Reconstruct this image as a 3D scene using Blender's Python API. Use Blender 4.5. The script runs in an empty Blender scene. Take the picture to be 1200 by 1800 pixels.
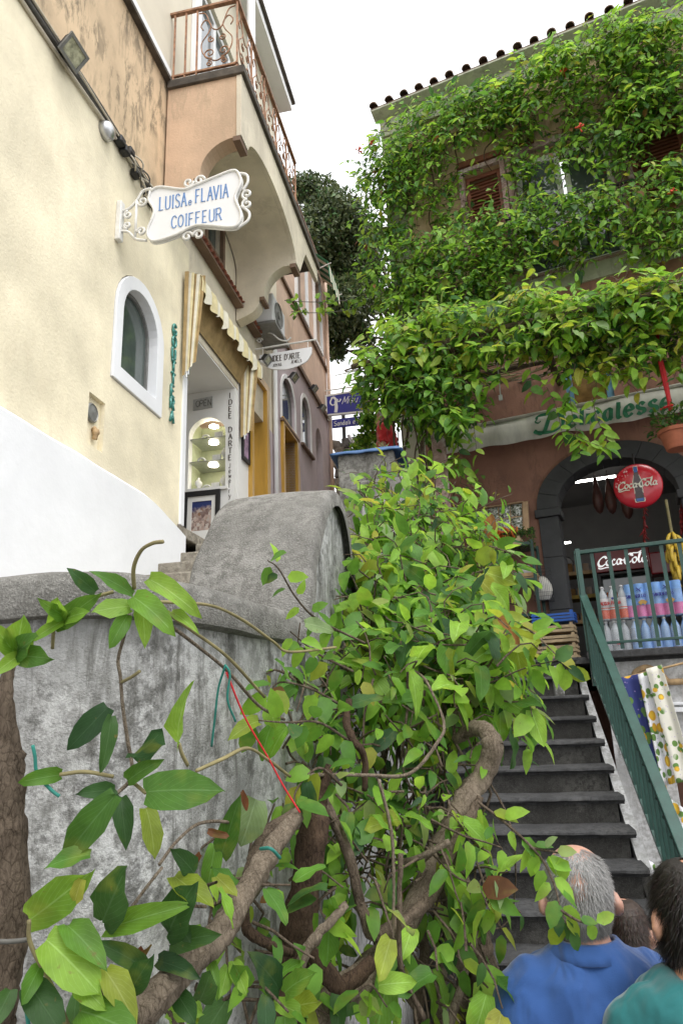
import bpy, bmesh, math, random
import numpy as np
from mathutils import Vector, Matrix, noise as mnoise
from mathutils.geometry import tessellate_polygon

random.seed(7); RNG = np.random.default_rng(7)
scene = bpy.context.scene
COL = scene.collection

# ------------------------------------------------------------------ camera
CZ = 2.10                                  # camera height above the street
F = 1200.0                                 # focal length in photo pixels (1800 high)
PITCH = math.radians(15.9); ROLL = math.radians(2.3)
_fw = np.array([0, math.cos(PITCH), math.sin(PITCH)])
_r0 = np.array([1.0, 0, 0]); _u0 = np.cross(_r0, _fw)
_R = math.cos(ROLL)*_r0 - math.sin(ROLL)*_u0
_U = math.sin(ROLL)*_r0 + math.cos(ROLL)*_u0
cam_d = bpy.data.cameras.new('camera'); cam = bpy.data.objects.new('camera', cam_d)
COL.objects.link(cam)
m = Matrix.Identity(4)
for i in range(3):
    m[i][0] = _R[i]; m[i][1] = _U[i]; m[i][2] = -_fw[i]
m.translation = (0, 0, CZ)
cam.matrix_world = m
cam_d.sensor_fit = 'VERTICAL'; cam_d.sensor_height = 36.0; cam_d.sensor_width = 24.0
cam_d.lens = 36.0*F/1800.0
cam_d.clip_start = 0.05; cam_d.clip_end = 800
scene.camera = cam

# ------------------------------------------------------------------ sky, sun, exposure
SUN_EL, SUN_AZ = 62.0, 150.0               # high sun behind an even white overcast
world = bpy.data.worlds.new('World'); scene.world = world; world.use_nodes = True
wn, wl = world.node_tree.nodes, world.node_tree.links
wn.clear()
w_out = wn.new('ShaderNodeOutputWorld'); w_bg = wn.new('ShaderNodeBackground')
w_sky = wn.new('ShaderNodeTexSky'); w_sky.sky_type = 'NISHITA'; w_sky.sun_disc = False
w_sky.sun_elevation = math.radians(SUN_EL); w_sky.sun_rotation = math.radians(SUN_AZ)
w_sky.air_density = 1.6; w_sky.dust_density = 6.0; w_sky.ozone_density = 1.0
w_hs = wn.new('ShaderNodeHueSaturation'); w_hs.inputs['Saturation'].default_value = 0.10
w_mix = wn.new('ShaderNodeMix'); w_mix.data_type = 'RGBA'
w_mix.inputs['Factor'].default_value = 0.65
w_mix.inputs['B'].default_value = (8.6, 8.75, 9.0, 1)   # even cloud layer
wl.new(w_sky.outputs[0], w_hs.inputs['Color']); wl.new(w_hs.outputs[0], w_mix.inputs['A'])
wl.new(w_mix.outputs['Result'], w_bg.inputs['Color']); wl.new(w_bg.outputs[0], w_out.inputs['Surface'])
w_bg.inputs['Strength'].default_value = 0.132
sun_d = bpy.data.lights.new('sun', 'SUN'); sun_d.energy = 0.9; sun_d.angle = math.radians(35)
sun_d.color = (1.0, 0.97, 0.92)
sun = bpy.data.objects.new('sun', sun_d); COL.objects.link(sun)
_az, _el = math.radians(SUN_AZ), math.radians(SUN_EL)
_sd = Vector((math.sin(_az)*math.cos(_el), math.cos(_az)*math.cos(_el), math.sin(_el)))
sun.rotation_euler = _sd.to_track_quat('Z', 'Y').to_euler(); sun.location = (0, 0, 30)
vs = scene.view_settings
vs.view_transform = 'Standard'; vs.look = 'None'; vs.gamma = 1.0; vs.exposure = 0.95
try: vs.use_curve_mapping = False
except Exception: pass
scene.cycles.max_bounces = 8; scene.cycles.transparent_max_bounces = 16
scene.cycles.use_denoising = True

# ------------------------------------------------------------------ frames of the place
YAW = math.radians(10.8)
SV = np.array([math.sin(YAW), math.cos(YAW), 0]); NV = np.array([math.cos(YAW), -math.sin(YAW), 0])
CAM = np.array([0, 0, CZ])
def SN(s, n, z):                            # along the lane, across it, height from eye level
    p = s*SV + n*NV; return Vector((p[0], p[1], z+CZ))
_a = math.radians(66)
FL = np.array([-math.sin(_a), math.cos(_a), 0]); FN = np.array([-math.cos(_a), -math.sin(_a), 0])
B0 = np.array([2.418, 8.0, 0.0])
def DL(a, o, z):                            # along the delicatessen front, out from it, height from eye level
    p = B0 + a*FL + o*FN; return Vector((p[0], p[1], z+CZ))
def ray(x, y): return _fw + (x-600)/F*_R - (y-900)/F*_U
def _hit(x, y, n, k):
    d = ray(x, y); t = k/(d @ n); p = d*t; return Vector((p[0], p[1], p[2]+CZ))
def pxn(x, y, n): return _hit(x, y, NV, n)
def pxs(x, y, s): return _hit(x, y, SV, s)
def pxo(x, y, o): return _hit(x, y, FN, B0 @ FN + o)
def pxd(x, y, d): p = ray(x, y)*d; return Vector((p[0], p[1], p[2]+CZ))
def to_sn(P): v = np.array(P) - CAM; return v @ SV, v @ NV, v[2]
def to_dl(P): v = np.array(P) - CAM - B0; return v @ FL, v @ FN, v[2]

# ------------------------------------------------------------------ mesh helpers
WL = {}
class MB:
    def __init__(s): s.v = []; s.f = []; s.m = []; s.cur = 0
    def add(s, vs, fs):
        o = len(s.v); s.v += [tuple(v) for v in vs]; s.f += [tuple(i+o for i in f) for f in fs]; s.m += [s.cur]*len(fs); return s
    def box8(s, p):
        return s.add(p, [(0,3,2,1),(4,5,6,7),(0,1,5,4),(1,2,6,5),(2,3,7,6),(3,0,4,7)])
    def box(s, fr, a0, a1, b0, b1, c0, c1):
        return s.box8([fr(a,b,c) for c in (c0,c1) for a,b in ((a0,b0),(a1,b0),(a1,b1),(a0,b1))])
    def prism(s, fn, outer, t0, t1, holes=()):
        loops = [list(outer)] + [list(h) for h in holes]
        flat = [p for l in loops for p in l]; n = len(flat)
        tris = tessellate_polygon([[Vector((p[0], p[1], 0)) for p in l] for l in loops])
        vs = [fn(p[0], p[1], t0) for p in flat] + [fn(p[0], p[1], t1) for p in flat]
        fs = [tuple(t) for t in tris] + [tuple(i+n for i in reversed(t)) for t in tris]
        o = 0
        for l in loops:
            k = len(l)
            for i in range(k):
                j = (i+1) % k; fs.append((o+i, o+j, o+j+n, o+i+n))
            o += k
        return s.add(vs, fs)
    def tube(s, pts, rad, seg=8, cap=True, jit=0.0):
        pts = [Vector(p) for p in pts]; n = len(pts)
        if not hasattr(rad, '__len__'): rad = [rad]*n
        vs = []; fs = []; up = None
        for i, p in enumerate(pts):
            t = (pts[min(i+1,n-1)] - pts[max(i-1,0)])
            if t.length < 1e-9: t = Vector((0,0,1))
            t.normalize()
            if up is None:
                up = t.orthogonal().normalized()
            else:
                up = (up - t*up.dot(t))
                up = up.normalized() if up.length > 1e-6 else t.orthogonal().normalized()
            b = t.cross(up)
            for k in range(seg):
                a = 2*math.pi*k/seg
                r = rad[i]*(1 + (jit*mnoise.noise(Vector((p.x*9+k*1.7, p.y*9, p.z*9))) if jit else 0))
                vs.append(p + (up*math.cos(a) + b*math.sin(a))*r)
        for i in range(n-1):
            for k in range(seg):
                k2 = (k+1) % seg
                fs.append((i*seg+k, i*seg+k2, (i+1)*seg+k2, (i+1)*seg+k))
        if cap:
            fs.append(tuple(range(seg-1,-1,-1))); fs.append(tuple((n-1)*seg+k for k in range(seg)))
        return s.add(vs, fs)
    def lathe(s, base, prof, seg=20, axis=None, squash=1.0):
        """prof = [(radius, height)], around a vertical (or given) axis at base"""
        base = Vector(base); ax = Vector((0,0,1) if axis is None else axis).normalized(); u = ax.orthogonal().normalized(); w = ax.cross(u)
        vs = []; fs = []; n = len(prof)
        for r, h in prof:
            for k in range(seg):
                a = 2*math.pi*k/seg; vs.append(base + ax*h + u*(math.cos(a)*r) + w*(math.sin(a)*r*squash))
        for i in range(n-1):
            for k in range(seg):
                k2 = (k+1) % seg; fs.append((i*seg+k, i*seg+k2, (i+1)*seg+k2, (i+1)*seg+k))
        fs.append(tuple(range(seg-1,-1,-1))); fs.append(tuple((n-1)*seg+k for k in range(seg)))
        return s.add(vs, fs)
    def grid(s, rows, closed=False):
        n = len(rows); k = len(rows[0]); fs = []
        for i in range(n-1):
            for j in range(k if closed else k-1):
                j2 = (j+1) % k; fs.append((i*k+j, i*k+j2, (i+1)*k+j2, (i+1)*k+j))
        return s.add([p for r in rows for p in r], fs)
    def build(s, name, mat, parent=None, smooth=False, bevel=0, seg=2, solid=0, recalc=True, auto=None):
        vs = np.array([tuple(v) for v in s.v], dtype=float)
        lo, hi = vs.min(0), vs.max(0); org = np.array([(lo[0]+hi[0])/2, (lo[1]+hi[1])/2, lo[2]])
        me = bpy.data.meshes.new(name); me.from_pydata((vs-org).tolist(), [], s.f)
        mats = mat if isinstance(mat, (list, tuple)) else [mat]
        for q in mats: me.materials.append(q)
        if any(s.m): me.polygons.foreach_set('material_index', s.m)
        if recalc:
            bm = bmesh.new(); bm.from_mesh(me); bmesh.ops.recalc_face_normals(bm, faces=bm.faces); bm.to_mesh(me); bm.free()
        if smooth: me.polygons.foreach_set('use_smooth', [True]*len(me.polygons))
        if auto is not None:
            me.polygons.foreach_set('use_smooth', [True]*len(me.polygons))
            try: me.set_sharp_from_angle(angle=math.radians(auto))
            except Exception: pass
        o = bpy.data.objects.new(name, me); COL.objects.link(o)
        place(o, org, parent)
        if solid:
            q = o.modifiers.new('solid', 'SOLIDIFY'); q.thickness = solid; q.offset = 0
        if bevel:
            q = o.modifiers.new('bevel', 'BEVEL'); q.width = bevel; q.segments = seg; q.limit_method = 'ANGLE'; q.angle_limit = math.radians(35)
        return o
def place(o, org, parent):
    WL[o.name] = np.array(org, float)
    if parent is not None:
        o.parent = parent; o.location = np.array(org) - WL[parent.name]
    else: o.location = org
def tag(o, label=None, cat=None, group=None, kind=None):
    if label: o['label'] = label
    if cat: o['category'] = cat
    if group: o['group'] = group
    if kind: o['kind'] = kind
    return o
def thing(name, loc, label, cat, group=None):
    e = bpy.data.objects.new(name, None); e.empty_display_size = 0.1; COL.objects.link(e)
    e.location = loc; WL[e.name] = np.array(loc, float)
    return tag(e, label, cat, group)
def struct(o): o['kind'] = 'structure'; return o
def copy_part(src, parent, M):
    """a copy of a mesh part, placed by a world matrix"""
    c = src.copy(); COL.objects.link(c); c.parent = parent
    c.matrix_parent_inverse = Matrix.Identity(4)
    c.matrix_basis = Matrix.Translation(-Vector(WL[parent.name])) @ M
    WL[c.name] = np.array(M.translation); return c
def data_part(name, mesh, parent, M):
    o = bpy.data.objects.new(name, mesh); COL.objects.link(o); o.parent = parent
    o.matrix_basis = Matrix.Translation(-Vector(WL[parent.name])) @ M
    WL[o.name] = np.array(M.translation); return o
def mesh_of(mb, name, mat, smooth=True):
    me = bpy.data.meshes.new(name); me.from_pydata([tuple(v) for v in mb.v], [], mb.f)
    for q in (mat if isinstance(mat, (list, tuple)) else [mat]): me.materials.append(q)
    if any(mb.m): me.polygons.foreach_set('material_index', mb.m)
    if smooth: me.polygons.foreach_set('use_smooth', [True]*len(me.polygons))
    return me
def catmull(pts, n=8):
    P = [Vector(p) for p in pts]; P = [P[0]*2-P[1]] + P + [P[-1]*2-P[-2]]; out = []
    for i in range(1, len(P)-2):
        a, b, c, d = P[i-1:i+3]
        for k in range(n):
            t = k/n; out.append(0.5*((2*b) + (c-a)*t + (2*a-5*b+4*c-d)*t*t + (3*b-a-3*c+d)*t**3))
    out.append(P[-2]); return out
def lerp_list(vals, n):
    x = np.linspace(0, len(vals)-1, n); return list(np.interp(x, range(len(vals)), vals))
def arc(cx, cy, rx, ry, a0, a1, n):
    return [(cx + rx*math.cos(math.radians(a0+(a1-a0)*i/n)), cy + ry*math.sin(math.radians(a0+(a1-a0)*i/n))) for i in range(n+1)]
def arch_loop(x0, x1, z0, zs, zt, n=14):
    c = (x0+x1)/2; r = (x1-x0)/2
    return [(x0, z0), (x1, z0)] + arc(c, zs, r, zt-zs, 0, 180, n)
def spiral(cx, cy, r0, r1, a0, turns, n=18):
    out = []
    for i in range(n+1):
        t = i/n; r = r0 + (r1-r0)*t; a = math.radians(a0) + turns*2*math.pi*t
        out.append((cx + r*math.cos(a), cy + r*math.sin(a)))
    return out

# ------------------------------------------------------------------ materials
def _nt(name):
    mt = bpy.data.materials.new(name); mt.use_nodes = True
    nt = mt.node_tree; return mt, nt, nt.nodes['Principled BSDF']
def _pos(nt, scale=(1,1,1)):
    g = nt.nodes.new('ShaderNodeNewGeometry'); mp = nt.nodes.new('ShaderNodeMapping')
    mp.inputs['Scale'].default_value = scale; nt.links.new(g.outputs['Position'], mp.inputs['Vector']); return mp.outputs[0]
def _noise(nt, vec, scale, detail=5, rough=.6, dist=0):
    t = nt.nodes.new('ShaderNodeTexNoise'); t.inputs['Scale'].default_value = scale
    t.inputs['Detail'].default_value = detail; t.inputs['Roughness'].default_value = rough; t.inputs['Distortion'].default_value = dist
    nt.links.new(vec, t.inputs['Vector']); return t.outputs['Fac']
def _ramp(nt, fac, stops):
    r = nt.nodes.new('ShaderNodeValToRGB'); e = r.color_ramp.elements
    while len(e) > 1: e.remove(e[-1])
    e[0].position = stops[0][0]; e[0].color = (*stops[0][1], 1) if hasattr(stops[0][1], '__len__') else (stops[0][1],)*3+(1,)
    for p, c in stops[1:]:
        q = e.new(p); q.color = (*c, 1) if hasattr(c, '__len__') else (c, c, c, 1)
    nt.links.new(fac, r.inputs['Fac']); return r.outputs['Color']
def _mix(nt, fac, a, b, mode='MIX'):
    x = nt.nodes.new('ShaderNodeMix'); x.data_type = 'RGBA'; x.blend_type = mode
    for sock, val in (('Factor', fac), ('A', a), ('B', b)):
        i = x.inputs[sock]
        if sock == 'Factor': i = x.inputs[0]
        if hasattr(val, 'is_linked') or hasattr(val, 'links'): nt.links.new(val, i)
        elif sock == 'Factor': i.default_value = val
        else: i.default_value = (*val, 1)
    return x.outputs['Result']
def _bump(nt, bsdf, fac, strength, dist=.01):
    b = nt.nodes.new('ShaderNodeBump'); b.inputs['Strength'].default_value = strength; b.inputs['Distance'].default_value = dist
    nt.links.new(fac, b.inputs['Height']); nt.links.new(b.outputs[0], bsdf.inputs['Normal'])
def mat(name, c, rough=.8, var=.12, scale=4., bump=.15, bscale=60., c2=None, metal=0., spec=.5, emit=None, estr=0., alpha=1., trans=0., stretch=(1,1,1), lo=.35, hi=.65, coat=0):
    mt, nt, b = _nt(name)
    b.inputs['Roughness'].default_value = rough; b.inputs['Metallic'].default_value = metal
    b.inputs['Specular IOR Level'].default_value = spec
    if coat: b.inputs['Coat Weight'].default_value = coat; b.inputs['Coat Roughness'].default_value = .08
    pos = _pos(nt, stretch)
    if var or c2:
        f = _noise(nt, pos, scale)
        a = tuple(max(0, x*(1-var)) for x in c); d = c2 or tuple(min(1, x*(1+var)) for x in c)
        col = _ramp(nt, f, [(lo, a), (hi, d)]); nt.links.new(col, b.inputs['Base Color'])
    else: b.inputs['Base Color'].default_value = (*c, 1)
    if bump: _bump(nt, b, _noise(nt, pos, bscale, 3), bump)
    if emit: b.inputs['Emission Color'].default_value = (*emit, 1); b.inputs['Emission Strength'].default_value = estr
    if trans: b.inputs['Transmission Weight'].default_value = trans
    if alpha < 1: b.inputs['Alpha'].default_value = alpha
    return mt
# ------------------------------------------------------------------ the materials of this place
def weathered(name, base, dark, moss=.5, pale=None, speck=0.0, streak=.6, bump=.6):
    """whitewash or cement gone grey and black: blotches, vertical runs, grain"""
    mt, nt, b = _nt(name); b.inputs['Roughness'].default_value = .92; b.inputs['Specular IOR Level'].default_value = .2
    p = _pos(nt); pv = _pos(nt, (1, 1, .14))
    big = _noise(nt, p, 2.6, 6, .68, .4); fine = _noise(nt, p, 26, 6, .72); run = _noise(nt, pv, 14, 6, .7, .3); grain = _noise(nt, p, 180, 3, .6)
    c = _ramp(nt, big, [(.32, tuple(x*.55 for x in base)), (.5, base), (.66, pale or tuple(min(.9, x*1.2) for x in base))])
    mix1 = _ramp(nt, fine, [(.46, 0.), (.58, 1.)])
    c = _mix(nt, mix1, c, tuple((x+y)/2 for x, y in zip(base, dark)))
    f = nt.nodes.new('ShaderNodeMath'); f.operation = 'MULTIPLY'
    nt.links.new(_ramp(nt, run, [(.52, 0.), (.62, 1.)]), f.inputs[0]); f.inputs[1].default_value = streak
    c = _mix(nt, f.outputs[0], c, dark)
    f2 = nt.nodes.new('ShaderNodeMath'); f2.operation = 'MULTIPLY'
    nt.links.new(_ramp(nt, _noise(nt, p, 7, 8, .75), [(.53, 0.), (.60, 1.)]), f2.inputs[0]); f2.inputs[1].default_value = moss
    c = _mix(nt, f2.outputs[0], c, tuple(x*.6 for x in dark))
    if speck:
        c = _mix(nt, _ramp(nt, grain, [(.52, 0.), (.66, speck)]), c, (.42, .41, .38))
    nt.links.new(c, b.inputs['Base Color'])
    a = nt.nodes.new('ShaderNodeMath'); a.operation = 'ADD'; nt.links.new(fine, a.inputs[0]); nt.links.new(grain, a.inputs[1])
    _bump(nt, b, a.outputs[0], bump, .012); return mt
def stained(name, base, dark, amt=.8):
    mt, nt, b = _nt(name); b.inputs['Roughness'].default_value = .9
    p = _pos(nt); pv = _pos(nt, (1, 1, .3))
    c = _ramp(nt, _noise(nt, p, 1.7, 5), [(.35, tuple(x*.86 for x in base)), (.65, tuple(min(.9, x*1.14) for x in base))])
    f = nt.nodes.new('ShaderNodeMath'); f.operation = 'MULTIPLY'
    nt.links.new(_ramp(nt, _noise(nt, pv, 9, 9, .78, .5), [(.47, 0.), (.57, 1.)]), f.inputs[0])
    nt.links.new(_ramp(nt, _noise(nt, p, 1.3, 3), [(.40, 0.), (.56, amt)]), f.inputs[1])
    c = _mix(nt, f.outputs[0], c, dark); nt.links.new(c, b.inputs['Base Color'])
    _bump(nt, b, _noise(nt, p, 45, 4), .35, .01); return mt
def bark(name, c1, c2):
    mt, nt, b = _nt(name); b.inputs['Roughness'].default_value = .95; b.inputs['Specular IOR Level'].default_value = .15
    p = _pos(nt, (1, 1, .45)); n1 = _noise(nt, p, 85, 8, .8, 1.2); g = _noise(nt, _pos(nt), 14, 4)
    vo = nt.nodes.new('ShaderNodeTexVoronoi'); vo.feature = 'DISTANCE_TO_EDGE'; vo.inputs['Scale'].default_value = 95; nt.links.new(p, vo.inputs['Vector'])
    vm = nt.nodes.new('ShaderNodeMath'); vm.operation = 'MULTIPLY'; nt.links.new(_ramp(nt, vo.outputs['Distance'], [(0., .78), (.08, 1.)]), vm.inputs[0]); nt.links.new(n1, vm.inputs[1]); v = vm.outputs[0]
    c = _ramp(nt, v, [(.34, c1), (.60, c2)]); c = _mix(nt, _ramp(nt, g, [(.5, 0.), (.7, .5)]), c, tuple(x*1.35 for x in c2))
    nt.links.new(c, b.inputs['Base Color']); _bump(nt, b, v, .9, .012); return mt
def leafmat(name, trans=.42, veins=True, rough=.5):
    mt, nt, b = _nt(name); N = nt.nodes
    at = N.new('ShaderNodeAttribute'); at.attribute_name = 'lc'
    col = at.outputs['Color']
    if veins:
        uv = N.new('ShaderNodeUVMap'); uv.uv_map = 'uv'; sp = N.new('ShaderNodeSeparateXYZ'); nt.links.new(uv.outputs[0], sp.inputs[0])
        ab = N.new('ShaderNodeMath'); ab.operation = 'ABSOLUTE'; nt.links.new(sp.outputs[0], ab.inputs[0])
        mid = _ramp(nt, ab.outputs[0], [(.02, 1.), (.07, 0.)])
        q = N.new('ShaderNodeMath'); q.operation = 'MULTIPLY_ADD'; nt.links.new(ab.outputs[0], q.inputs[0]); q.inputs[1].default_value = -.55; nt.links.new(sp.outputs[1], q.inputs[2])
        w = N.new('ShaderNodeMath'); w.operation = 'MULTIPLY'; nt.links.new(q.outputs[0], w.inputs[0]); w.inputs[1].default_value = 7.0
        fr = N.new('ShaderNodeMath'); fr.operation = 'FRACT'; nt.links.new(w.outputs[0], fr.inputs[0])
        sv = _ramp(nt, fr.outputs[0], [(.0, .55), (.10, 0.), (.9, 0.), (1., .55)])
        ad = N.new('ShaderNodeMath'); ad.operation = 'MAXIMUM'; nt.links.new(mid, ad.inputs[0]); nt.links.new(sv, ad.inputs[1])
        sc = N.new('ShaderNodeMath'); sc.operation = 'MULTIPLY'; nt.links.new(ad.outputs[0], sc.inputs[0]); sc.inputs[1].default_value = .6
        hs = N.new('ShaderNodeHueSaturation'); hs.inputs['Value'].default_value = 1.55; hs.inputs['Saturation'].default_value = .8; nt.links.new(col, hs.inputs['Color'])
        col = _mix(nt, sc.outputs[0], col, hs.outputs[0])
        _bump(nt, b, ad.outputs[0], .25, .004)
    nz = _noise(nt, _pos(nt), 22, 4); sp_n = _noise(nt, _pos(nt), 55, 3, .6)
    col = _mix(nt, _ramp(nt, sp_n, [(.66, 0.), (.74, .7)]), col, (.16,.12,.03)); col = _mix(nt, _ramp(nt, _noise(nt, _pos(nt), 9, 3), [(.56, 0.), (.70, .45)]), col, (.24,.27,.04))
    hv = N.new('ShaderNodeHueSaturation'); nt.links.new(col, hv.inputs['Color'])
    nt.links.new(_ramp(nt, nz, [(.3, .78), (.7, 1.2)]), hv.inputs['Value']); col = hv.outputs[0]
    nt.links.new(col, b.inputs['Base Color']); b.inputs['Roughness'].default_value = rough; b.inputs['Specular IOR Level'].default_value = .3
    tr = N.new('ShaderNodeBsdfTranslucent'); br = N.new('ShaderNodeHueSaturation'); br.inputs['Value'].default_value = 1.9; br.inputs['Hue'].default_value = .485
    nt.links.new(col, br.inputs['Color']); nt.links.new(br.outputs[0], tr.inputs['Color'])
    mx = N.new('ShaderNodeMixShader'); mx.inputs[0].default_value = trans
    nt.links.new(b.outputs[0], mx.inputs[1]); nt.links.new(tr.outputs[0], mx.inputs[2])
    nt.links.new(mx.outputs[0], N['Material Output'].inputs['Surface']); return mt
def vcol(name, rough=.7, attr='lc', spec=.4):
    mt, nt, b = _nt(name); at = nt.nodes.new('ShaderNodeAttribute'); at.attribute_name = attr
    nt.links.new(at.outputs['Color'], b.inputs['Base Color']); b.inputs['Roughness'].default_value = rough; b.inputs['Specular IOR Level'].default_value = spec; return mt
def glass(name, tint=(.75,.8,.8), rough=.03, alpha=.35):
    mt, nt, b = _nt(name); b.inputs['Base Color'].default_value = (*tint, 1); b.inputs['Roughness'].default_value = rough
    b.inputs['Specular IOR Level'].default_value = .9; b.inputs['Alpha'].default_value = alpha; return mt
M = {}
M['yellow'] = stained('cream_yellow_plaster', (.79,.715,.53), (.62,.54,.38), .22)
M['white'] = mat('white_paint', (.80,.80,.80), .8, .03, 3, .08, 50)
M['whitewash'] = mat('whitewash', (.80,.81,.83), .85, .05, 1.5, .25, 14)
M['stain'] = stained('stained_peach_plaster', (.60,.45,.29), (.20,.155,.10), .9)
M['peach'] = stained('peach_plaster', (.58,.41,.28), (.40,.30,.20), .5)
M['cream'] = stained('balcony_cream_plaster', (.68,.61,.48), (.45,.39,.30), .4)
M['upper'] = mat('upper_beige_plaster', (.66,.60,.48), .9, .05, 2, .1, 40)
M['lilac'] = mat('lilac_plaster', (.47,.40,.42), .9, .10, 2.2, .15, 40)
M['pink'] = stained('salmon_plaster', (.66,.49,.38), (.48,.34,.26), .5)
M['ochre'] = mat('ochre_varnished_wood', (.50,.29,.055), .35, .25, 5, .1, 30, stretch=(1,1,.15))
M['trim'] = mat('brown_trim', (.16,.10,.065), .8, .2, 5)
M['edge'] = mat('blackened_slab_edge', (.085,.07,.055), .9, .4, 8, .3, 40)
M['cement'] = weathered('cement_render', (.235,.228,.21), (.09,.085,.075), .35, (.30,.29,.27), .4, .12, .8)
M['oldwhite'] = weathered('weathered_whitewash', (.43,.43,.42), (.085,.082,.072), .65, (.62,.62,.62), 0, .7, .45)
M['dirtyshadewhite'] = weathered('dirty_shaded_whitewash', (.60,.60,.60), (.25,.24,.22), .3, (.72,.72,.72), 0, .3, .3)  # dirt blotches on whitewash, greyed to carry the shade it stands in
M['pillar'] = weathered('weathered_pillar', (.24,.235,.22), (.055,.05,.04), .5, (.32,.31,.29), .2, .5, .7)
M['stone'] = weathered('lane_step_stone', (.30,.27,.22), (.12,.10,.08), .2, (.40,.37,.31), .1, .2, .6)
M['lava'] = weathered('dark_lava_stone', (.072,.072,.074), (.026,.026,.026), .25, (.088,.087,.085), .04, .12, .35)
M['lavariser'] = weathered('dark_stone_riser', (.058,.056,.052), (.024,.023,.021), .35, (.088,.085,.078), .08, .3, .5)
M['greystone'] = mat('grey_stone_arch', (.055,.056,.058), .85, .18, 5, .2, 60)
M['terra'] = stained('terracotta_plaster', (.30,.155,.11), (.15,.085,.065), .5)
M['deliup'] = stained('tan_plaster', (.52,.37,.24), (.27,.17,.10), .7)
M['sage'] = stained('sage_plaster', (.42,.43,.33), (.20,.20,.15), .6)
M['render'] = mat('street_paving', (.16,.155,.15), .9, .2, 3, .3, 30)
M['lane'] = M['stone']
M['green'] = mat('dark_green_paint', (.022,.066,.053), .42, .18, 9, .12, 50)
M['greenlit'] = M['green']
M['rust'] = mat('rusty_bronze_iron', (.30,.155,.085), .62, .35, 18, .2, 60, metal=.25)
M['whiteiron'] = mat('white_painted_iron', (.70,.69,.66), .5, .08, 20, .1, 60)
M['signwhite'] = mat('sign_white', (.74,.74,.75), .45, .03, 4, .03, 40)
M['blueletter'] = mat('faded_blue_paint', (.13,.25,.50), .6, .12, 30, 0)
M['brownletter'] = mat('dark_sign_paint', (.10,.085,.075), .6, .1, 30, 0)
M['turq'] = mat('turquoise_glazed_ceramic', (.045,.235,.205), .3, .35, 40, .2, 60, coat=.3)
M['navy'] = mat('navy_sign', (.022,.025,.25), .4, .05, 6, 0)
M['silver'] = mat('silver_metal', (.55,.56,.57), .35, .1, 20, .1, 60, metal=.8)
M['darkmetal'] = mat('dark_metal', (.035,.035,.036), .5, .2, 20, .1, 60, metal=.4)
M['greymetal'] = mat('grey_painted_metal', (.22,.22,.21), .5, .15, 20, .1, 60, metal=.3)
M['cable'] = mat('grey_cable', (.10,.095,.085), .7, .2, 20, 0)
M['cablelight'] = mat('pale_conduit', (.50,.45,.36), .7, .1, 20, 0)
M['black'] = mat('black_plastic', (.012,.012,.013), .5, .1, 20, 0)
M['rubber'] = M['black']
M['winglass'] = mat('window_glass', (.075,.095,.088), .06, .25, 3, 0, spec=.9)
M['skyglass'] = mat('upper_window_glass', (.10,.12,.13), .03, 0, 1, 0, spec=1.0)
M['wood'] = mat('crate_wood', (.40,.27,.14), .8, .25, 14, .25, 60, stretch=(1,1,.3))
M['woodpale'] = mat('pale_crate_wood', (.55,.42,.26), .8, .18, 14, .2, 60)
M['shutter'] = mat('brown_shutter_paint', (.19,.065,.035), .6, .2, 12, .1, 60)
M['pinkframe'] = weathered('peeling_frame_paint', (.42,.30,.27), (.16,.09,.08), .3, (.60,.55,.52), 0, .2, .4)
M['tile'] = weathered('old_roof_tile', (.23,.15,.11), (.07,.06,.05), .5, (.34,.27,.2), 0, .2, .6)
M['tilered'] = mat('terracotta_tile', (.33,.12,.075), .85, .3, 18, .3, 60)
M['awn'] = mat('faded_awning_canvas', (.62,.60,.54), .85, .18, 5, .12, 50, stretch=(1,1,.3))
M['awny'] = mat('yellow_awning_canvas', (.68,.59,.34), .85, .12, 10, .12, 60)
M['awnw'] = mat('cream_awning_canvas', (.72,.68,.55), .85, .1, 10, .12, 60)
M['awno'] = mat('ochre_stripe_and_shade', (.36,.25,.11), .85, .2, 10, .12, 60)
M['awngreen'] = mat('green_awning_stripe', (.05,.22,.11), .85, .12, 10, .1, 60)
M['delgreen'] = mat('green_sign_paint', (.02,.16,.075), .7, .2, 25, 0)
M['red'] = mat('red_sign_plastic', (.55,.012,.03), .25, .06, 10, 0, coat=.4)
M['redcord'] = mat('red_fabric_cord', (.60,.02,.03), .6, .15, 30, .1, 80)
M['cream_letter'] = mat('cream_lettering', (.75,.72,.62), .5, .05, 20, 0)
M['cola'] = mat('brown_glass_print', (.035,.010,.008), .2, .3, 20, 0)
M['bluecap'] = mat('blue_print', (.03,.12,.38), .3, .1, 20, 0)
M['pot'] = mat('terracotta_pot', (.36,.115,.06), .85, .15, 12, .15, 60)
M['redpot'] = mat('red_plastic_pot', (.55,.07,.035), .5, .1, 12, .05, 60)
M['bluecover'] = mat('blue_tarpaulin', (.05,.12,.27), .55, .12, 10, .15, 30)
M['bluebox'] = mat('blue_plastic', (.02,.12,.50), .4, .1, 10, .05, 40)
M['string_g'] = mat('green_string', (.02,.19,.15), .7, .2, 30, 0)
M['bark1'] = bark('vine_bark', (.05,.036,.025), (.20,.155,.115))
M['bark2'] = bark('pale_vine_bark', (.085,.065,.045), (.27,.22,.165))
M['bark3'] = bark('dark_vine_bark', (.03,.02,.014), (.115,.075,.05))
M['stem'] = mat('young_vine_stem', (.20,.17,.075), .7, .25, 20, .2, 60)
M['leaf'] = leafmat('vine_leaf')
M['leaff'] = leafmat('vine_leaf_far', .45, False, .5)
M['treeleaf'] = leafmat('evergreen_leaf', .15, False, .5)
M['soil'] = mat('soil', (.05,.038,.028), .95, .3, 12, .5, 40)
M['inner'] = mat('shop_inner_wall', (.30,.30,.30), .9, .08, 3, .05, 40)
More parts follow.
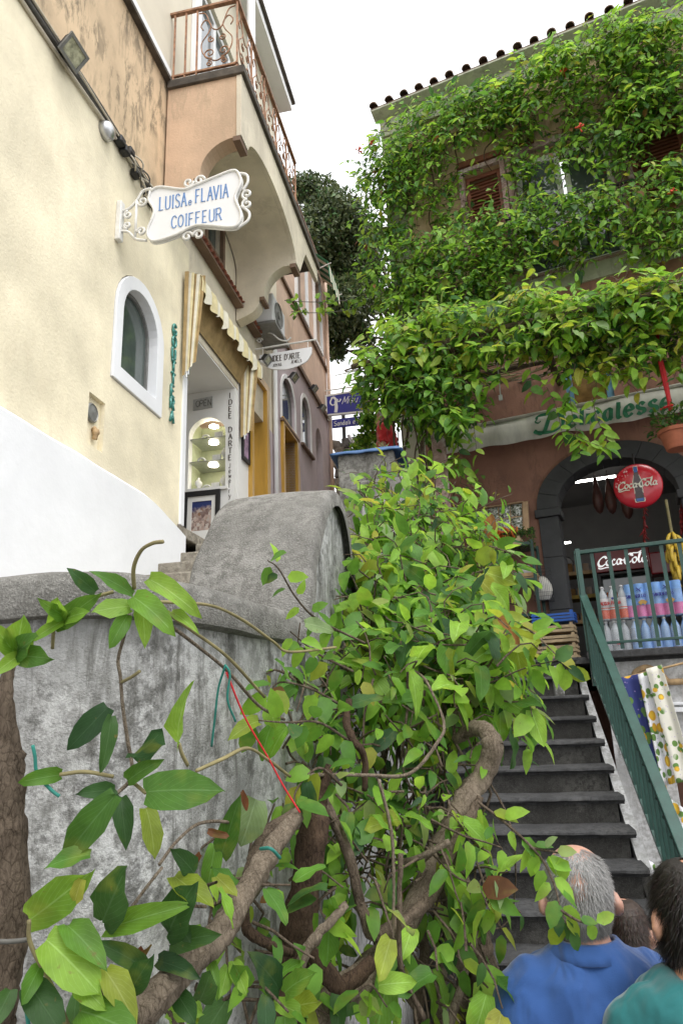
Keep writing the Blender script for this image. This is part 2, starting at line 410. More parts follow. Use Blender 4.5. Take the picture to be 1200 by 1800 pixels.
M['innerw'] = mat('shop_white_wall', (.78,.77,.74), .8, .03, 3, .04, 40)
M['tube'] = mat('lit_tube', (1,1,1), .5, 0, 1, 0, emit=(1,.97,.9), estr=14)
M['lamp'] = mat('lit_spot', (1,1,1), .5, 0, 1, 0, emit=(1,.9,.7), estr=16)
M['mirrorglow'] = mat('display_glow_tint', (.50,.54,.36), .5, .12, 8, 0)  # yellow-green lamp glow put into the panel colour
def vcolmesh(me, cols, dom='FACE'):
    """cols: one rgb per face, kept in a corner colour attribute"""
    at = me.color_attributes.new('lc', 'FLOAT_COLOR', 'CORNER')
    arr = np.ones((len(me.loops), 4), np.float32)
    tot = np.empty(len(me.polygons), np.int32); me.polygons.foreach_get('loop_total', tot)
    arr[:, :3] = np.repeat(np.asarray(cols, np.float32), tot, axis=0); at.data.foreach_set('color', arr.ravel())

# ------------------------------------------------------------------ lettering (strokes drawn with a broad pen)
GL = {
 'A': [[(0,0),(.5,1)],[(.5,1),(1,0)],[(.18,.36),(.82,.36)]], 'B': [[(0,0),(0,1)],[(0,1),(.6,1),(.8,.85),(.8,.68),(.6,.53),(0,.53)],[(.6,.53),(.9,.4),(.9,.15),(.65,0),(0,0)]],
 'C': [[(.95,.82),(.75,.97),(.45,1),(.15,.85),(0,.5),(.15,.15),(.45,0),(.75,.03),(.95,.18)]], 'D': [[(0,0),(0,1)],[(0,1),(.5,1),(.85,.8),(.95,.5),(.85,.2),(.5,0),(0,0)]],
 'E': [[(0,0),(0,1)],[(0,1),(.75,1)],[(0,.52),(.6,.52)],[(0,0),(.8,0)]], 'F': [[(0,0),(0,1)],[(0,1),(.78,1)],[(0,.52),(.6,.52)]],
 'G': [[(.95,.82),(.75,.97),(.45,1),(.15,.85),(0,.5),(.15,.15),(.45,0),(.8,.05),(.95,.2),(.95,.45),(.6,.45)]], 'I': [[(.5,0),(.5,1)]], 'J': [[(.7,1),(.7,.25),(.5,0),(.2,.02),(.05,.2)]],
 'K': [[(0,0),(0,1)],[(.85,1),(0,.45)],[(.25,.6),(.9,0)]], 'L': [[(0,1),(0,0)],[(0,0),(.75,0)]], 'M': [[(0,0),(.08,1)],[(.08,1),(.5,.2)],[(.5,.2),(.92,1)],[(.92,1),(1,0)]], 'N': [[(0,0),(0,1)],[(0,1),(.9,0)],[(.9,0),(.9,1)]],
 'O': [[(.5,1),(.15,.85),(0,.5),(.15,.15),(.5,0),(.85,.15),(1,.5),(.85,.85),(.5,1)]], 'P': [[(0,0),(0,1)],[(0,1),(.6,1),(.88,.85),(.88,.65),(.6,.48),(0,.48)]],
 'Q': [[(.5,1),(.15,.85),(0,.5),(.15,.15),(.5,0),(.85,.15),(1,.5),(.85,.85),(.5,1)],[(.6,.25),(1,-.1)]],
 'R': [[(0,0),(0,1)],[(0,1),(.6,1),(.85,.85),(.85,.68),(.6,.52),(0,.52)],[(.45,.52),(.95,0)]], 'S': [[(.85,.85),(.6,1),(.25,.97),(.08,.78),(.2,.6),(.7,.42),(.88,.22),(.7,.03),(.3,0),(.05,.15)]],
 'T': [[(.5,0),(.5,1)],[(0,1),(1,1)]], 'U': [[(0,1),(0,.25),(.2,.02),(.5,0),(.75,.05),(.9,.25),(.9,1)]], 'V': [[(0,1),(.5,0)],[(.5,0),(1,1)]], 'W': [[(0,1),(.25,0)],[(.25,0),(.5,.8)],[(.5,.8),(.75,0)],[(.75,0),(1,1)]],
 'Y': [[(0,1),(.5,.5)],[(1,1),(.5,.5)],[(.5,.5),(.5,0)]], "'": [[(.5,1),(.4,.78)]], '-': [[(.1,.45),(.9,.45)]], '.': [[(.45,0),(.55,.04)]],
 'a': [[(.75,.55),(.5,.65),(.2,.55),(.05,.3),(.2,.05),(.5,0),(.75,.2)],[(.75,.65),(.75,.1),(.9,0)]], 'c': [[(.8,.52),(.55,.65),(.2,.55),(.05,.3),(.2,.06),(.55,0),(.85,.15)]],
 'd': [[(.75,.45),(.5,.62),(.2,.55),(.05,.3),(.2,.05),(.5,0),(.75,.2)],[(.75,1),(.75,.0)]],
 'e': [[(.08,.33),(.8,.36),(.7,.58),(.45,.66),(.18,.55),(.05,.3),(.2,.05),(.5,0),(.82,.14)]], 'i': [[(.5,.62),(.5,0)],[(.5,.86),(.52,.9)]], 'l': [[(.5,1),(.5,0)]], 'n': [[(.1,.62),(.1,0)],[(.1,.45),(.35,.64),(.65,.6),(.75,.42),(.75,0)]],
 'o': [[(.5,.66),(.18,.55),(.05,.32),(.18,.08),(.5,0),(.8,.08),(.93,.32),(.8,.55),(.5,.66)]], 'r': [[(.2,.62),(.2,0)],[(.2,.42),(.45,.62),(.72,.6)]], 's': [[(.75,.54),(.45,.66),(.15,.55),(.2,.38),(.7,.26),(.75,.1),(.45,0),(.1,.1)]],
 't': [[(.4,.95),(.4,.12),(.6,0),(.8,.08)],[(.1,.64),(.75,.64)]], 'w': [[(0,.62),(.25,0)],[(.25,0),(.5,.55)],[(.5,.55),(.75,0)],[(.75,0),(1,.62)]], 'y': [[(.05,.62),(.45,.05)],[(.9,.62),(.35,-.3),(.1,-.32)]], 'm': [[(.0,.62),(.0,0)],[(0,.45),(.2,.64),(.42,.6),(.48,.42),(.48,0)],[(.48,.45),(.7,.64),(.9,.6),(.97,.42),(.97,0)]],
 'u': [[(.1,.62),(.1,.2),(.3,0),(.6,.05),(.78,.25)],[(.78,.62),(.78,0)]], 'b': [[(.1,1),(.1,0)],[(.1,.45),(.4,.64),(.75,.52),(.88,.3),(.72,.05),(.4,0),(.1,.15)]], 'p': [[(.1,.62),(.1,-.35)],[(.1,.45),(.4,.64),(.75,.52),(.88,.3),(.72,.05),(.4,0),(.1,.15)]],
 'J2': [], ' ': [],
}
NARROW = {'I': .5, 'i': .45, 'l': .45, "'": .4, ' ': .55, '.': .35, 't': .7, 'r': .75, 'J': .75}
def pen_stroke(mb, fn, pts, w, ang=35, thin=.35, t=.004, closed=False):
    """a stroke of a broad-nib pen: 2-D polyline -> thin raised ribbon"""
    if len(pts) > 2: P = [Vector((p[0], p[1], 0)) for p in pts]; pts = [(q.x, q.y) for q in catmull(P, 5)]
    n = len(pts); L = []; Rr = []
    a = math.radians(ang)
    for i in range(n):
        x0, y0 = pts[max(i-1, 0)]; x1, y1 = pts[min(i+1, n-1)]
        dx, dy = x1-x0, y1-y0; l = math.hypot(dx, dy) or 1; dx /= l; dy /= l
        wid = w*(thin + (1-thin)*abs(math.sin(math.atan2(dy, dx) - a)))/2
        L.append((pts[i][0]-dy*wid, pts[i][1]+dx*wid)); Rr.append((pts[i][0]+dy*wid, pts[i][1]-dx*wid))
    vs = [fn(*p, t) for p in L] + [fn(*p, t) for p in Rr] + [fn(*p, 0) for p in L] + [fn(*p, 0) for p in Rr]
    fs = []
    for i in range(n-1):
        fs += [(i, i+1, n+i+1, n+i), (i, 2*n+i, 2*n+i+1, i+1), (n+i, n+i+1, 3*n+i+1, 3*n+i)]
    fs += [(0, n, 3*n, 2*n), (n-1, 3*n-1, 4*n-1, 2*n-1)]
    mb.add(vs, fs)
def write(mb, fn, text, x, y, h, wf=.62, gap=.22, w=.13, thin=.35, ang=20, slant=0., serif=0., t=.004, vertical=False, center=False):
    """text in the (u, v, out) frame fn; h = cap height"""
    def adv(c): return h*wf*NARROW.get(c, 1.0)*(1. if c.isupper() or c in " '-." else .82)
    if center and not vertical:
        x -= (sum(adv(c)+h*gap for c in text)-h*gap)/2
    for c in text:
        W = adv(c); cw = W
        for st in GL.get(c, []):
            nx = (lambda q: (q[0]-.5)*2*.5+.5) if c not in NARROW else (lambda q: q[0])
            pts = [(x + (W*q[0] if c not in ('I','i','l',"'") else W*.5 + (q[0]-.5)*h*.3) + slant*h*q[1], y + h*q[1]) for q in st]
            pen_stroke(mb, fn, pts, w*h, ang, thin, t)
            if serif and len(st) == 2:
                for e in (0, 1):
                    if abs(st[0][1]-st[1][1]) > .3 and st[e][1] in (0, 1):
                        pen_stroke(mb, fn, [(pts[e][0]-serif*h, pts[e][1]), (pts[e][0]+serif*h, pts[e][1])], w*h*.45, 90, 1., t)
        if vertical: y -= h*(1+gap)
        else: x += W + h*gap
    return x

# ------------------------------------------------------------------ ground, lane, terrace
Z0 = -CZ
g = MB(); g.add([(-150,-150,0),(150,-150,0),(150,150,0),(-150,150,0)], [(0,1,2,3)])
struct(g.build('ground', M['render']))
# lane beside the cream house: stone steps, then a climbing ramp
lane = thing('lane', SN(3, -1.7, Z0), None, None); lane['kind'] = 'structure'
base = MB(); base.prism(lambda s, z, n: SN(s, n, z), [(-1.5,Z0+.01),(6.2,Z0+.01),(6.2,1.40),(5.5,1.18),(4.5,.8),(2,-.25),(-1.5,-1.75)], -2.52, -.90)
base.build('step_base', M['stone'], lane)
for i in range(18):
    s0 = 6.22-.42*i; z1 = 1.68-.175*i
    b = MB(); b.box(SN, s0, s0+.46, -2.50, -.955+.004*(i%3), z1-.20, z1); b.build('step', M['stone'], lane, bevel=.012)
rp = MB(); rp.add([SN(6.5,-2.5,1.64),SN(6.5,-.98,1.64),SN(18,-.98,3.6),SN(18,-2.5,3.6),SN(6.5,-2.5,Z0),SN(6.5,-.98,Z0),SN(18,-.98,Z0),SN(18,-2.5,Z0)],
      [(0,1,2,3),(0,4,5,1),(1,5,6,2),(2,6,7,3),(3,7,4,0)]); rp.build('ramp', M['stone'], lane)

# stone stair to the delicatessen
stair = thing('stone_stair', SN(5, .25, Z0), None, None); stair['kind'] = 'structure'
def stair_z(s): return .02 + (s-6.30)/.2563*.17
NL, NR = -.36, .87
for k in range(-2, 13):
    s0 = 6.30-.2563*k; z1 = .02-.17*k
    j = .003*math.sin(k*3.7)
    r = MB(); r.box(SN, s0+.035, s0+.30, NL, NR-.045, max(z1-.30, Z0), z1-.048); r.build('riser', M['lavariser'], stair)
    prof = [(s0+.31, z1), (s0+.012, z1+j), (s0, z1-.008), (s0-.004, z1-.024), (s0+.006, z1-.034), (s0+.022, z1-.038), (s0+.028, z1-.05), (s0+.31, z1-.05)]
    rows = []
    for q in range(42):
        n_ = NL+(NR-NL)*q/41; row = []
        chip = max(0, mnoise.noise(Vector((n_*11, k*3.1, 2)))-.28)*.05
        for i_, (s_, z_) in enumerate(prof):
            e = .0035*mnoise.noise(Vector((n_*7, k*5.3, i_*.4)))+.002*mnoise.noise(Vector((n_*25, k*7.7, i_)))
            front = 1 if 0 < i_ < 6 else 0
            row.append(SN(s_+(e*1.6+chip)*front, n_, z_+e-(chip*.5 if i_ in (1,2) else 0)-(.004*math.exp(-((n_-.3)/.3)**2) if i_ < 3 else 0)))
        rows.append(row)
    t = MB(); t.grid(rows, True); t.f.append(tuple(range(7,-1,-1))); t.m.append(0); t.f.append(tuple(41*8+i_ for i_ in range(8))); t.m.append(0); t.build('tread', M['lava'], stair, auto=40)
st = MB(); st.prism(lambda s, z, n: SN(s, n, z), [(2.95,Z0),(4.95,Z0),(4.95,stair_z(4.95)-.2),(2.95,stair_z(2.95)-.22)], NR-.03, .90); st.build('stringer', M['lavariser'], stair)
st = MB(); st.prism(lambda s, z, n: SN(s, n, z), [(4.952,Z0),(6.85,Z0),(6.85,.26),(6.55,.02),(4.952,stair_z(4.952)-.16)], NR-.02, .915)
st.build('stringer', M['dirtyshadewhite'], stair)
nk = MB(); nk.box(SN, 6.33, 6.46, .60, .68, -.02, .27); nk.build('mooring_stone', M['oldwhite'], stair, bevel=.02)

# terrace in front of the delicatessen
TZ = .36
terr = thing('terrace', DL(-2, .7, Z0), None, None); terr['kind'] = 'structure'
pl = [DL(-4.2,1.40,0), DL(-.52,1.40,0), SN(6.83,.86,0), SN(6.83,-.5,0), SN(8.75,-.5,0), DL(1.2,-.25,0), DL(-4.2,-.25,0)]
fl = MB(); fl.prism(lambda x, y, z: Vector((x, y, z+CZ)), [(p.x, p.y) for p in pl], TZ-.06, TZ); fl.build('paving', M['lava'], terr)
fw_ = MB(); fw_.prism(lambda a, z, o: DL(a, o, z), [(-4.2,Z0),(-4.2,TZ-.062),(-.55,TZ-.062),(-.55,Z0)], 1.30, 1.38, [[(-4.0,Z0+.02),(-1.02,Z0+.02),(-1.02,-.52),(-4.0,-.52)]])
fw_.build('terrace_wall', M['dirtyshadewhite'], terr)
cu = MB(); cu.box(DL, -4.2, -.44, 1.383, 1.52, TZ-.03, TZ+.035); cu.build('curb', M['lava'], terr, bevel=.008)
mo = MB(); mo.box(DL, -4.2, -.6, 1.385, 1.43, -.16, -.12); mo.box(DL, -4.2, -.6, 1.385, 1.415, -.10, -.075); mo.box(DL, -4.2, -.6, 1.384, 1.42, -.50, -.44); mo.build('moulding', M['whitewash'], terr, bevel=.006)
bk = MB(); bk.prism(lambda a, z, o: DL(a, o, z), [(-4.2,Z0),(-4.2,TZ-.13),(-.55,TZ-.13),(-.55,Z0)], -.3, -.22); bk.build('back_wall', M['inner'], terr)
sw = MB(); sw.box(DL, -.62, -.55, -.25, 1.30, Z0, TZ-.13); sw.build('side_wall', M['inner'], terr)
# wavy plaster relief under the curb
for w in range(3):
    a0 = -.78-.47*w; z = .12
    rl = MB(); rl.tube(catmull([DL(a0+.25,1.40,z-.02), DL(a0+.02,1.40,z-.02), DL(a0-.02,1.40,z+.0), DL(a0-.05,1.41,z+.08), DL(a0-.15,1.41,z+.115), DL(a0-.25,1.41,z+.06), DL(a0-.30,1.40,z-.02)], 5), .026, 8, jit=.3)
    rl.build('wave_relief', M['wood'], terr, smooth=True)

# ------------------------------------------------------------------ parapet between lane and stair
par = thing('parapet_wall', SN(3.5, -.72, Z0), 'weathered whitewashed garden wall with grey cement coping, stepping up in a rounded scroll', 'wall')
low = [(1.245,-1.7),(1.24,-.86),(1.275,-.745),(1.36,-.675),(1.5,-.635),(1.8,-.59),(2.33,-.55),(2.33,-.985),(1.66,-1.0),(1.64,-1.7)]
def inset(poly, d):
    n = len(poly); out = []
    ar = sum(poly[i][0]*poly[(i+1)%n][1]-poly[(i+1)%n][0]*poly[i][1] for i in range(n))
    sg = 1 if ar > 0 else -1
    for i in range(n):
        p, q, r = poly[i-1], poly[i], poly[(i+1)%n]
        e1 = Vector((q[0]-p[0], q[1]-p[1])).normalized(); e2 = Vector((r[0]-q[0], r[1]-q[1])).normalized()
        n1 = Vector((-e1.y, e1.x))*sg; n2 = Vector((-e2.y, e2.x))*sg; b = (n1+n2); b = b/max(.3, b.length_squared)*2 if b.length > .1 else n1
        out.append((q[0]+b.x*d, q[1]+b.y*d))
    return out
def smooth_poly(poly, lo, hi, n=5):
    mid = [ (q.x, q.y) for q in catmull([Vector((p[0],p[1],0)) for p in poly[lo:hi]], n)]
    return poly[:lo] + mid + poly[hi:]
lows = smooth_poly(low, 1, 7)
def wallblock(poly, z0, z1, rows, amp, seed, mt, name, step=.05):
    """a plan outline raised to a rough, hand-plastered wall"""
    pts = []
    n = len(poly)
    for i in range(n):
        p, q = poly[i], poly[(i+1)%n]; L = math.hypot(q[0]-p[0], q[1]-p[1]); k = max(1, int(L/step))
        pts += [(p[0]+(q[0]-p[0])*j/k, p[1]+(q[1]-p[1])*j/k) for j in range(k)]
    R_ = []
    for r in range(rows+1):
        z = z0+(z1-z0)*r/rows; row = []
        for j, (s, nn) in enumerate(pts):
            d = amp*(mnoise.noise(Vector((s*5+seed, nn*5, z*5)))+.5*mnoise.noise(Vector((s*14+seed, nn*14, z*14))))
            row.append(SN(s + d*.7, nn + d, z))
        R_.append(row)
    b = MB(); b.grid(R_, True); k = len(pts)
    b.f.append(tuple(range(rows*k, rows*k+k))); b.m.append(0)
    return b.build(name, mt, par, auto=50)
wallblock(inset(lows, .035), Z0, .205, 44, .012, 3, M['oldwhite'], 'wall_body')
cp_rows = []
for off, z in ((.03,.195),(.0,.198),(-.006,.215),(-.006,.262),(.004,.284),(.02,.292),(.10,.297)):
    ip = inset(lows, off); row = []
    for i in range(len(ip)):
        p, q = ip[i], ip[(i+1)%len(ip)]; L = math.hypot(lows[i][0]-lows[(i+1)%len(lows)][0], lows[i][1]-lows[(i+1)%len(lows)][1]); k = max(1, int(L/.035))
        for j in range(k):
            s_, n_ = p[0]+(q[0]-p[0])*j/k, p[1]+(q[1]-p[1])*j/k
            d = .007*mnoise.noise(Vector((s_*9, n_*9, z*6)))
            row.append(SN(s_+d, n_+d, z+.006*mnoise.noise(Vector((s_*6+4, n_*6, 1)))))
    cp_rows.append(row)
cp = MB(); cp.grid(cp_rows, True); cp.f.append(tuple(range(6*len(cp_rows[0]), 7*len(cp_rows[0])))); cp.m.append(0)
cp.f.append(tuple(range(len(cp_rows[0])-1, -1, -1))); cp.m.append(0)
cp.build('coping', M['cement'], par, auto=60)
# the scroll: profile along the lane
prof = [(2.165,.19),(2.17,.34),(2.215,.46),(2.29,.58),(2.39,.70),(2.50,.79),(2.62,.86),(2.74,.885),(2.86,.865),(2.96,.79),(3.03,.69),(3.08,.60),(3.15,.56),(3.6,.56),(4.6,.68),(5.72,.86)]
pp = [(q.x, q.y) for q in catmull([Vector((a, b, 0)) for a, b in prof], 4)]
body = [(a+.06, b-.05) for a, b in pp]
R_ = []; NN = 12
for i, (a, b) in enumerate(body):
    row = []
    for j in range(NN+1):
        row.append(SN(a, -.95+.385*j/NN, b))
    R_.append(row)
sb = MB(); sb.grid(R_)
for side, nn in ((0, -.95), (1, -.565)):           # rough flanks, down to the street
    G_ = []
    for i, (a, b) in enumerate(body):
        G_.append([SN(a, nn + (.014*(mnoise.noise(Vector((a*6, 9*side, (b-(b-Z0)*t/16)*6)))+.6*mnoise.noise(Vector((a*19, 9*side, (b-(b-Z0)*t/16)*19)))) if t else 0), b-(b-Z0)*t/16) for t in range(17)])
    sb.grid(G_)
sb.add([SN(2.225,-.95,Z0),SN(2.225,-.565,Z0),SN(2.225,-.565,.16),SN(2.225,-.95,.16)],[(0,1,2,3)])
sb.build('scroll_body', M['oldwhite'], par, auto=50, recalc=False)
def scroll_cap(poly, th, n0, n1, name, mt):
    rows = []
    sec = [(n0,-th),(n0-.0,-.02),(n0+.012,-.004),(n0+.03,0),(n0+.12,.004),((n0+n1)/2,.006),(n1-.12,.004),(n1-.03,0),(n1-.012,-.004),(n1,-.02),(n1,-th)]
    for i, (a, b) in enumerate(poly):
        a0, b0 = poly[max(i-1,0)]; a1, b1 = poly[min(i+1,len(poly)-1)]
        tx, tz = a1-a0, b1-b0; l = math.hypot(tx, tz); nx, nz = -tz/l, tx/l
        rows.append([SN(a+nx*h+.004*mnoise.noise(Vector((a*12, q*12, b*12))), q+.006*mnoise.noise(Vector((a*7, q, b*7+5))), b+nz*h+.005*mnoise.noise(Vector((a*8+3, q*8, b*8)))) for q, h in sec])
    b = MB(); b.grid(rows); return b.build(name, mt, par, auto=60, recalc=False)
scroll_cap(pp, .07, -.98, -.53, 'scroll_coping', M['cement'])
# wall running on uphill and the covered cement post
b = MB(); b.box(SN, 5.68, 9.4, -.90, -.52, Z0, 1.75); b.build('upper_wall', M['oldwhite'], par)
post = thing('cement_post', SN(6.0, -.87, .9), 'square grey cement post under a blue sheet, behind the scroll wall', 'post')
b = MB(); b.box(SN, 5.78, 6.32, -1.12, -.60, Z0, 2.22); b.build('shaft', M['pillar'], post, bevel=.02)
b = MB(); b.box(SN, 5.70, 5.80, -1.06, -.5, 1.1, 1.93); b.build('ledge', M['pillar'], post, bevel=.02)
rows = []
for i in range(9):
    row = []
    for j in range(17):
        s_ = 5.72+.68*i/8; n_ = -1.18+.66*j/16
        z = 2.255+.02*mnoise.noise(Vector((s_*5, n_*5, 0)))
        if i in (0, 8) or j in (0, 16): z -= .05+.004*math.sin(j*1.3)
        row.append(SN(s_, n_, z))
    rows.append(row)
b = MB(); b.grid(rows); b.build('blue_sheet', M['bluecover'], post, smooth=True, solid=.012)
# ------------------------------------------------------------------ cream house on the left
WN = -2.5
def WF(s, z, n): return SN(s, n, z)
def fmat(o, x, y):
    x = Vector(x).normalized(); y = Vector(y).normalized(); z = x.cross(y); m_ = Matrix.Identity(4)
    for i in range(3): m_[i][0] = x[i]; m_[i][1] = y[i]; m_[i][2] = z[i]
    m_.translation = Vector(o); return m_
house = thing('cream_house', SN(2, -3, Z0), 'cream yellow house with whitewashed base, arched window and wrought iron balcony', 'building')
win = arch_loop(4.29, 4.89, 2.55, 3.06, 3.37)
niche = [(3.93,1.80),(4.14,1.80),(4.14,2.18),(3.93,2.18)]
b = MB(); b.prism(WF, [(-1.6,Z0),(5.50,Z0),(5.50,4.47),(-1.6,4.47)], WN-.32, WN, [arch_loop(4.18, 5.01, 2.42, 3.06, 3.485), niche]); b.build('wall', M['yellow'], house)
b = MB()
rows = []
for i in range(61):                                   # whitewashed base with an uneven brushed top edge
    s_ = -1.6+7.08*i/60
    zt = 1.675 + .012*mnoise.noise(Vector((s_*3, 0, 0))) - (.0 if s_ < 4.7 else .16*((s_-4.7)/.8)**1.5)
    rows.append([SN(s_, WN+.004, zt+.012), SN(s_, WN+.05, zt-.03), SN(s_, WN+.055, .6), SN(s_, WN+.055, Z0)])
b.grid(rows); b.build('whitewashed_base', M['whitewash'], house, auto=40)
b = MB(); b.prism(WF, arch_loop(4.19, 5.00, 2.43, 3.06, 3.475), WN-.085, WN+.018, [arch_loop(4.296, 4.884, 2.556, 3.06, 3.364)]); sur = b.build('window_surround', M['whitewash'], house, bevel=.004)
b = MB(); b.prism(WF, arch_loop(4.292, 4.888, 2.552, 3.06, 3.367), WN-.10, WN-.086); pane = b.build('window_pane', M['winglass'], house)
b = MB(); b.prism(WF, arch_loop(4.298, 4.882, 2.558, 3.06, 3.362), WN-.0855, WN-.065, [arch_loop(4.325, 4.855, 2.585, 3.06, 3.335)]); b.build('window_frame', M['greymetal'], pane)
b = MB(); b.box(SN, 3.90, 4.17, WN-.055, WN-.04, 1.78, 2.2); b.build('niche_back', M['yellow'], house)
rc = thing('wall_speaker', SN(4.03, WN-.05, 1.9), 'round grey intercom grille set in a small wall niche', 'intercom')
b = MB(); b.lathe(SN(4.02, WN-.038, 2.06), [(.072,0),(.072,.015),(.062,.024),(.058,.018),(.0,.026)], 28, axis=NV); b.build('grille', M['greymetal'], rc, auto=40)
b = MB(); b.tube(catmull([SN(4.05,WN-.03,1.96), SN(4.06,WN-.015,1.94), SN(4.05,WN-.005,1.91), SN(4.055,WN-.015,1.87)], 4), [.02]*5+[.026]*4+[.018]*4, 8); b.build('tassel', M['wood'], rc, smooth=True)
# stained band, upper floor
b = MB(); b.prism(WF, [(-1.6,4.47),(4.96,4.47),(4.96,5.95),(-1.6,5.95)], WN-.3, WN-.012); b.build('stained_wall', M['stain'], house)
b = MB(); b.box(SN, -1.6, 4.94, WN-.3, WN+.05, 5.95, 5.99); b.build('string_course', M['edge'], house)
b = MB(); b.box(SN, -1.6, 4.90, WN-.3, WN+.035, 5.99, 6.10); b.build('string_band', M['white'], house)
dh = [(5.62,5.97),(6.75,5.97),(6.75,8.35),(5.62,8.35)]
b = MB(); b.prism(WF, [(-1.6,6.10),(-1.6,9.45),(8.62,9.45),(8.62,5.62),(4.97,5.62),(4.97,6.10)], WN-.3, WN, [dh]); b.build('upper_wall', M['upper'], house)
b = MB(); b.prism(WF, [(5.622,5.972),(6.748,5.972),(6.748,8.348),(5.622,8.348)], WN-.12, WN-.04, [[(5.72,6.05),(6.15,6.05),(6.15,8.26),(5.72,8.26)],[(6.22,6.05),(6.66,6.05),(6.66,8.26),(6.22,8.26)]]); dr = b.build('balcony_door', M['white'], house, bevel=.006)
b = MB(); b.box(SN, 5.7, 6.16, WN-.09, WN-.08, 6.04, 8.27); b.build('glass_pane', M['skyglass'], dr)
b = MB(); b.box(SN, 6.21, 6.67, WN-.09, WN-.08, 6.04, 8.27); b.build('glass_pane', M['skyglass'], dr)
b = MB(); b.box(SN, 5.40, 5.56, WN, WN+.06, 5.97, 9.4); b.build('pilaster', M['white'], house, bevel=.01)
b = MB(); b.lathe(SN(5.98, WN+.50, 5.97), [(.05,0),(.07,.02),(.075,.1),(.06,.3),(.05,.9),(.05,2.6)], 16); b.build('porch_column', M['white'], house, auto=40)
b = MB(); b.prism(WF, [(-1.6,9.45),(8.72,9.45),(8.72,9.60),(-1.6,9.60)], -4.5, -2.22); ev = b.build('eave', M['white'], house)
b = MB(); b.box(SN, -1.6, 8.76, -4.5, -2.17, 9.604, 9.66); b.build('eave_edge', M['edge'], ev)
b = MB(); b.box(SN, -1.6, 5.38, -6.8, WN-.33, Z0, 9.44); b.build('house_core', M['upper'], house)
b = MB(); b.box(SN, 5.385, 7.34, -6.8, WN-.33, 3.68, 9.44); b.build('house_core', M['upper'], house)
b = MB(); b.box(SN, 5.385, 7.34, -6.8, -4.02, Z0, 3.675); b.build('house_core', M['upper'], house)
# under the balcony: wall, small window
wh = [(5.95,4.95),(6.42,4.95),(6.42,5.5),(5.95,5.5)]
b = MB(); b.prism(WF, [(5.0,3.62),(8.62,3.62),(8.62,5.615),(4.98,5.615),(4.98,4.475),(5.505,4.475),(5.505,3.62)], WN-.3, WN-.004, [wh]); b.build('shop_wall', M['cream'], house)
b = MB(); b.prism(WF, [(5.90,4.90),(6.47,4.90),(6.47,5.55),(5.90,5.55)], WN-.03, WN+.012, [[(5.96,4.96),(6.41,4.96),(6.41,5.49),(5.96,5.49)]]); wf_ = b.build('window_frame', M['trim'], house)
b = MB(); b.box(SN, 5.94, 6.43, WN-.10, WN-.09, 4.94, 5.51); b.build('pane', M['winglass'], wf_)
# balcony: slab, arched fascia, two carved consoles
b = MB(); b.box(SN, 4.87, 8.05, WN+.01, -1.70, 5.86, 5.955); slab = b.build('balcony_slab', M['edge'], house, bevel=.008)
def console(s0, s1):
    o = [(WN+.01,5.86),(-1.78,5.86),(-1.78,5.14)] + arc(-1.80, 4.80, .34, .34, 90, 180, 10)[0:] + [(-2.145,4.74),(-2.19,4.74)] + arc(-2.50, 4.72, .30, .22, 10, -60, 7) + [(WN+.01,4.48)]
    q = MB(); q.prism(lambda n, z, s: SN(s, n, z), o, s0, s1); return q
console(4.90, 5.06).build('console', M['peach'], house)
console(6.86, 7.02).build('console', M['cream'], house)
b = MB(); b.box(SN, 4.885, 5.09, -1.815, -1.745, 5.085, 5.135); b.build('console_tip', M['trim'], house)
b = MB(); b.box(SN, 6.845, 7.05, -1.815, -1.745, 5.085, 5.135); b.build('console_tip', M['trim'], house)
b = MB(); b.box(SN, 6.845, 7.05, -2.195, -2.14, 4.70, 4.745); b.build('console_tip', M['trim'], house)
b = MB(); b.box(SN, 4.885, 5.09, -2.195, -2.14, 4.70, 4.745); b.build('console_tip', M['trim'], house)
fo = [(4.89,5.86),(4.89,5.14),(5.09,5.14)] + [(p[0], p[1]) for p in arc(5.975, 5.12, .885, .36, 180, 0, 18)][1:-1] + [(6.86,5.14),(7.03,5.14),(7.35,5.62),(8.03,5.66),(8.03,5.86)]
b = MB(); b.prism(WF, fo, -1.785, -1.735); b.build('fascia', M['cream'], house, bevel=.004)
rows = []
for i in range(19):                                    # curved soffit behind the fascia arch
    t = i/18; s_, z_ = arc(5.96, 5.12, .90, .36, 180, 0, 18)[i]
    rows.append([SN(s_, -1.785, z_), SN(s_, -2.1, z_+.02), SN(s_, WN+.01, z_+.02)])
b = MB(); b.grid(rows); b.build('vault', M['cream'], house, smooth=True, recalc=False)
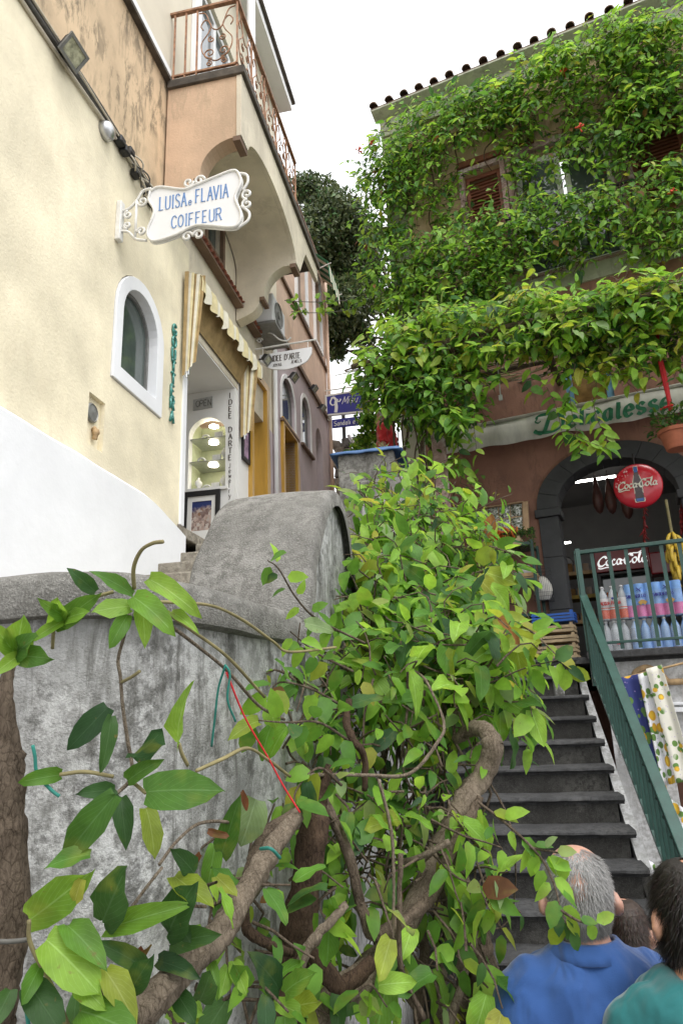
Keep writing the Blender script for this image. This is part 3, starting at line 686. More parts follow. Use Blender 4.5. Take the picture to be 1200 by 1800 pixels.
# wrought iron railing
RN = -1.79
rail = MB()
rail.box(SN, 4.90, 7.12, RN-.02, RN+.02, 6.835, 6.86); rail.box(SN, 4.90, 7.12, RN-.012, RN+.012, 6.03, 6.05)
rail.box(SN, 4.90, 4.94, WN, RN-.021, 6.835, 6.86); rail.box(SN, 4.908, 4.932, WN, RN-.014, 6.03, 6.05)
ral = rail.build('balcony_railing', M['rust'], house)
bar = MB(); bar.box(lambda x, y, z: Vector((x, y, z)), -.009, .009, -.009, .009, 0, .90); barm = mesh_of(bar, 'bar', M['rust'], False)
for n_ in (WN+.05, WN+.17, WN+.29, RN): data_part('bar', barm, ral, Matrix.Translation(SN(4.92, n_, 5.95)))
SPAN = .44
for i in range(1, 6): data_part('bar', barm, ral, Matrix.Translation(SN(4.92+SPAN*i, RN, 5.95)))
def motif(W, H):
    q = MB()
    def t(pts, r=.0065): q.tube([Vector((u, v, .004*math.sin(3*u+2*v))) for u, v in pts], r, 6)
    for sx in (1, -1):
        X = lambda P: [(W/2 + sx*(p[0]), p[1]) for p in P]
        t(X(catmull2([(0,.10*H),(.10*W,.12*H),(.34*W,.24*H),(.40*W,.42*H),(.22*W,.58*H),(.16*W,.70*H),(.30*W,.80*H),(.42*W,.72*H),(.36*W,.64*H)])))
        t(X(spiral(.18*W, .24*H, .17*W, .03*W, 250, 1.4)))
        t(X(spiral(.14*W, .46*H, .10*W, .02*W, 90, -1.3)))
        t(X(catmull2([(0,.60*H),(.14*W,.66*H),(.3*W,.9*H),(.48*W,.94*H)])))
        t(X(spiral(.20*W, .08*H, .09*W, .02*W, 80, 1.3)))
    return mesh_of(q, 'scroll', M['rust'])
def catmull2(P): return [(q.x, q.y) for q in catmull([Vector((a, b, 0)) for a, b in P], 6)]
mot = motif(SPAN, .78); mots = motif(.40, .78)
for i in range(5):
    data_part('scroll', mot, ral, fmat(SN(4.92+SPAN*i, RN, 6.05), SV, (0,0,1)))
data_part('scroll', mots, ral, fmat(SN(4.92, RN-.41, 6.05), NV, (0,0,1)))

# ------------------------------------------------------------------ jewellery shop in the recess
shop = thing('jewellery_shop', SN(6.2, -3, 1.6), 'white recessed jewellery shop entrance with arched lit display case', 'shop front')
DS = 6.86
niche2 = arch_loop(-3.06, -2.615, 2.41, 3.06, 3.27)
b = MB(); b.prism(lambda n, z, s: SN(s, n, z), [(-3.9,1.6),(-2.505,1.6),(-2.505,3.6),(-3.9,3.6)], DS, DS+.10, [niche2]); b.build('display_wall', M['innerw'], shop)
b = MB(); b.box(SN, 5.52, DS, -4.0, -3.9, 1.6, 3.6); b.build('back_wall', M['innerw'], shop)
b = MB(); b.box(SN, 5.515, 7.33, -4.0, -2.51, 3.6, 3.66); b.build('ceiling', M['innerw'], shop)
b = MB(); b.box(SN, 5.40, 7.36, -4.0, -2.49, 1.5, 1.6); b.build('floor', M['stone'], shop, bevel=.01)
b = MB(); b.box(SN, 5.43, 5.515, -2.8, -2.485, 1.6, 4.05); b.build('jamb', M['whitewash'], shop, bevel=.006)
b = MB(); b.box(SN, DS+.105, 7.34, -2.565, -2.50, 1.6, 4.05); b.build('pier', M['innerw'], shop)
b = MB(); b.prism(lambda n, z, s: SN(s, n, z), [(-3.10,2.36),(-2.57,2.36),(-2.57,3.32),(-3.10,3.32)], DS+.40, DS+.42); b.build('case_back', M['mirrorglow'], shop)
for q0, q1 in ((-3.10,-3.07),(-2.605,-2.575)):
    b = MB(); b.box(SN, DS+.102, DS+.40, q0, q1, 2.36, 3.32); b.build('case_side', M['mirrorglow'], shop)
for z_ in (2.74, 3.02):
    b = MB(); b.box(SN, DS+.02, DS+.395, -3.055, -2.62, z_, z_+.010); b.build('glass_shelf', M['silver'], shop)
for z_ in (3.215, 3.008, 2.728):
    b = MB(); b.lathe(SN(DS+.16, -2.82, z_), [(.0,0),(.055,0),(.055,.012)], 20); b.build('display_lamp', M['lamp'], shop)
b = MB(); b.box(SN, DS-.03, DS, -3.12, -2.58, 2.375, 2.41); b.build('case_sill', M['innerw'], shop)
# jewellery stands on the shelves: each a small bust, box or card
M['velvet'] = mat('pale_velvet', (.62,.62,.60), .9, .1, 30, .1, 60)
k = 0
for z_, row in ((2.415, (-2.98,-2.88,-2.77,-2.68)), (2.752, (-2.95,-2.76,-2.67)), (3.032, (-2.9,-2.74))):
    for n_ in row:
        k += 1; b = MB()
        if k % 3 == 0:
            b.box(SN, DS+.10, DS+.12, n_-.05, n_+.05, z_, z_+.09); nm, lb = 'jewel_card', 'pale card of earrings on glass shelf, '
        elif k % 3 == 1:
            b.lathe(SN(DS+.12, n_, z_), [(.03,0),(.02,.02),(.018,.05),(.05,.09),(.045,.12),(.016,.15),(.014,.17)], 14, squash=.5); nm, lb = 'necklace_bust', 'white necklace bust on glass shelf, '
        else:
            b.tube(catmull([SN(DS+.13,n_-.05,z_+.01), SN(DS+.11,n_-.03,z_+.06), SN(DS+.11,n_+.03,z_+.06), SN(DS+.13,n_+.05,z_+.01)], 5), .012, 8); nm, lb = 'bracelet_roll', 'curved bracelet roll on glass shelf, '
        o = b.build(nm, M['velvet'], None, smooth=(k % 3 != 0))
        tag(o, lb + ('bottom' if z_ < 2.5 else 'middle' if z_ < 2.9 else 'top') + ' shelf, ' + {0:'leftmost',1:'second from left',2:'third from left',3:'rightmost'}[row.index(n_)], 'jewellery', 'jewellery in the lit display case')
# vertical lettering on the display wall
tx = MB(); fn = lambda u, v, t: SN(DS-.002-t, u, v)
y = 3.48
for i, c in enumerate('IDEE DARTE'):
    if c != ' ': write(tx, fn, c, -2.575, y, .062, .62, .2, .17, .4, 20, serif=.09, t=.004)
    y -= .085
y -= .01
for c in 'Jewelry':
    write(tx, fn, c, -2.572, y, .055, .6, .2, .11, .4, 20, t=.004); y -= .058
tx.build('lettering', M['brownletter'], shop)
sg = thing('silver_plaque', SN(DS, -2.89, 3.42), 'small silver plaque on white wall above the display arch', 'plaque')
b = MB(); b.prism(lambda n, z, t: SN(DS-t, n, z), [(-3.01,3.37),(-2.77,3.385),(-2.77,3.525),(-3.01,3.51)], .003, .02); b.build('plate', M['silver'], sg, bevel=.004)
b = MB(); write(b, lambda u, v, t: SN(DS-.0205-t, u, v), 'OPEN', -2.97, 3.41, .075, .55, .1, .12, 1., t=.004); b.build('relief_letters', M['greymetal'], sg)
pf = thing('framed_picture', SN(DS-.08, -2.85, 1.72), 'black framed coastal town picture leaning below the display case', 'picture')
PF = lambda n, z, t: SN(DS-.06-t-.05*(2.36-z), n, z)
b = MB(); b.prism(PF, [(-3.07,1.62),(-2.64,1.62),(-2.64,2.36),(-3.07,2.36)], 0, .03, [[(-3.02,1.69),(-2.69,1.69),(-2.69,2.30),(-3.02,2.30)]]); b.build('frame', M['black'], pf, bevel=.004)
b = MB(); b.prism(PF, [(-3.02,1.69),(-2.69,1.69),(-2.69,2.30),(-3.02,2.30)], .002, .012, [[(-2.97,1.90),(-2.74,1.90),(-2.74,2.24),(-2.97,2.24)]]); b.build('mount', M['innerw'], pf)
def picture_mat(name, scale):
    mt, nt, bs = _nt(name); p = _pos(nt)
    sp = nt.nodes.new('ShaderNodeSeparateXYZ'); nt.links.new(p, sp.inputs[0])
    v = nt.nodes.new('ShaderNodeTexVoronoi'); v.inputs['Scale'].default_value = scale; nt.links.new(p, v.inputs['Vector'])
    hue = _ramp(nt, v.outputs['Color'], [(.2, (.55,.42,.36)), (.5, (.20,.13,.12)), (.75, (.62,.55,.50)), (.9, (.28,.16,.10))])
    a = nt.nodes.new('ShaderNodeMath'); a.operation = 'MULTIPLY_ADD'; nt.links.new(_noise(nt, p, 6, 4), a.inputs[0]); a.inputs[1].default_value = .25; nt.links.new(sp.outputs[2], a.inputs[2])
    r = nt.nodes.new('ShaderNodeMapRange'); nt.links.new(a.outputs[0], r.inputs[0]); r.inputs[1].default_value = CZ+2.12+.125; r.inputs[2].default_value = CZ+2.18+.125
    c = _mix(nt, r.outputs[0], hue, (.035,.05,.16)); nt.links.new(c, bs.inputs['Base Color']); bs.inputs['Roughness'].default_value = .25; return mt
b = MB(); b.prism(PF, [(-2.975,1.895),(-2.735,1.895),(-2.735,2.245),(-2.975,2.245)], .001, .004); b.build('print', picture_mat('coast_print', 34), pf)
# small picture on the pier
pf2 = thing('framed_picture', SN(7.2, -2.49, 2.8), 'small dark framed print hanging on the white pier beside the ochre door', 'picture')
b = MB(); b.prism(WF, [(7.06,2.80),(7.31,2.80),(7.31,3.25),(7.06,3.25)], WN+.004, WN+.03, [[(7.09,2.84),(7.28,2.84),(7.28,3.21),(7.09,3.21)]]); b.build('frame', M['black'], pf2)
M['lilacprint'] = mat('lilac_print', (.34,.22,.33), .4, .5, 18, 0)
b = MB(); b.box(SN, 7.085, 7.285, WN+.005, WN+.015, 2.835, 3.215); b.build('print', M['lilacprint'], pf2)
sp_ = MB(); sp_.lathe(SN(6.3, -3.1, 3.585), [(.05,0),(.05,.016),(.03,.016)], 20); tag(sp_.build('ceiling_spotlight', M['silver'], None, auto=40), 'small round silver spotlight in the recess ceiling', 'spotlight')
# turquoise ceramic letters down the wall
TW = 'GOUTTERA'
for i, c in enumerate(TW):
    b = MB(); z_ = 3.345-.124*i
    for st_ in GL[c]:
        P = [SN(5.17+.07*q[0], WN+.014, z_+.105*q[1]) for q in st_]
        if len(P) > 2: P = catmull(P, 4)
        b.tube(P, .012, 8)
    nth = ['first', 'second', 'third', 'fourth', 'fifth', 'sixth', 'seventh', 'lowest'][i]
    tag(b.build('ceramic_letter', M['turq'], None, smooth=True), 'turquoise ceramic wall letter, %s down the column' % nth, 'letter', 'turquoise letters down the cream wall')

# ------------------------------------------------------------------ yellow striped awning
aw = thing('shop_awning', SN(6.4, -2.4, 3.9), 'yellow striped folded awning with scalloped valance over the jewellery shop', 'awning')
AN = -2.34
rows = []; NSC = 96
for i in range(NSC+1):
    s_ = 5.44+1.92*i/NSC; ph = i*2*math.pi/12
    zz = 4.10+.012*math.sin(i*.4)
    fold = .018*math.sin(ph*1.5)
    dip = abs(math.sin(ph/2))
    rows.append([SN(s_, AN-.10, zz+.055), SN(s_, AN-.02, zz+.035+.01*math.sin(ph)), SN(s_, AN+.01+fold*.3, zz), SN(s_, AN+.015+fold, zz-.07), SN(s_, AN+.01+fold*1.4, zz-.155-.065*dip)])
b = MB(); b.grid(rows)
b.m = [(1 if (i//6) % 2 else 0) for i in range(NSC) for _ in range(4)]
b.build('valance', [M['awny'], M['awnw']], aw, smooth=True, recalc=False)
rows = []
for i in range(25):
    s_ = 5.46+1.88*i/24; rows.append([SN(s_, WN+.01, 4.19), SN(s_, -2.43, 4.17-.02*math.sin(i*1.3)), SN(s_, AN-.09, 4.14)])
b = MB(); b.grid(rows); b.build('canopy', M['awny'], aw, smooth=True, recalc=False)
rows = []
for i in range(13):
    s_ = 5.48+1.84*i/12; rows.append([SN(s_, AN-.02, 4.06), SN(s_, -2.44, 3.86+.02*math.sin(i)), SN(s_, WN+.015, 3.70)])
b = MB(); b.grid(rows); b.build('underside', M['awno'], aw, smooth=True, recalc=False)  # shade under the awning put into this sheet as dark ochre
def curtain(s0, s1, n0, z0, zl, zr, name, pleats, seg=36):
    rows = []; mi = []
    for i in range(seg+1):
        t = i/seg; row = []
        for j in range(7):
            u = j/6; z = z0 + ((zl+(zr-zl)*t) - z0)*u
            row.append(SN(s0+(s1-s0)*t*(1-.35*u), n0 + .028*math.sin(t*pleats*2*math.pi)*(1-.3*u) + .15*t*(1-u*.4), z))
        rows.append(row); mi.append(int(t*pleats*2) % 3)
    q = MB(); q.grid(rows); q.m = [mi[i] for i in range(seg) for _ in range(6)]
    q.build(name, [M['awno'], M['awnw'], M['awny']], aw, smooth=True, recalc=False)
curtain(5.35, 5.47, -2.47, 4.12, 3.00, 3.18, 'side_curtain', 3.5)
curtain(6.96, 7.12, -2.47, 3.96, 3.02, 3.14, 'side_curtain', 3.5)
for s0, z_ in ((5.36,3.0),(5.40,3.05),(5.43,3.12),(6.98,3.02),(7.03,3.08)):
    q = MB(); q.tube([SN(s0, -2.43, z_+.03), SN(s0, -2.43, z_-.02)], .011, 8); q.build('weight', M['silver'], aw)
# tiled ledge over the awning
led = thing('tile_ledge', SN(6.5, -2.45, 4.66), 'narrow red tiled ledge above the striped awning', 'ledge')
b = MB(); b.box(SN, 5.50, 7.56, WN+.002, WN+.10, 4.64, 4.67); b.build('bed', M['trim'], led)
q = MB(); rows = []
for j in range(7):
    a_ = math.pi*j/6; rows.append([Vector((.05*math.cos(a_), -.06, .03*math.sin(a_))), Vector((.05*math.cos(a_), .06, .03*math.sin(a_)+.012))])
q.grid(rows); tm = mesh_of(q, 'ledge_tile', M['tilered'])
for i in range(19):
    data_part('tile', tm, led, Matrix.Translation(SN(5.56+.107*i, WN+.06, 4.672)) @ Matrix.Rotation(-YAW-math.pi/2+.1*math.sin(i*7), 4, 'Z') )

# ------------------------------------------------------------------ salmon and lilac house beyond
h2 = thing('salmon_house', SN(10, -3, Z0), 'salmon and lilac house with two arched windows and ochre doors up the lane', 'building')
S0, S1 = 7.345, 12.1
aw1 = arch_loop(8.78, 9.50, 4.05, 4.42, 4.80); aw2 = arch_loop(9.95, 10.52, 4.12, 4.70, 5.0)
d1 = [(7.40,1.9),(7.93,1.9),(7.93,4.10),(7.40,4.10)]; d2 = [(8.78,2.0),(9.48,2.0),(9.48,4.0),(8.78,4.0)]; d3 = arch_loop(10.95, 11.45, 2.4, 4.5, 4.85)
b = MB(); b.prism(WF, [(8.0,1.65),(S1,2.0),(S1,5.36),(8.625,5.36),(8.625,3.615),(8.0,3.615)], WN-.3, WN+.004, [aw1, aw2, d2, d3]); b.build('lower_wall', M['lilac'], h2)
uw1 = [(9.75,6.55),(10.45,6.55),(10.45,8.1),(9.75,8.1)]; uw2 = [(11.1,6.6),(11.6,6.6),(11.6,8.1),(11.1,8.1)]
b = MB(); b.prism(WF, [(8.63,5.36),(S1,5.36),(S1,8.5),(8.63,8.5)], WN-.3, WN, [uw1, uw2]); b.build('upper_wall', M['pink'], h2)
b = MB(); b.box(SN, 8.63, S1+.02, WN-.2, WN+.045, 5.34, 5.42); b.build('string_course', M['trim'], h2)
b = MB(); b.box(SN, 8.63, S1+.02, WN-.2, WN+.04, 6.42, 6.48); b.build('string_course', M['trim'], h2)
b = MB(); b.box(SN, 7.36, S1-.02, -6.5, WN-.33, Z0, 8.45); b.build('house_core', M['pink'], h2)
b = MB(); b.box(SN, S1-.02, S1, -6.5, WN-.3, Z0, 8.5); b.build('end_wall', M['pink'], h2)
b = MB(); b.box(SN, 8.64, S1+.06, -6.7, -2.42, 8.5, 8.57); b.build('eave', M['tile'], h2)
for L in (aw1, aw2):
    xs = [p[0] for p in L]; zs = [p[1] for p in L]
    lo = arch_loop(min(xs)-.07, max(xs)+.07, min(zs)-.05, sorted(zs)[2], max(zs)+.07); inn = arch_loop(min(xs)-.003, max(xs)+.003, min(zs)-.003, sorted(zs)[2], max(zs)+.003)
    b = MB(); b.prism(WF, lo, WN+.006, WN+.02, [inn]); b.build('window_surround', M['white'], h2)
    b = MB(); b.prism(WF, inn, WN-.05, WN-.035); b.build('window_pane', M['winglass'], h2)
    b = MB(); b.box(SN, min(xs)-.1, max(xs)+.1, WN+.004, WN+.06, min(zs)-.09, min(zs)-.05); b.build('window_sill', M['trim'], h2)
b = MB(); b.prism(WF, [(p[0], p[1]) for p in d3], WN-.2, WN-.18); b.build('side_door', M['whiteiron'], h2)
for (L, top, nm) in ((d1, 4.16, 1), (d2, 4.03, 2)):
    s0, s1 = L[0][0], L[1][0]; z0 = L[0][1]
    fr = []                                            # frame sawn with a wavy outer edge
    for i in range(25):
        t = i/24; fr.append((s0-.075+.012*math.sin(t*13+nm), z0+(top-z0)*t))
    for i in range(25):
        t = i/24; fr.append((s1+.11+.02*math.sin(t*11+nm*2), top-(top-z0)*t))
    b = MB(); b.prism(WF, fr, WN-.22, WN+.05, [[(s0,z0+.005),(s1,z0+.005),(s1,top-.10),(s0,top-.10)]]); d = b.build('door_frame', M['ochre'], h2, bevel=.01)
    M['doorglass'] = mat('etched_door_glass', (.45,.38,.26), .25, .25, 6, .1, 30)
    b = MB(); b.box(SN, s0, s1, WN-.17, WN-.15, z0, top-.09); b.build('door_glass', M['doorglass'], d)
    b = MB(); b.lathe(SN(s0+.1, WN-.145, z0+1.05), [(.02,0),(.025,.02),(.012,.05)], 12, axis=NV); b.build('door_knob', M['silver'], d)
for L in (uw1, uw2):
    s0, s1, z0, z1 = L[0][0], L[1][0], L[0][1], L[2][1]
    b = MB(); b.prism(WF, [(s0-.06,z0-.06),(s1+.06,z0-.06),(s1+.06,z1+.06),(s0-.06,z1+.06)], WN+.003, WN+.05, [[(s0,z0),(s1,z0),(s1,z1),(s0,z1)]]); b.build('window_surround', M['white'], h2)
    b = MB(); b.box(SN, s0, s1, WN-.1, WN-.08, z0, z1); b.build('window_pane', M['skyglass'], h2)
b = MB(); b.tube([SN(8.32, WN+.05, 1.8), SN(8.32, WN+.05, 5.5)], .032, 10); tag(b.build('drain_pipe', M['white'], None, smooth=True), 'white drainpipe on lilac wall between the two ochre doors', 'pipe')
b = MB(); b.tube([SN(12.0, WN+.06, 2.4), SN(12.0, WN+.06, 8.4)], .035, 10); tag(b.build('drain_pipe', M['pink'], None, smooth=True), 'salmon drainpipe at the far corner of the salmon house', 'pipe')
# green striped awning on the upper window far end
ga = thing('window_awning', SN(11.4, -2.3, 7.9), 'small green and white striped awning on the upper salmon house', 'awning')
rows = []
for i in range(17):
    s_ = 10.9+1.0*i/16; rows.append([SN(s_, WN+.02, 8.42), SN(s_, -2.15, 8.1), SN(s_, -2.13, 7.8-.06*abs(math.sin(i*math.pi/4)))])
b = MB(); b.grid(rows); b.m = [(i//2) % 2 for i in range(16) for _ in range(2)]; b.build('canopy', [M['awngreen'], M['awnw']], ga, solid=.004, recalc=False)
b = MB(); b.tube([SN(10.88, WN, 7.9), SN(10.88, -2.08, 8.04)], .012, 6); b.build('arm', M['whiteiron'], ga)
b = MB(); b.tube([SN(11.92, WN, 7.9), SN(11.92, -2.08, 8.04)], .012, 6); b.build('arm', M['whiteiron'], ga)

# ------------------------------------------------------------------ cables, lights, signs on the left
cb = thing('cable_bundle', SN(2, -2.45, 4.4), 'bundle of grey cables and pale conduit running along the cream wall', 'cables')
for j, (dz, r, mt, dn) in enumerate(((0,.016,'cable',.02),(.035,.013,'cable',.03),(-.03,.014,'cablelight',.02),(.062,.010,'cable',.02),(.015,.008,'cablelight',.05))):
    P = [SN(s_, WN+dn+.006*math.sin(s_*3+j), 4.45+dz+.014*math.sin(s_*2.3+j*2)+(.0 if s_ < 4.2 else -.03*(s_-4.2))) for s_ in np.linspace(-1.6, 5.05, 40)]
    b = MB(); b.tube(P, r, 6); b.build('cable', M[mt], cb, smooth=True)
for j in range(5):
    c = SN(4.28+.1*j, WN+.06, 4.42-.02*j); b = MB()
    P = [c + Vector((0,0,0)) + Vector(NV)*(.03*math.sin(t*2)) + Vector(SV)*(.09*math.cos(t)*(1+.3*j%2)) + Vector((0,0,.07*math.sin(t)-.02*j)) for t in np.linspace(0, 5.2, 16)]
    b.tube(P, .007, 6); b.build('cable_loop', M['cable'] if j % 2 else M['cablelight'], cb, smooth=True)
for j, (s_, z_) in enumerate(((4.05,4.44),(4.13,4.42),(4.2,4.47),(4.32,4.36),(4.55,4.36),(4.62,4.32))):
    b = MB(); b.box(SN, s_-.035, s_+.045, WN+.005, WN+.075, z_-.035, z_+.03); b.build('junction_clip', M['black'], cb, bevel=.012)
jb = MB(); jb.lathe(SN(3.88, WN, 4.37), [(.075,0),(.075,.04),(.06,.07),(.02,.085)], 20, axis=NV); tag(jb.build('junction_box', M['silver'], None, smooth=True), 'round pale grey junction box beside the cable bundle', 'junction box')
def floodlight(P, out, w, name_label, tilt=.6, grp='small floodlights along the left facades'):
    P = Vector(P); out = Vector(out); al = Vector(SV); up = Vector((0,0,1)); f = (out*.75 - up*tilt).normalized(); v = f.cross(al).normalized()
    t = thing('floodlight', P, name_label, 'floodlight', grp)
    loc = lambda x, y, z: P + out*.09 + al*x + v*y + f*z
    b = MB(); b.box8([loc(x*w*k, y*w*.7*k, z) for z, k in ((-.03,.72),(.035,1)) for x, y in ((-1,-1),(1,-1),(1,1),(-1,1))]); b.build('housing', M['darkmetal'], t, bevel=.006)
    b = MB(); b.prism(loc, [(-w*1.06,-w*.76),(w*1.06,-w*.76),(w*1.06,w*.76),(-w*1.06,w*.76)], .0355, .05, [[(-w*.84,-w*.56),(w*.84,-w*.56),(w*.84,w*.56),(-w*.84,w*.56)]]); b.build('rim', M['greymetal'], t)
    b = MB(); b.prism(loc, [(-w*.83,-w*.55),(w*.83,-w*.55),(w*.83,w*.55),(-w*.83,w*.55)], .036, .042); b.build('glass', M['floodglass'], t)
    b = MB(); b.tube([P, P+out*.06], .012, 6); b.build('bracket', M['darkmetal'], t)
    return t
M['floodglass'] = mat('reflector_glass', (.42,.42,.30), .12, .4, 25, 0)
floodlight(SN(3.27, WN, 4.45), NV, .10, 'square floodlight on the cables at the top of the cream wall')
floodlight(pxn(455,632,-2.42), NV, .075, 'floodlight just below the far end of the yellow awning')
floodlight(pxn(505,663,-2.46), NV, .085, 'floodlight with looped wire above the first arched window up the lane')
floodlight(pxn(542,683,-2.46), NV, .075, 'floodlight under the string course, between the arched windows up the lane')
floodlight(pxn(557,717,-2.46), NV, .075, 'farthest small floodlight on the salmon house')
# hairdresser's hanging sign
ls = thing('hanging_sign', SN(4.15, -2.5, 3.55), 'ornate white hairdresser sign with blue lettering on a scrolled bracket', 'sign')
LS = lambda n, z, t: SN(4.15-t, n, z)
def sign_outline(n0, n1, z0, z1, k=.06):
    T = [(n0+.02,z1-.02),(n0+.10,z1+.005),(n0+.30,z1-.06),((n0+n1)/2,z1-.045),(n1-.22,z1+.0),(n1-.07,z1+.03),(n1-.02,z1-.03)]
    Rr_ = [(n1-.012,z1-.10),(n1-.05,(z0+z1)/2+.04),(n1-.05,(z0+z1)/2-.02),(n1-.01,z0+.10)]
    Bt = [(n1-.02,z0+.02),(n1-.08,z0-.015),(n1-.30,z0+.045),((n0+n1)/2,z0+.055),(n0+.25,z0+.005),(n0+.08,z0-.02),(n0+.02,z0+.03)]
    Lf = [(n0+.015,z0+.10),(n0+.055,(z0+z1)/2-.02),(n0+.055,(z0+z1)/2+.05),(n0+.01,z1-.10)]
    P = T+Rr_+Bt+Lf
    return [(q.x, q.y) for q in catmull([Vector((a, b_, 0)) for a, b_ in P+[P[0]]], 5)][:-1]
so = sign_outline(-2.24, -1.46, 3.52, 3.99)
b = MB(); b.prism(LS, so, -.012, .012); b.build('board', M['signwhite'], ls, auto=50)
for tt in (.016, -.016):
    b = MB(); b.tube([LS(p[0], p[1], tt) for p in so+[so[0]]], .011, 8); b.build('rim', M['whiteiron'], ls, smooth=True)
b = MB()
write(b, lambda u, v, t: LS(u, v, .0125+t), 'LUISA', -2.135, 3.775, .120, .33, .09, .085, .35, 20, serif=.06)
write(b, lambda u, v, t: LS(u, v, .0125+t), 'e', -1.895, 3.775, .065, .55, .1, .10, .5, 20)
write(b, lambda u, v, t: LS(u, v, .0125+t), 'FLAVIA', -1.835, 3.785, .120, .33, .075, .085, .35, 20, serif=.05)
write(b, lambda u, v, t: LS(u, v, .0125+t), 'COIFFEUR', -2.03, 3.59, .108, .38, .13, .085, .35, 20, serif=.06)
b.build('lettering', M['blueletter'], ls)
def scr(pl, nm='scroll', r=.011):
    q = MB(); q.tube([LS(p[0], p[1], 0) for p in pl], r, 8); q.build(nm, M['whiteiron'], ls, smooth=True)
for sx in (1, -1):
    scr(spiral(-1.86+sx*.045, 4.00, .045, .010, 90-sx*90 if sx > 0 else 0, sx*-1.2 if 0 else sx*1.2))
    scr(spiral(-1.86+sx*.045, 3.50, .045, .010, 180 if sx > 0 else 0, -sx*1.2))
    scr(spiral(-1.425, 3.745+sx*.045, .045, .010, -sx*90, sx*-1.2))
scr(catmull2([(-1.50,4.0),(-1.43,3.97),(-1.42,3.90),(-1.46,3.83)])); scr(catmull2([(-1.47,3.69),(-1.41,3.62),(-1.42,3.55),(-1.50,3.50)]))
scr(catmull2([(-2.48,3.84),(-2.40,3.86),(-2.34,3.92),(-2.29,4.0),(-2.22,4.01)])); scr(catmull2([(-2.48,3.66),(-2.40,3.64),(-2.33,3.56),(-2.24,3.53)]))
scr([(-2.34,3.92),(-2.34,3.56)]); scr(spiral(-2.29, 3.90, .045, .01, 180, 1.3)); scr(spiral(-2.29, 3.62, .04, .01, 180, -1.3)); scr(spiral(-2.41, 3.80, .035, .01, 90, 1.3)); scr(spiral(-2.41, 3.70, .03, .01, 270, -1.3))
b = MB(); b.box(SN, 4.12, 4.18, WN, WN+.045, 3.57, 3.93); b.build('wall_plate', M['whiteiron'], ls, bevel=.008)
# half-moon jeweller's sign
js = thing('hanging_sign', SN(7.6, -2.5, 4.1), 'white half-moon jeweller sign hanging from a white iron bar', 'sign')
JS = lambda n, z, t: SN(7.6-t, n, z)
hm = [(-2.44,4.40),(-1.75,4.42)] + [(-1.75,4.34)] + [(q.x, q.y) for q in catmull([Vector(p+(0,)) for p in ((-1.755,4.32),(-1.83,4.22),(-2.0,4.16),(-2.15,4.155),(-2.32,4.20),(-2.43,4.31))], 4)]
b = MB(); b.prism(JS, hm, -.01, .01); b.build('board', M['signwhite'], js, bevel=.003)
b = MB(); write(b, lambda u, v, t: JS(u, v, .0105+t), "IDEE D'ARTE", -2.27, 4.285, .078, .40, .10, .15, .35, 20, serif=.08)
write(b, lambda u, v, t: JS(u, v, .0105+t), 'JOYAS', -2.26, 4.21, .038, .5, .15, .16, .5, 20); write(b, lambda u, v, t: JS(u, v, .0105+t), 'JEWELS', -2.02, 4.225, .038, .5, .15, .16, .5, 20); b.build('lettering', M['brownletter'], js)
b = MB(); b.tube([JS(-2.5,4.50,0), JS(-1.68,4.52,0)], .012, 8); b.build('bar', M['whiteiron'], js)
for n_ in (-2.40, -1.80):
    b = MB(); b.tube([JS(n_,4.505,0), JS(n_,4.40,0)], .005, 6); b.build('chain', M['whiteiron'], js)
b = MB(); b.tube([JS(p[0], p[1], 0) for p in catmull2([(-2.48,4.62),(-2.40,4.72),(-2.28,4.70),(-2.18,4.60),(-2.08,4.56),(-2.02,4.60)])], .010, 8); b.tube([JS(p[0],p[1],0) for p in spiral(-2.44,4.62,.04,.01,0,1.3)], .009, 8); b.build('scroll', M['whiteiron'], js, smooth=True)
# air conditioner hung under the balcony end
ac = thing('air_conditioner', SN(7.6, -2.2, 4.6), 'white air conditioner unit under the far end of the balcony', 'air conditioner')
b = MB(); b.box(SN, 7.42, 7.98, -2.46, -2.20, 4.78, 5.18); b.build('casing', M['signwhite'], ac, bevel=.02)
b = MB(); b.lathe(SN(7.66, -2.20, 4.98), [(.17,0),(.17,.012),(.16,.02),(.15,.006),(.05,.004),(.05,.02),(0,.022)], 32, axis=NV); b.build('fan_grille', M['greymetal'], ac, auto=40)
b = MB(); b.box(SN, 7.37, 8.03, -2.49, -2.16, 4.71, 4.745); b.build('bracket', M['greymetal'], ac)
# blue sandal shop sign
bs = thing('hanging_sign', SN(11.9, -2.45, 5.1), 'navy blue sandal shop sign with white lettering at the far house corner', 'sign')
BS = lambda n, z, t: SN(11.9-t, n, z)
b = MB(); b.prism(BS, [(-2.47,5.42),(-1.55,5.40),(-1.55,5.84),(-2.47,5.80)], -.02, .02); b.build('board', M['navy'], bs)
b = MB(); b.prism(BS, [(-2.50,5.39),(-1.53,5.37),(-1.53,5.87),(-2.50,5.83)], -.024, .024, [[(-2.465,5.425),(-1.555,5.405),(-1.555,5.835),(-2.465,5.795)]]); b.build('frame', M['whiteiron'], bs)
b = MB(); b.prism(BS, [(-2.38,5.13),(-1.55,5.13),(-1.55,5.31),(-2.38,5.30)], -.015, .015); b.build('lower_board', M['navy'], bs)
b = MB()
write(b, lambda u, v, t: BS(u, v, .0205+t), 'Misu', -2.17, 5.60, .15, .6, .06, .10, .35, 35, slant=.35);
write(b, lambda u, v, t: BS(u, v, .0155+t), 'Sandali e Borse', -2.34, 5.165, .095, .55, .10, .14, .5, 20); b.build('lettering', M['signwhite'], bs)
b = MB(); F2 = lambda u, v, t: BS(u, v, .0205+t)         # white emblem: a slender dancing figure
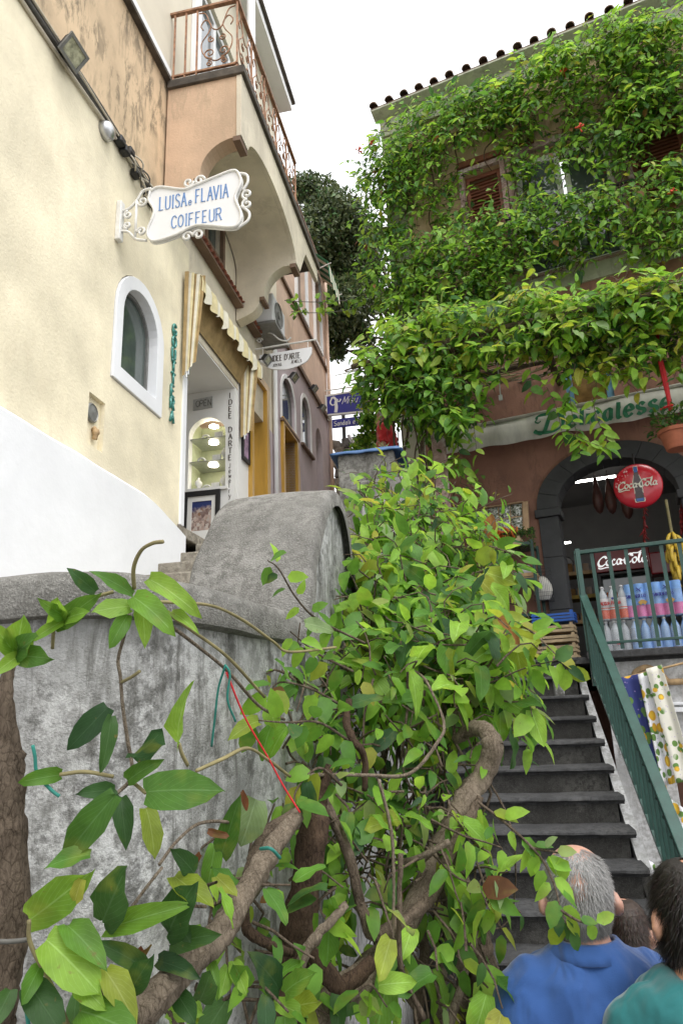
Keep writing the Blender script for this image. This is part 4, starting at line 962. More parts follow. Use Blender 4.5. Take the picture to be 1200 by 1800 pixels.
for P, w in (([(-2.30,5.44),(-2.285,5.55),(-2.29,5.64),(-2.27,5.72)], .06), ([(-2.29,5.62),(-2.36,5.60),(-2.40,5.66),(-2.37,5.74)], .03), ([(-2.28,5.70),(-2.33,5.76),(-2.38,5.74)], .05), ([(-2.27,5.68),(-2.22,5.66),(-2.19,5.71)], .03)):
    pen_stroke(b, F2, P, w, 0, .6)
b.build('emblem', M['signwhite'], bs)
b = MB(); b.tube([BS(-2.5,5.93,0), BS(-1.5,5.95,0)], .014, 8); b.tube([BS(p[0],p[1],0) for p in spiral(-2.43,5.33,.05,.01,0,1.3)], .01, 6); b.build('bracket', M['whiteiron'], bs)
# ------------------------------------------------------------------ delicatessen building
DF = lambda a, z, o: DL(a, o, z)
AC_ = -.86
deli = thing('delicatessen_building', DL(-1, -2, Z0), 'terracotta and tan delicatessen building covered in vines with grey stone arch', 'building')
def ell_arch(hw, zs, rise, z0, n=20): return [(AC_+hw, z0)] + [(AC_+hw*math.cos(math.radians(q)), zs+rise*math.sin(math.radians(q))) for q in np.linspace(0, 180, n+1)] + [(AC_-hw, z0)]

A0, A1 = -5.2, 1.68
pw = [(-.48,3.35),(-1.02,3.35),(-1.02,4.25),(-.48,4.25)]
b = MB(); b.prism(DF, [(A0,Z0),(A0,5.10),(A1,5.10),(A1,Z0)], -.35, 0, [ell_arch(.78, 2.20, .60, TZ-.3), pw]); b.build('lower_wall', M['terra'], deli)
b = MB(); b.prism(DF, [(A0,5.10),(A0,5.36),(A1,5.36),(A1,5.10)], -.35, .03); b.build('band', M['sage'], deli)
w1 = [(.50,5.9),(-.02,5.9),(-.02,7.32),(.50,7.32)]; w2 = [(-.20,5.36),(-1.44,5.36),(-1.44,7.30),(-.20,7.30)]; w3 = [(-1.66,5.9),(-2.3,5.9),(-2.3,7.3),(-1.66,7.3)]; w4 = [(-3.1,5.4),(-4.0,5.4),(-4.0,7.3),(-3.1,7.3)]
b = MB(); b.prism(DF, [(A0,5.36),(A0,8.50),(A1-.003,8.50),(A1-.003,5.36)], -.35, 0, [w1, w2, w3, w4]); b.build('upper_wall', M['deliup'], deli)
b = MB(); b.prism(DF, [(A0,8.50),(A0,8.86),(A1+.02,8.86),(A1+.02,8.50)], -.35, .05); b.build('cornice', M['sage'], deli)
b = MB(); b.box(DL, A1-.30, A1+.015, -.34, .025, TZ, 8.48); b.build('corner_strip', M['sage'], deli)
b = MB(); b.box(DL, A0, A1-.05, -5.5, -3.4, Z0, 8.8); b.build('building_core', M['deliup'], deli)
b = MB(); b.box(DL, A1-.06, A1-.004, -3.5, -.35, Z0, 8.8); b.build('side_wall', M['deliup'], deli)
b = MB(); b.box(DL, A0, A0+.2, -3.5, -.35, Z0, 8.8); b.build('side_wall', M['deliup'], deli)
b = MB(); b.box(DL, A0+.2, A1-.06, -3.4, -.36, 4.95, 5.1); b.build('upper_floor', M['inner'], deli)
# stone arch, block by block
ag = thing('stone_arch', DL(AC_, 0, TZ), 'dark grey stone arch surround of the delicatessen doorway', 'arch')
angs = np.linspace(0, 180, 12)
def ell(hw, zs, rise, q): return (AC_+hw*math.cos(math.radians(q)), zs+rise*math.sin(math.radians(q)))
for i in range(11):
    q0, q1 = angs[i]+.1, angs[i+1]-.1
    poly = [ell(.66,2.20,.49,q0+(q1-q0)*t/4) for t in range(5)] + [ell(.90,2.20,.70,q1+(q0-q1)*t/4) for t in range(5)]
    b = MB(); b.prism(DF, poly, -.30, .05+.004*(i % 2)); b.build('arch_stone', M['greystone'], ag, bevel=.004)
for sx in (1, -1):
    for j, (z0, z1) in enumerate(((TZ,.98),(.985,1.6),(1.605,2.09))):
        b = MB(); xs = sorted((AC_+sx*.665, AC_+sx*.895)); b.box(DL, xs[0], xs[1], -.30, .04+.005*(j % 2), z0, z1); b.build('jamb_stone', M['greystone'], ag, bevel=.004)
    b = MB(); xs = sorted((AC_+sx*.63, AC_+sx*.93)); b.box(DL, xs[0], xs[1], -.30, .075, 2.095, 2.195); b.build('capital', M['greystone'], ag, bevel=.012)
# shop room
room = MB(); room.cur = 0
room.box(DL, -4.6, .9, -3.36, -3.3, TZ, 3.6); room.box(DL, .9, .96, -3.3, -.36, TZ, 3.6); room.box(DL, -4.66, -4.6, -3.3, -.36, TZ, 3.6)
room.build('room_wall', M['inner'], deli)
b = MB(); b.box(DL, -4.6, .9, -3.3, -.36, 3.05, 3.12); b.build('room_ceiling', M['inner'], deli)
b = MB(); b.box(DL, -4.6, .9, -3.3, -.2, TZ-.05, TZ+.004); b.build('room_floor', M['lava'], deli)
# painted wall window, shutters, french window
M['bluepaint'] = mat('blue_window_paint', (.10,.24,.36), .6, .15, 20, .05, 50); M['amber'] = mat('amber_window', (.16,.09,.03), .2, .5, 8, 0)
b = MB(); b.prism(DF, pw, -.12, -.03, [[(-.56,3.42),(-.94,3.42),(-.94,4.18),(-.56,4.18)]]); pf_ = b.build('blue_window_frame', M['bluepaint'], deli)
b = MB(); b.box(DL, -.95, -.55, -.10, -.08, 3.41, 4.19); b.build('pane', M['amber'], pf_)
def framed(win, name, mt, dep=.06, w=.07):
    a1_, a0_, z0, z1 = win[0][0], win[1][0], win[0][1], win[2][1]
    q = MB(); q.prism(DF, [(a1_+w,z0-.03),(a0_-w,z0-.03),(a0_-w,z1+w),(a1_+w,z1+w)], .003, dep, [[(a1_,z0),(a0_,z0),(a0_,z1),(a1_,z1)]]); return q.build(name, mt, deli)
def shutter(a0_, a1_, z0, z1, o, swing=0.):
    q = MB(); q.prism(DF, [(a0_,z0),(a1_,z0),(a1_,z1),(a0_,z1)], o, o+.035, [[(a0_-.05,z0+.06),(a1_+.05,z0+.06),(a1_+.05,z1-.06),(a0_-.05,z1-.06)]]); s_ = q.build('shutter', M['shutter'], deli)
    k = int((z1-z0-.14)/.055)
    for i in range(k):
        z = z0+.07+i*.055; sl = MB(); sl.box8([DL(a_, o_, z_) for z_, o0 in ((z,.03),(z+.05,.0)) for a_, o_ in ((a0_-.05,o+o0),(a1_+.05,o+o0),(a1_+.05,o+o0+.008),(a0_-.05,o+o0+.008))]); sl.build('slat', M['shutter'], s_)
for w_ in (w1, w3):
    framed(w_, 'window_frame', M['pinkframe']); shutter(w_[0][0]-.01, w_[1][0]+.01, w_[0][1]+.01, w_[2][1]-.01, -.10)
fr = framed(w2, 'window_frame', M['pinkframe'], .08, .09)
for a0_, a1_ in ((-.21,-.80),(-.84,-1.43)):
    q = MB(); q.prism(DF, [(a0_,5.37),(a1_,5.37),(a1_,7.29),(a0_,7.29)], -.16, -.11, [[(a0_-.07,5.5),(a1_+.07,5.5),(a1_+.07,6.3),(a0_-.07,6.3)],[(a0_-.07,6.38),(a1_+.07,6.38),(a1_+.07,7.2),(a0_-.07,7.2)]]); l_ = q.build('french_window', M['white'], deli)
    q = MB(); q.box(DL, a1_+.06, a0_-.06, -.14, -.13, 5.49, 7.21); q.build('glass_pane', M['skyglass'], l_)
framed(w4, 'window_frame', M['pinkframe']); shutter(-3.11, -3.99, 5.42, 7.28, -.10)
for w_ in (w1, w3, w4):
    b = MB(); b.box(DL, w_[1][0]-.02, w_[0][0]+.02, -.33, -.22, w_[0][1]-.02, w_[2][1]+.02); b.build('added_dark_backing', M['shutter'], deli)  # dark panel added behind the slats to stop sky showing through
for a_ in (-.02, .52, -1.52):
    b = MB(); b.prism(DF, [(a_+.06,7.43),(a_-.5,7.43),(a_-.5,7.52),(a_+.06,7.52)], .003, .06); b.build('lintel', M['shutter'], deli)
# balcony rail of the french window and its bars
br = MB(); br.box(DL, -1.62, -.02, .14, .17, 6.25, 6.28); brl = br.build('window_railing', M['darkmetal'], deli)
br = MB(); br.box(DL, -1.62, -.02, .145, .165, 5.44, 5.46); br.build('bottom_rail', M['darkmetal'], brl)
for a_ in (-1.61, -.04):
    for z_ in (6.255, 5.445):
        br = MB(); br.box(DL, a_, a_+.02, .0, .139, z_, z_+.013); br.build('stay', M['darkmetal'], brl)
q = MB(); q.box(lambda x, y, z: Vector((x, y, z)), -.007, .007, -.007, .007, 0, .8); rb = mesh_of(q, 'railing_bar', M['darkmetal'], False)
for i in range(14): data_part('bar', rb, brl, Matrix.Translation(DL(-1.6+.119*i, .155, 5.455)))
# tiled roof edge
roof = MB(); roof.prism(lambda o, z, a: DL(a, o, z), [(.22,8.88),(-3,9.9),(-3,9.95),(.22,8.93)], A0, A1+.10); rf = roof.build('roof', M['tile'], deli)
b = MB(); b.prism(lambda o, z, a: DL(a, o, z), [(.05,8.80),(.24,8.86),(.24,8.885),(.05,8.86)], A0, A1+.09); b.build('eave_board', M['sage'], deli)
q = MB(); rows = []
for j in range(9):
    t_ = math.pi*j/8; rows.append([Vector((.064*math.cos(t_), 0, .058*math.sin(t_))), Vector((.052*math.cos(t_), .42, .048*math.sin(t_)+.015))])
q.grid(rows); rows = []
for j in range(9):
    t_ = math.pi*j/8; rows.append([Vector((.050*math.cos(t_), 0, .045*math.sin(t_))), Vector((.042*math.cos(t_), .42, .038*math.sin(t_)+.015))])
q.grid(rows)
n2 = 18
for j in range(8): q.f.append((j*2, (j+1)*2, n2+(j+1)*2, n2+j*2)); q.m.append(0)
rt = mesh_of(q, 'roof_tile', M['tile'])
sl = math.atan2(1.02, 3.22)
for r_ in range(3):
    for i in range(28):
        a_ = A1+.04-.245*i+.012*math.sin(i*5.3)
        Mx = fmat(DL(a_, .27-.36*r_+.02*math.sin(i*3.1), 8.935+.115*r_), FL, (0,0,1))
        Mx = fmat(Mx.translation, -FL, -FN) if False else Matrix(((FL[0], -FN[0], 0, 0), (FL[1], -FN[1], 0, 0), (0, 0, 1, 0), (0, 0, 0, 1)))
        Mx = Matrix.Translation(DL(a_, .27-.36*r_+.02*math.sin(i*3.1), 8.93+.115*r_)) @ Mx @ Matrix.Rotation(sl, 4, 'X') @ Matrix.Rotation(.05*math.sin(i*2.3+r_), 4, 'Z')
        data_part('roof_tile', rt, rf, Mx)

# ------------------------------------------------------------------ awning with the shop's name
da = thing('shop_awning', DL(-.6, .3, 2.9), 'faded beige roller awning with green Delicatesse lettering over the stone arch', 'awning')
b = MB(); b.box(DL, A0, 1.12, .05, .34, 3.30, 3.34); b.build('cassette', M['awn'], da, bevel=.01)
rows = []
for i in range(121):
    a_ = 1.10-(1.10-A0)*i/120
    rows.append([DL(a_, .16, 3.31), DL(a_, .345+.01*math.sin(i*.31), 3.29), DL(a_, .36+.012*math.sin(i*.5), 3.17), DL(a_, .36+.022*math.sin(i*.5+.3), 2.98+.012*math.sin(i*.7)+.018*abs(math.sin(i*.17)))])
b = MB(); b.grid(rows); b.build('valance', M['awn'], da, smooth=True, recalc=False, solid=.004)
b = MB(); b.tube([DL(1.11, .345, 3.315), DL(A0, .345, 3.315)], .018, 8); b.build('front_bar', M['awn'], da, smooth=True)
dl = MB(); fn = lambda u, v, t: DL(-.10-u*1.05, .382+t, v)
pen_stroke(dl, fn, [(.02,3.05),(.06,3.03),(.10,3.06),(.14,3.15),(.18,3.24),(.20,3.25)], .05, 20, .5)
pen_stroke(dl, fn, [(.02,3.22),(.06,3.26),(.20,3.255),(.30,3.20),(.30,3.10),(.22,3.04),(.10,3.035),(.0,3.06),(.01,3.09)], .05, 35, .3)
pen_stroke(dl, fn, [(.03,3.22),(.01,3.19),(.04,3.17),(.07,3.19)], .02, 35, .5)
write(dl, fn, 'elicatesse', .35, 3.045, .20, .62, .10, .24, .4, 25, slant=.15)
dl.build('lettering', M['delgreen'], da)

# ------------------------------------------------------------------ pergola of sticks
pg = thing('pergola', DL(-1, .8, 3.7), 'rough pergola of poles and cane sticks over the terrace', 'pergola')
PZ = 3.78
for i, a_ in enumerate((1.5,.55,-.42,-1.35,-2.3,-3.2)):
    b = MB(); b.tube(catmull([DL(a_, -.05, PZ+.02), DL(a_+.02, .7, PZ+.03), DL(a_-.02, 1.6, PZ-.02)], 5), .042, 8, jit=.2); b.build('beam', M['bark3'], pg, smooth=True)
for o_ in (.55, 1.15, 1.55):
    b = MB(); b.tube(catmull([DL(1.75, o_, PZ+.07), DL(.3, o_+.03, PZ+.08), DL(-1.5, o_-.02, PZ+.06), DL(-4.2, o_, PZ+.07)], 6), .032, 8, jit=.2); b.build('pole', M['bark1'], pg, smooth=True)
for i in range(150):
    a_ = 1.6-5.4*random.random(); o_ = .05+1.5*random.random(); l_ = .5+.7*random.random(); dr_ = random.uniform(-.25, .25)
    b = MB(); p0 = DL(a_+l_/2, o_+dr_/2, PZ+.11+.06*random.random()); p1 = DL(a_-l_/2, o_-dr_/2, PZ+.11+.06*random.random())
    b.tube([p0, (p0+p1)/2+Vector((0,0,random.uniform(-.03,.03))), p1], random.uniform(.005,.011), 5)
    b.build('cane_stick', M['bark2'] if i % 3 else M['stem'], pg)
b = MB(); b.tube(catmull([DL(.15,1.1,3.9), DL(.14,1.1,3.6), DL(.145,1.1,3.3)], 4), .007, 6); b.box(DL, .125, .165, 1.09, 1.115, 3.24, 3.30); tag(b.build('dangling_cable', M['signwhite'], None), 'white cable with a small plug dangling from the pergola', 'cable')
b = MB(); c0 = pxo(1155,612,1.25); c1 = pxo(1178,722,1.25)
b.tube(catmull([c0+Vector((-.02,0,.3)), c0, (c0+c1)/2+Vector((.01,0,0)), c1], 6), .022, 8); b.tube(catmull([c0+Vector((.05,0,.25)), c0+Vector((-.01,0,-.12)), c1], 6), .012, 6); tag(b.build('red_ribbon', M['redcord'], None, smooth=True), 'twisted red cloth cord holding up the hanging flower pot', 'cord')
# post carrying the left end of the pergola
b = MB(); b.box8([SN(s_, n_, z_) for z_ in (TZ-.3, PZ) for s_, n_ in ((7.3,-.33),(7.42,-.33),(7.42,-.17),(7.3,-.17))]); b.build('post', M['pinkframe'], pg, bevel=.01)

# ------------------------------------------------------------------ green railings
rg = thing('terrace_railing', DL(-2, 1.44, TZ), 'dark green flat bar railing along the terrace edge', 'railing')
RO = 1.44; RT = 1.36
b = MB(); b.box(DL, -4.2, -.44, RO-.028, RO+.028, RT-.035, RT); b.build('top_rail', M['green'], rg, bevel=.004)
b = MB(); b.box(DL, -4.2, -.44, RO-.018, RO+.018, TZ+.10, TZ+.125); b.build('bottom_rail', M['green'], rg, bevel=.004)
q = MB(); q.prism(lambda x, z, y: Vector((x, y, z)), [(-.017,0),(.017,0),(.017,RT-TZ-.085),(-.017,RT-TZ-.085)], -.006, .006); rb2 = mesh_of(q, 'baluster', M['green'], False)
MF = Matrix(((FL[0], FN[0], 0, 0), (FL[1], FN[1], 0, 0), (0, 0, 1, 0), (0, 0, 0, 1)))
for i in range(24): data_part('baluster', rb2, rg, Matrix.Translation(DL(-.60-.152*i, RO, TZ+.05)) @ MF)
b = MB(); b.box(DL, -.475, -.44, RO-.0175, RO+.0175, TZ+.05, RT-.036); b.build('post', M['green'], rg)
hr = thing('stair_railing', SN(5, .97, -.5), 'dark green stair railing with closely set flat bars', 'railing')
hA = pxn(1024,1046,.97); hB = pxn(1196,1478,.97); sA, _, zA = to_sn(hA); sB, _, zB = to_sn(hB)
slope = (zA-zB)/(sA-sB); sE = 3.15; zE = zA-(sA-sE)*slope
def rz(s): return zA-(sA-s)*slope
q = MB(); q.box8([SN(s_, n_, z_) for s_, zz in ((sA,zA),(sE,zE)) for n_, z_ in ((.935,zz-.03),(1.005,zz-.03),(1.005,zz+.008),(.935,zz+.008))]); q.build('handrail', M['green'], hr, bevel=.005)
q = MB(); q.box8([SN(s_, n_, z_) for s_, zz in ((sA,stair_z(sA)+.02),(sE,stair_z(sE)+.02)) for n_, z_ in ((.955,zz-.03),(.985,zz-.03),(.985,zz+.0),(.955,zz+.0))]); q.build('bottom_rail', M['green'], hr)
k = 0; s_ = sA-.06
while s_ > sE+.05:
    q = MB(); zt = rz(s_)-.03; zb = stair_z(s_)+.015
    q.box(SN, s_-.006, s_+.006, .952, .988, zb, zt); q.build('baluster', M['green'], hr)
    q = MB(); q.lathe(SN(s_, .952, zt-.05), [(.014,0),(.012,.008),(.004,.014)], 8, axis=-NV); q.build('rivet', M['green'], hr)
    s_ -= .115
q = MB(); q.box(SN, sA-.02, sA+.02, .95, .99, stair_z(sA)-.1, 1.33); q.build('newel', M['green'], hr)
q = MB(); q.box(SN, sE-.02, sE+.02, .95, .99, Z0, zE-.03); q.build('newel', M['green'], hr)
# ------------------------------------------------------------------ foliage
VS = [0,.05,.17,.38,.63,.85,1.]
def leaf_tpl(nu, nv, W=.34, fold=.25, droop=.25, wave=.04, seed=0, cord=.5, curl=0.):
    r = np.random.default_rng(seed); V = []; UV = []; Fc = []
    ph = r.uniform(0, 6)
    for j in range(nv+1):
        v = VS[j] if nv == 6 else j/nv
        w = W*1.62*((v+.012)**cord)*((1-v)**.72) if j < nv else .004
        if j == 0: w = W*.10
        for i in range(nu+1):
            u = -1+2*i/nu
            x = u*w*(1+.05*r.uniform(-1, 1)); y = v + (-.07 if (j == 1 and abs(u) == 1) else 0)
            z = fold*abs(u)*w - droop*v*v + wave*math.sin(v*9+ph+u*1.5)*abs(u) + curl*(u*w)*(v)
            V.append((x, y, z)); UV.append((u, v))
    for j in range(nv):
        for i in range(nu):
            a = j*(nu+1)+i; Fc.append((a, a+1, a+nu+2, a+nu+1))
    return np.array(V), np.array(Fc), np.array(UV)
NEAR = [leaf_tpl(4, 6, .37, .22, .28, .055, 1), leaf_tpl(4, 6, .33, .35, .40, .07, 2), leaf_tpl(4, 6, .41, .12, .22, .06, 3), leaf_tpl(4, 6, .30, .5, .5, .06, 4), leaf_tpl(4, 6, .35, .3, .12, .08, 5, .5, .35)]
MID = [leaf_tpl(2, 4, .36, .3, .3, .0, 11), leaf_tpl(2, 4, .31, .4, .45, .0, 12), leaf_tpl(2, 4, .40, .2, .2, 0, 13)]
FARL = [leaf_tpl(2, 2, .40, .3, .25, 0, 21)]
PALF = 1.5
PAL = {
 'mid':   [(.050,.125,.014),(.062,.150,.016),(.040,.105,.014),(.075,.165,.020),(.055,.135,.020)],
 'dark':  [(.022,.062,.014),(.028,.075,.016),(.020,.055,.018),(.034,.085,.018)],
 'light': [(.115,.225,.022),(.135,.245,.028),(.100,.205,.020),(.155,.270,.030)],
 'yellow':[(.215,.290,.026),(.250,.310,.034),(.190,.270,.024),(.29,.30,.04)],
 'pale':  [(.150,.200,.060),(.130,.190,.075)],
 'brown': [(.13,.055,.02),(.20,.10,.03)],
}
PAL = {k_: [tuple(min(.45, x_*PALF) for x_ in c_) for c_ in v_] if k_ not in ('brown','yellow') else v_ for k_, v_ in PAL.items()}
def pick(weights):
    ks = list(weights); w = np.array([weights[k] for k in ks], float); k = ks[RNG.choice(len(ks), p=w/w.sum())]
    c = PAL[k][RNG.integers(len(PAL[k]))]; return c, k
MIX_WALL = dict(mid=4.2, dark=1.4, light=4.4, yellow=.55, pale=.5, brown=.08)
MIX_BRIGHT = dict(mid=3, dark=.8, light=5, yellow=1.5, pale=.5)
MIX_FAC = dict(mid=4.5, dark=1.6, light=4.0, yellow=.5, pale=.4, brown=.1)
MIX_FRONT = dict(mid=5, dark=1.6, light=3, yellow=.5)
def nrm(v): return v/max(1e-9, np.linalg.norm(v))
UP = np.array([0, 0, 1.]); RGT = np.array([1., 0, 0])
def mk_leaf(pos, tip, normal, L, W, mix): 
    y = nrm(np.asarray(tip, float)); z = np.asarray(normal, float); z = z - y*(z @ y); z = nrm(z) if np.linalg.norm(z) > 1e-6 else nrm(np.cross(y, RGT))
    c, k = pick(mix) if isinstance(mix, dict) else (mix, 'x')
    return [np.asarray(pos, float), y, z, L, W, c]
def rnd(s=1.): return RNG.normal(0, s, 3)
def shoot(p0, d, length, step, L, out, mix, leaves, stems, grav=.35, wander=.25, r=.004, lsd=.34, face=.9, pet=.25):
    """a twig with leaves along it; leaf blades turn to the open side 'out' and to the sky"""
    p = np.array(p0, float); d = nrm(np.array(d, float)); pts = [p.copy()]; n = max(1, int(length/step)); sd = 1 if RNG.random() < .5 else -1
    for i in range(n):
        d = nrm(d + rnd(wander) - UP*grav*(i/n)); p = p + d*step*RNG.uniform(.8, 1.2); pts.append(p.copy()); sd = -sd
        side = nrm(np.cross(d, out))*sd
        tip = nrm(side*RNG.uniform(.5, 1.1) + d*RNG.uniform(.0, .7) - UP*RNG.uniform(.1, .8) + out*RNG.uniform(-.1, .5))
        nm = nrm(out*face*RNG.uniform(.3, 1.2) + UP*RNG.uniform(.5, 1.5) + rnd(.38))
        ll = L*max(.45, RNG.normal(1, lsd))*(1-.45*max(0, (i/n-.6))/.4)
        leaves.append(mk_leaf(p + tip*pet*ll*.6, tip, nm, ll, RNG.uniform(.75, 1.25), mix))
    if stems is not None: stems.append((pts, r))
def stuff_mesh(name, leaves, tpls, mt, parent, uvs=True):
    if not leaves: return None
    groups = [[] for _ in tpls]
    for i, l in enumerate(leaves): groups[i % len(tpls)].append(l)
    VV = []; FF = []; CC = []; UU = []; off = 0
    for (V, Fc, UV), ls in zip(tpls, groups):
        if not ls: continue
        P = np.array([l[0] for l in ls]); Y = np.array([l[1] for l in ls]); Z = np.array([l[2] for l in ls]); X = np.cross(Y, Z)
        L = np.array([l[3] for l in ls]); W = np.array([l[4] for l in ls]); C = np.array([l[5] for l in ls])
        pts = P[:, None] + L[:, None, None]*(V[None, :, 0:1]*X[:, None]*W[:, None, None] + V[None, :, 1:2]*Y[:, None] + V[None, :, 2:3]*Z[:, None])
        nV = len(V); VV.append(pts.reshape(-1, 3)); FF.append((Fc[None] + (np.arange(len(ls))*nV)[:, None, None] + off).reshape(-1, 4)); CC.append(np.repeat(C, len(Fc), axis=0)); UU.append(np.tile(UV[Fc].reshape(-1, 2), (len(ls), 1)))
        off += nV*len(ls)
    VV = np.concatenate(VV); FF = np.concatenate(FF); CC = np.concatenate(CC); UU = np.concatenate(UU)
    lo, hi = VV.min(0), VV.max(0); org = np.array([(lo[0]+hi[0])/2, (lo[1]+hi[1])/2, lo[2]])
    me = bpy.data.meshes.new(name); nF = len(FF)
    me.vertices.add(len(VV)); me.vertices.foreach_set('co', (VV-org).ravel().astype(np.float32))
    me.loops.add(nF*4); me.loops.foreach_set('vertex_index', FF.ravel().astype(np.int32))
    me.polygons.add(nF); me.polygons.foreach_set('loop_start', (np.arange(nF)*4).astype(np.int32)); me.polygons.foreach_set('loop_total', np.full(nF, 4, np.int32))
    me.update(calc_edges=True)
    me.polygons.foreach_set('use_smooth', [True]*nF); me.materials.append(mt)
    vcolmesh(me, CC)
    u = me.uv_layers.new(name='uv'); u.data.foreach_set('uv', UU.ravel().astype(np.float32))
    o = bpy.data.objects.new(name, me); COL.objects.link(o); place(o, org, parent); o['kind'] = 'stuff'; return o
_leafcache = {}
def leaf_mesh(k, c):
    key = (k, tuple(round(x, 3) for x in c))
    if key not in _leafcache:
        V, Fc, UV = NEAR[k]; me = bpy.data.meshes.new('leaf'); me.from_pydata(V.tolist(), [], Fc.tolist())
        me.polygons.foreach_set('use_smooth', [True]*len(Fc)); me.materials.append(M['leaf']); vcolmesh(me, [c]*len(Fc))
        u = me.uv_layers.new(name='uv'); u.data.foreach_set('uv', UV[Fc].reshape(-1).astype(np.float32)); _leafcache[key] = me
    return _leafcache[key]
def emit(root, leaves, n_obj=300, tpl=MID, mt='leaff', name='foliage'):
    leaves = sorted(leaves, key=lambda l: -l[3]/np.linalg.norm(l[0]-CAM))
    for i, l in enumerate(leaves[:n_obj]):
        X = np.cross(l[1], l[2]); Mx = Matrix.Identity(4)
        for r in range(3):
            Mx[r][0] = X[r]*l[3]*l[4]; Mx[r][1] = l[1][r]*l[3]; Mx[r][2] = l[2][r]*l[3]
        Mx.translation = Vector(l[0]); data_part('leaf', leaf_mesh(i % len(NEAR), l[5]), root, Mx)
    stuff_mesh(name, leaves[n_obj:], tpl, M[mt], root)
def emit_stems(root, stems, mt, name='twigs'):
    if not stems: return
    b = MB()
    for pts, r in stems: b.tube([Vector(p) for p in pts], [r*(1-.6*i/len(pts)) for i in range(len(pts))], 5, cap=False)
    o = b.build(name, mt, root, smooth=True, recalc=False); o['kind'] = 'stuff'
def in_poly(x, y, P):
    c = False; j = len(P)-1
    for i in range(len(P)):
        if (P[i][1] > y) != (P[j][1] > y) and x < (P[j][0]-P[i][0])*(y-P[i][1])/(P[j][1]-P[i][1])+P[i][0]: c = not c
        j = i
    return c
def samp(P, n):
    xs = [p[0] for p in P]; ys = [p[1] for p in P]; out = []
    while len(out) < n:
        x = RNG.uniform(min(xs), max(xs)); y = RNG.uniform(min(ys), max(ys))
        if in_poly(x, y, P): out.append((x, y))
    return out
def trunk(root, pts, rad, mt='bark1', name='stem', n=8, seg=10, jit=.35):
    e_ = Vector(pts[-1])
    if name == 'stem' and max(rad) > .02 and e_.z < CZ-.2:                # rooted in the street
        pts = list(pts)+[Vector((e_.x+.04, e_.y, e_.z*.5)), Vector((e_.x+.06, e_.y+.03, -.05))]; rad = list(rad)+[rad[-1], rad[-1]*1.25]
    P = catmull(pts, n); b = MB(); rr = lerp_list(rad, len(P)); q0 = RNG.uniform(0, 50)
    rr = [r_*(1+.16*mnoise.noise(Vector((i_*.55+q0, 3, 1)))+.30*max(0, mnoise.noise(Vector((i_*.8+q0, 9, 4)))-.25)) for i_, r_ in enumerate(rr)]
    P = [p_+Vector((mnoise.noise(Vector((i_*.5+q0,0,0))), mnoise.noise(Vector((0,i_*.5+q0,0))), mnoise.noise(Vector((0,0,i_*.5+q0)))))*min(rr)*.35 for i_, p_ in enumerate(P)]
    b.tube(P, rr, max(seg, 12), jit=jit*1.3); return b.build(name, M[mt], root, smooth=True)

# ---- the vine on the parapet and stair wall
vine = thing('climbing_vine', SN(2.2, -.3, Z0), 'dense green climbing vine with woody stems sprawling over the parapet wall beside the stairs', 'vine')
LV = []; ST = []
def dep(x, y):
    d = np.interp(y, [780,850,900,1000,1100,1200,1400,1800], [5.3,4.7,4.1,3.3,2.8,2.45,2.05,1.75])
    return d*np.interp(x, [400, 600], [.74, 1.0])
outR = nrm(NV*.8 - SV*.6 + UP*.35)
W1 = [(626,890),(645,850),(690,800),(730,815),(775,870),(815,890),(845,950),(865,1030),(860,1090),(880,1130),(890,1170),(870,1205),(830,1215),(800,1240),(700,1210),(635,1190),(604,1130),(634,1000)]
W2 = [(475,1190),(560,1120),(700,1200),(820,1235),(845,1300),(800,1400),(760,1450),(700,1380),(600,1420),(540,1400),(480,1320)]
W3 = [(560,1440),(640,1400),(720,1400),(800,1440),(860,1500),(855,1640),(800,1700),(700,1680),(600,1560)]
W4 = [(400,1480),(470,1380),(540,1500),(640,1600),(720,1700),(840,1690),(845,1800),(280,1800),(300,1650)]
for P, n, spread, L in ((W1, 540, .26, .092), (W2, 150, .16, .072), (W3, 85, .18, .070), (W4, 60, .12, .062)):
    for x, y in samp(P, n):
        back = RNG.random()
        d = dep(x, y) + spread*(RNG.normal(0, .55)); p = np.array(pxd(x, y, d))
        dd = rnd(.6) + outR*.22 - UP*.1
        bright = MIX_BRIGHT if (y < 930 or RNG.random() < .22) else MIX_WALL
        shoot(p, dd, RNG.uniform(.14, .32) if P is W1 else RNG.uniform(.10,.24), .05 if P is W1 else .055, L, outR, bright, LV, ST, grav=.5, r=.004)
# big pale young leaves along the right edge, as in a run of new growth
for (x, y) in [(835,985),(850,1005),(862,1030),(838,1015),(872,1060),(880,1085),(866,1100),(890,1110),(905,1130),(850,960),(880,1140),(845,1045),(640,905),(690,1000),(715,985),(735,1010)]:
    p = np.array(pxd(x, y, dep(x, y)-.25)); tip = nrm(rnd(.4)+RGT*.5-UP*.6)
    LV.append(mk_leaf(p, tip, -_fw+rnd(.35)+UP*.4, .125*RNG.uniform(.9,1.3), 1.15, {'yellow': 1, 'light': .7}))
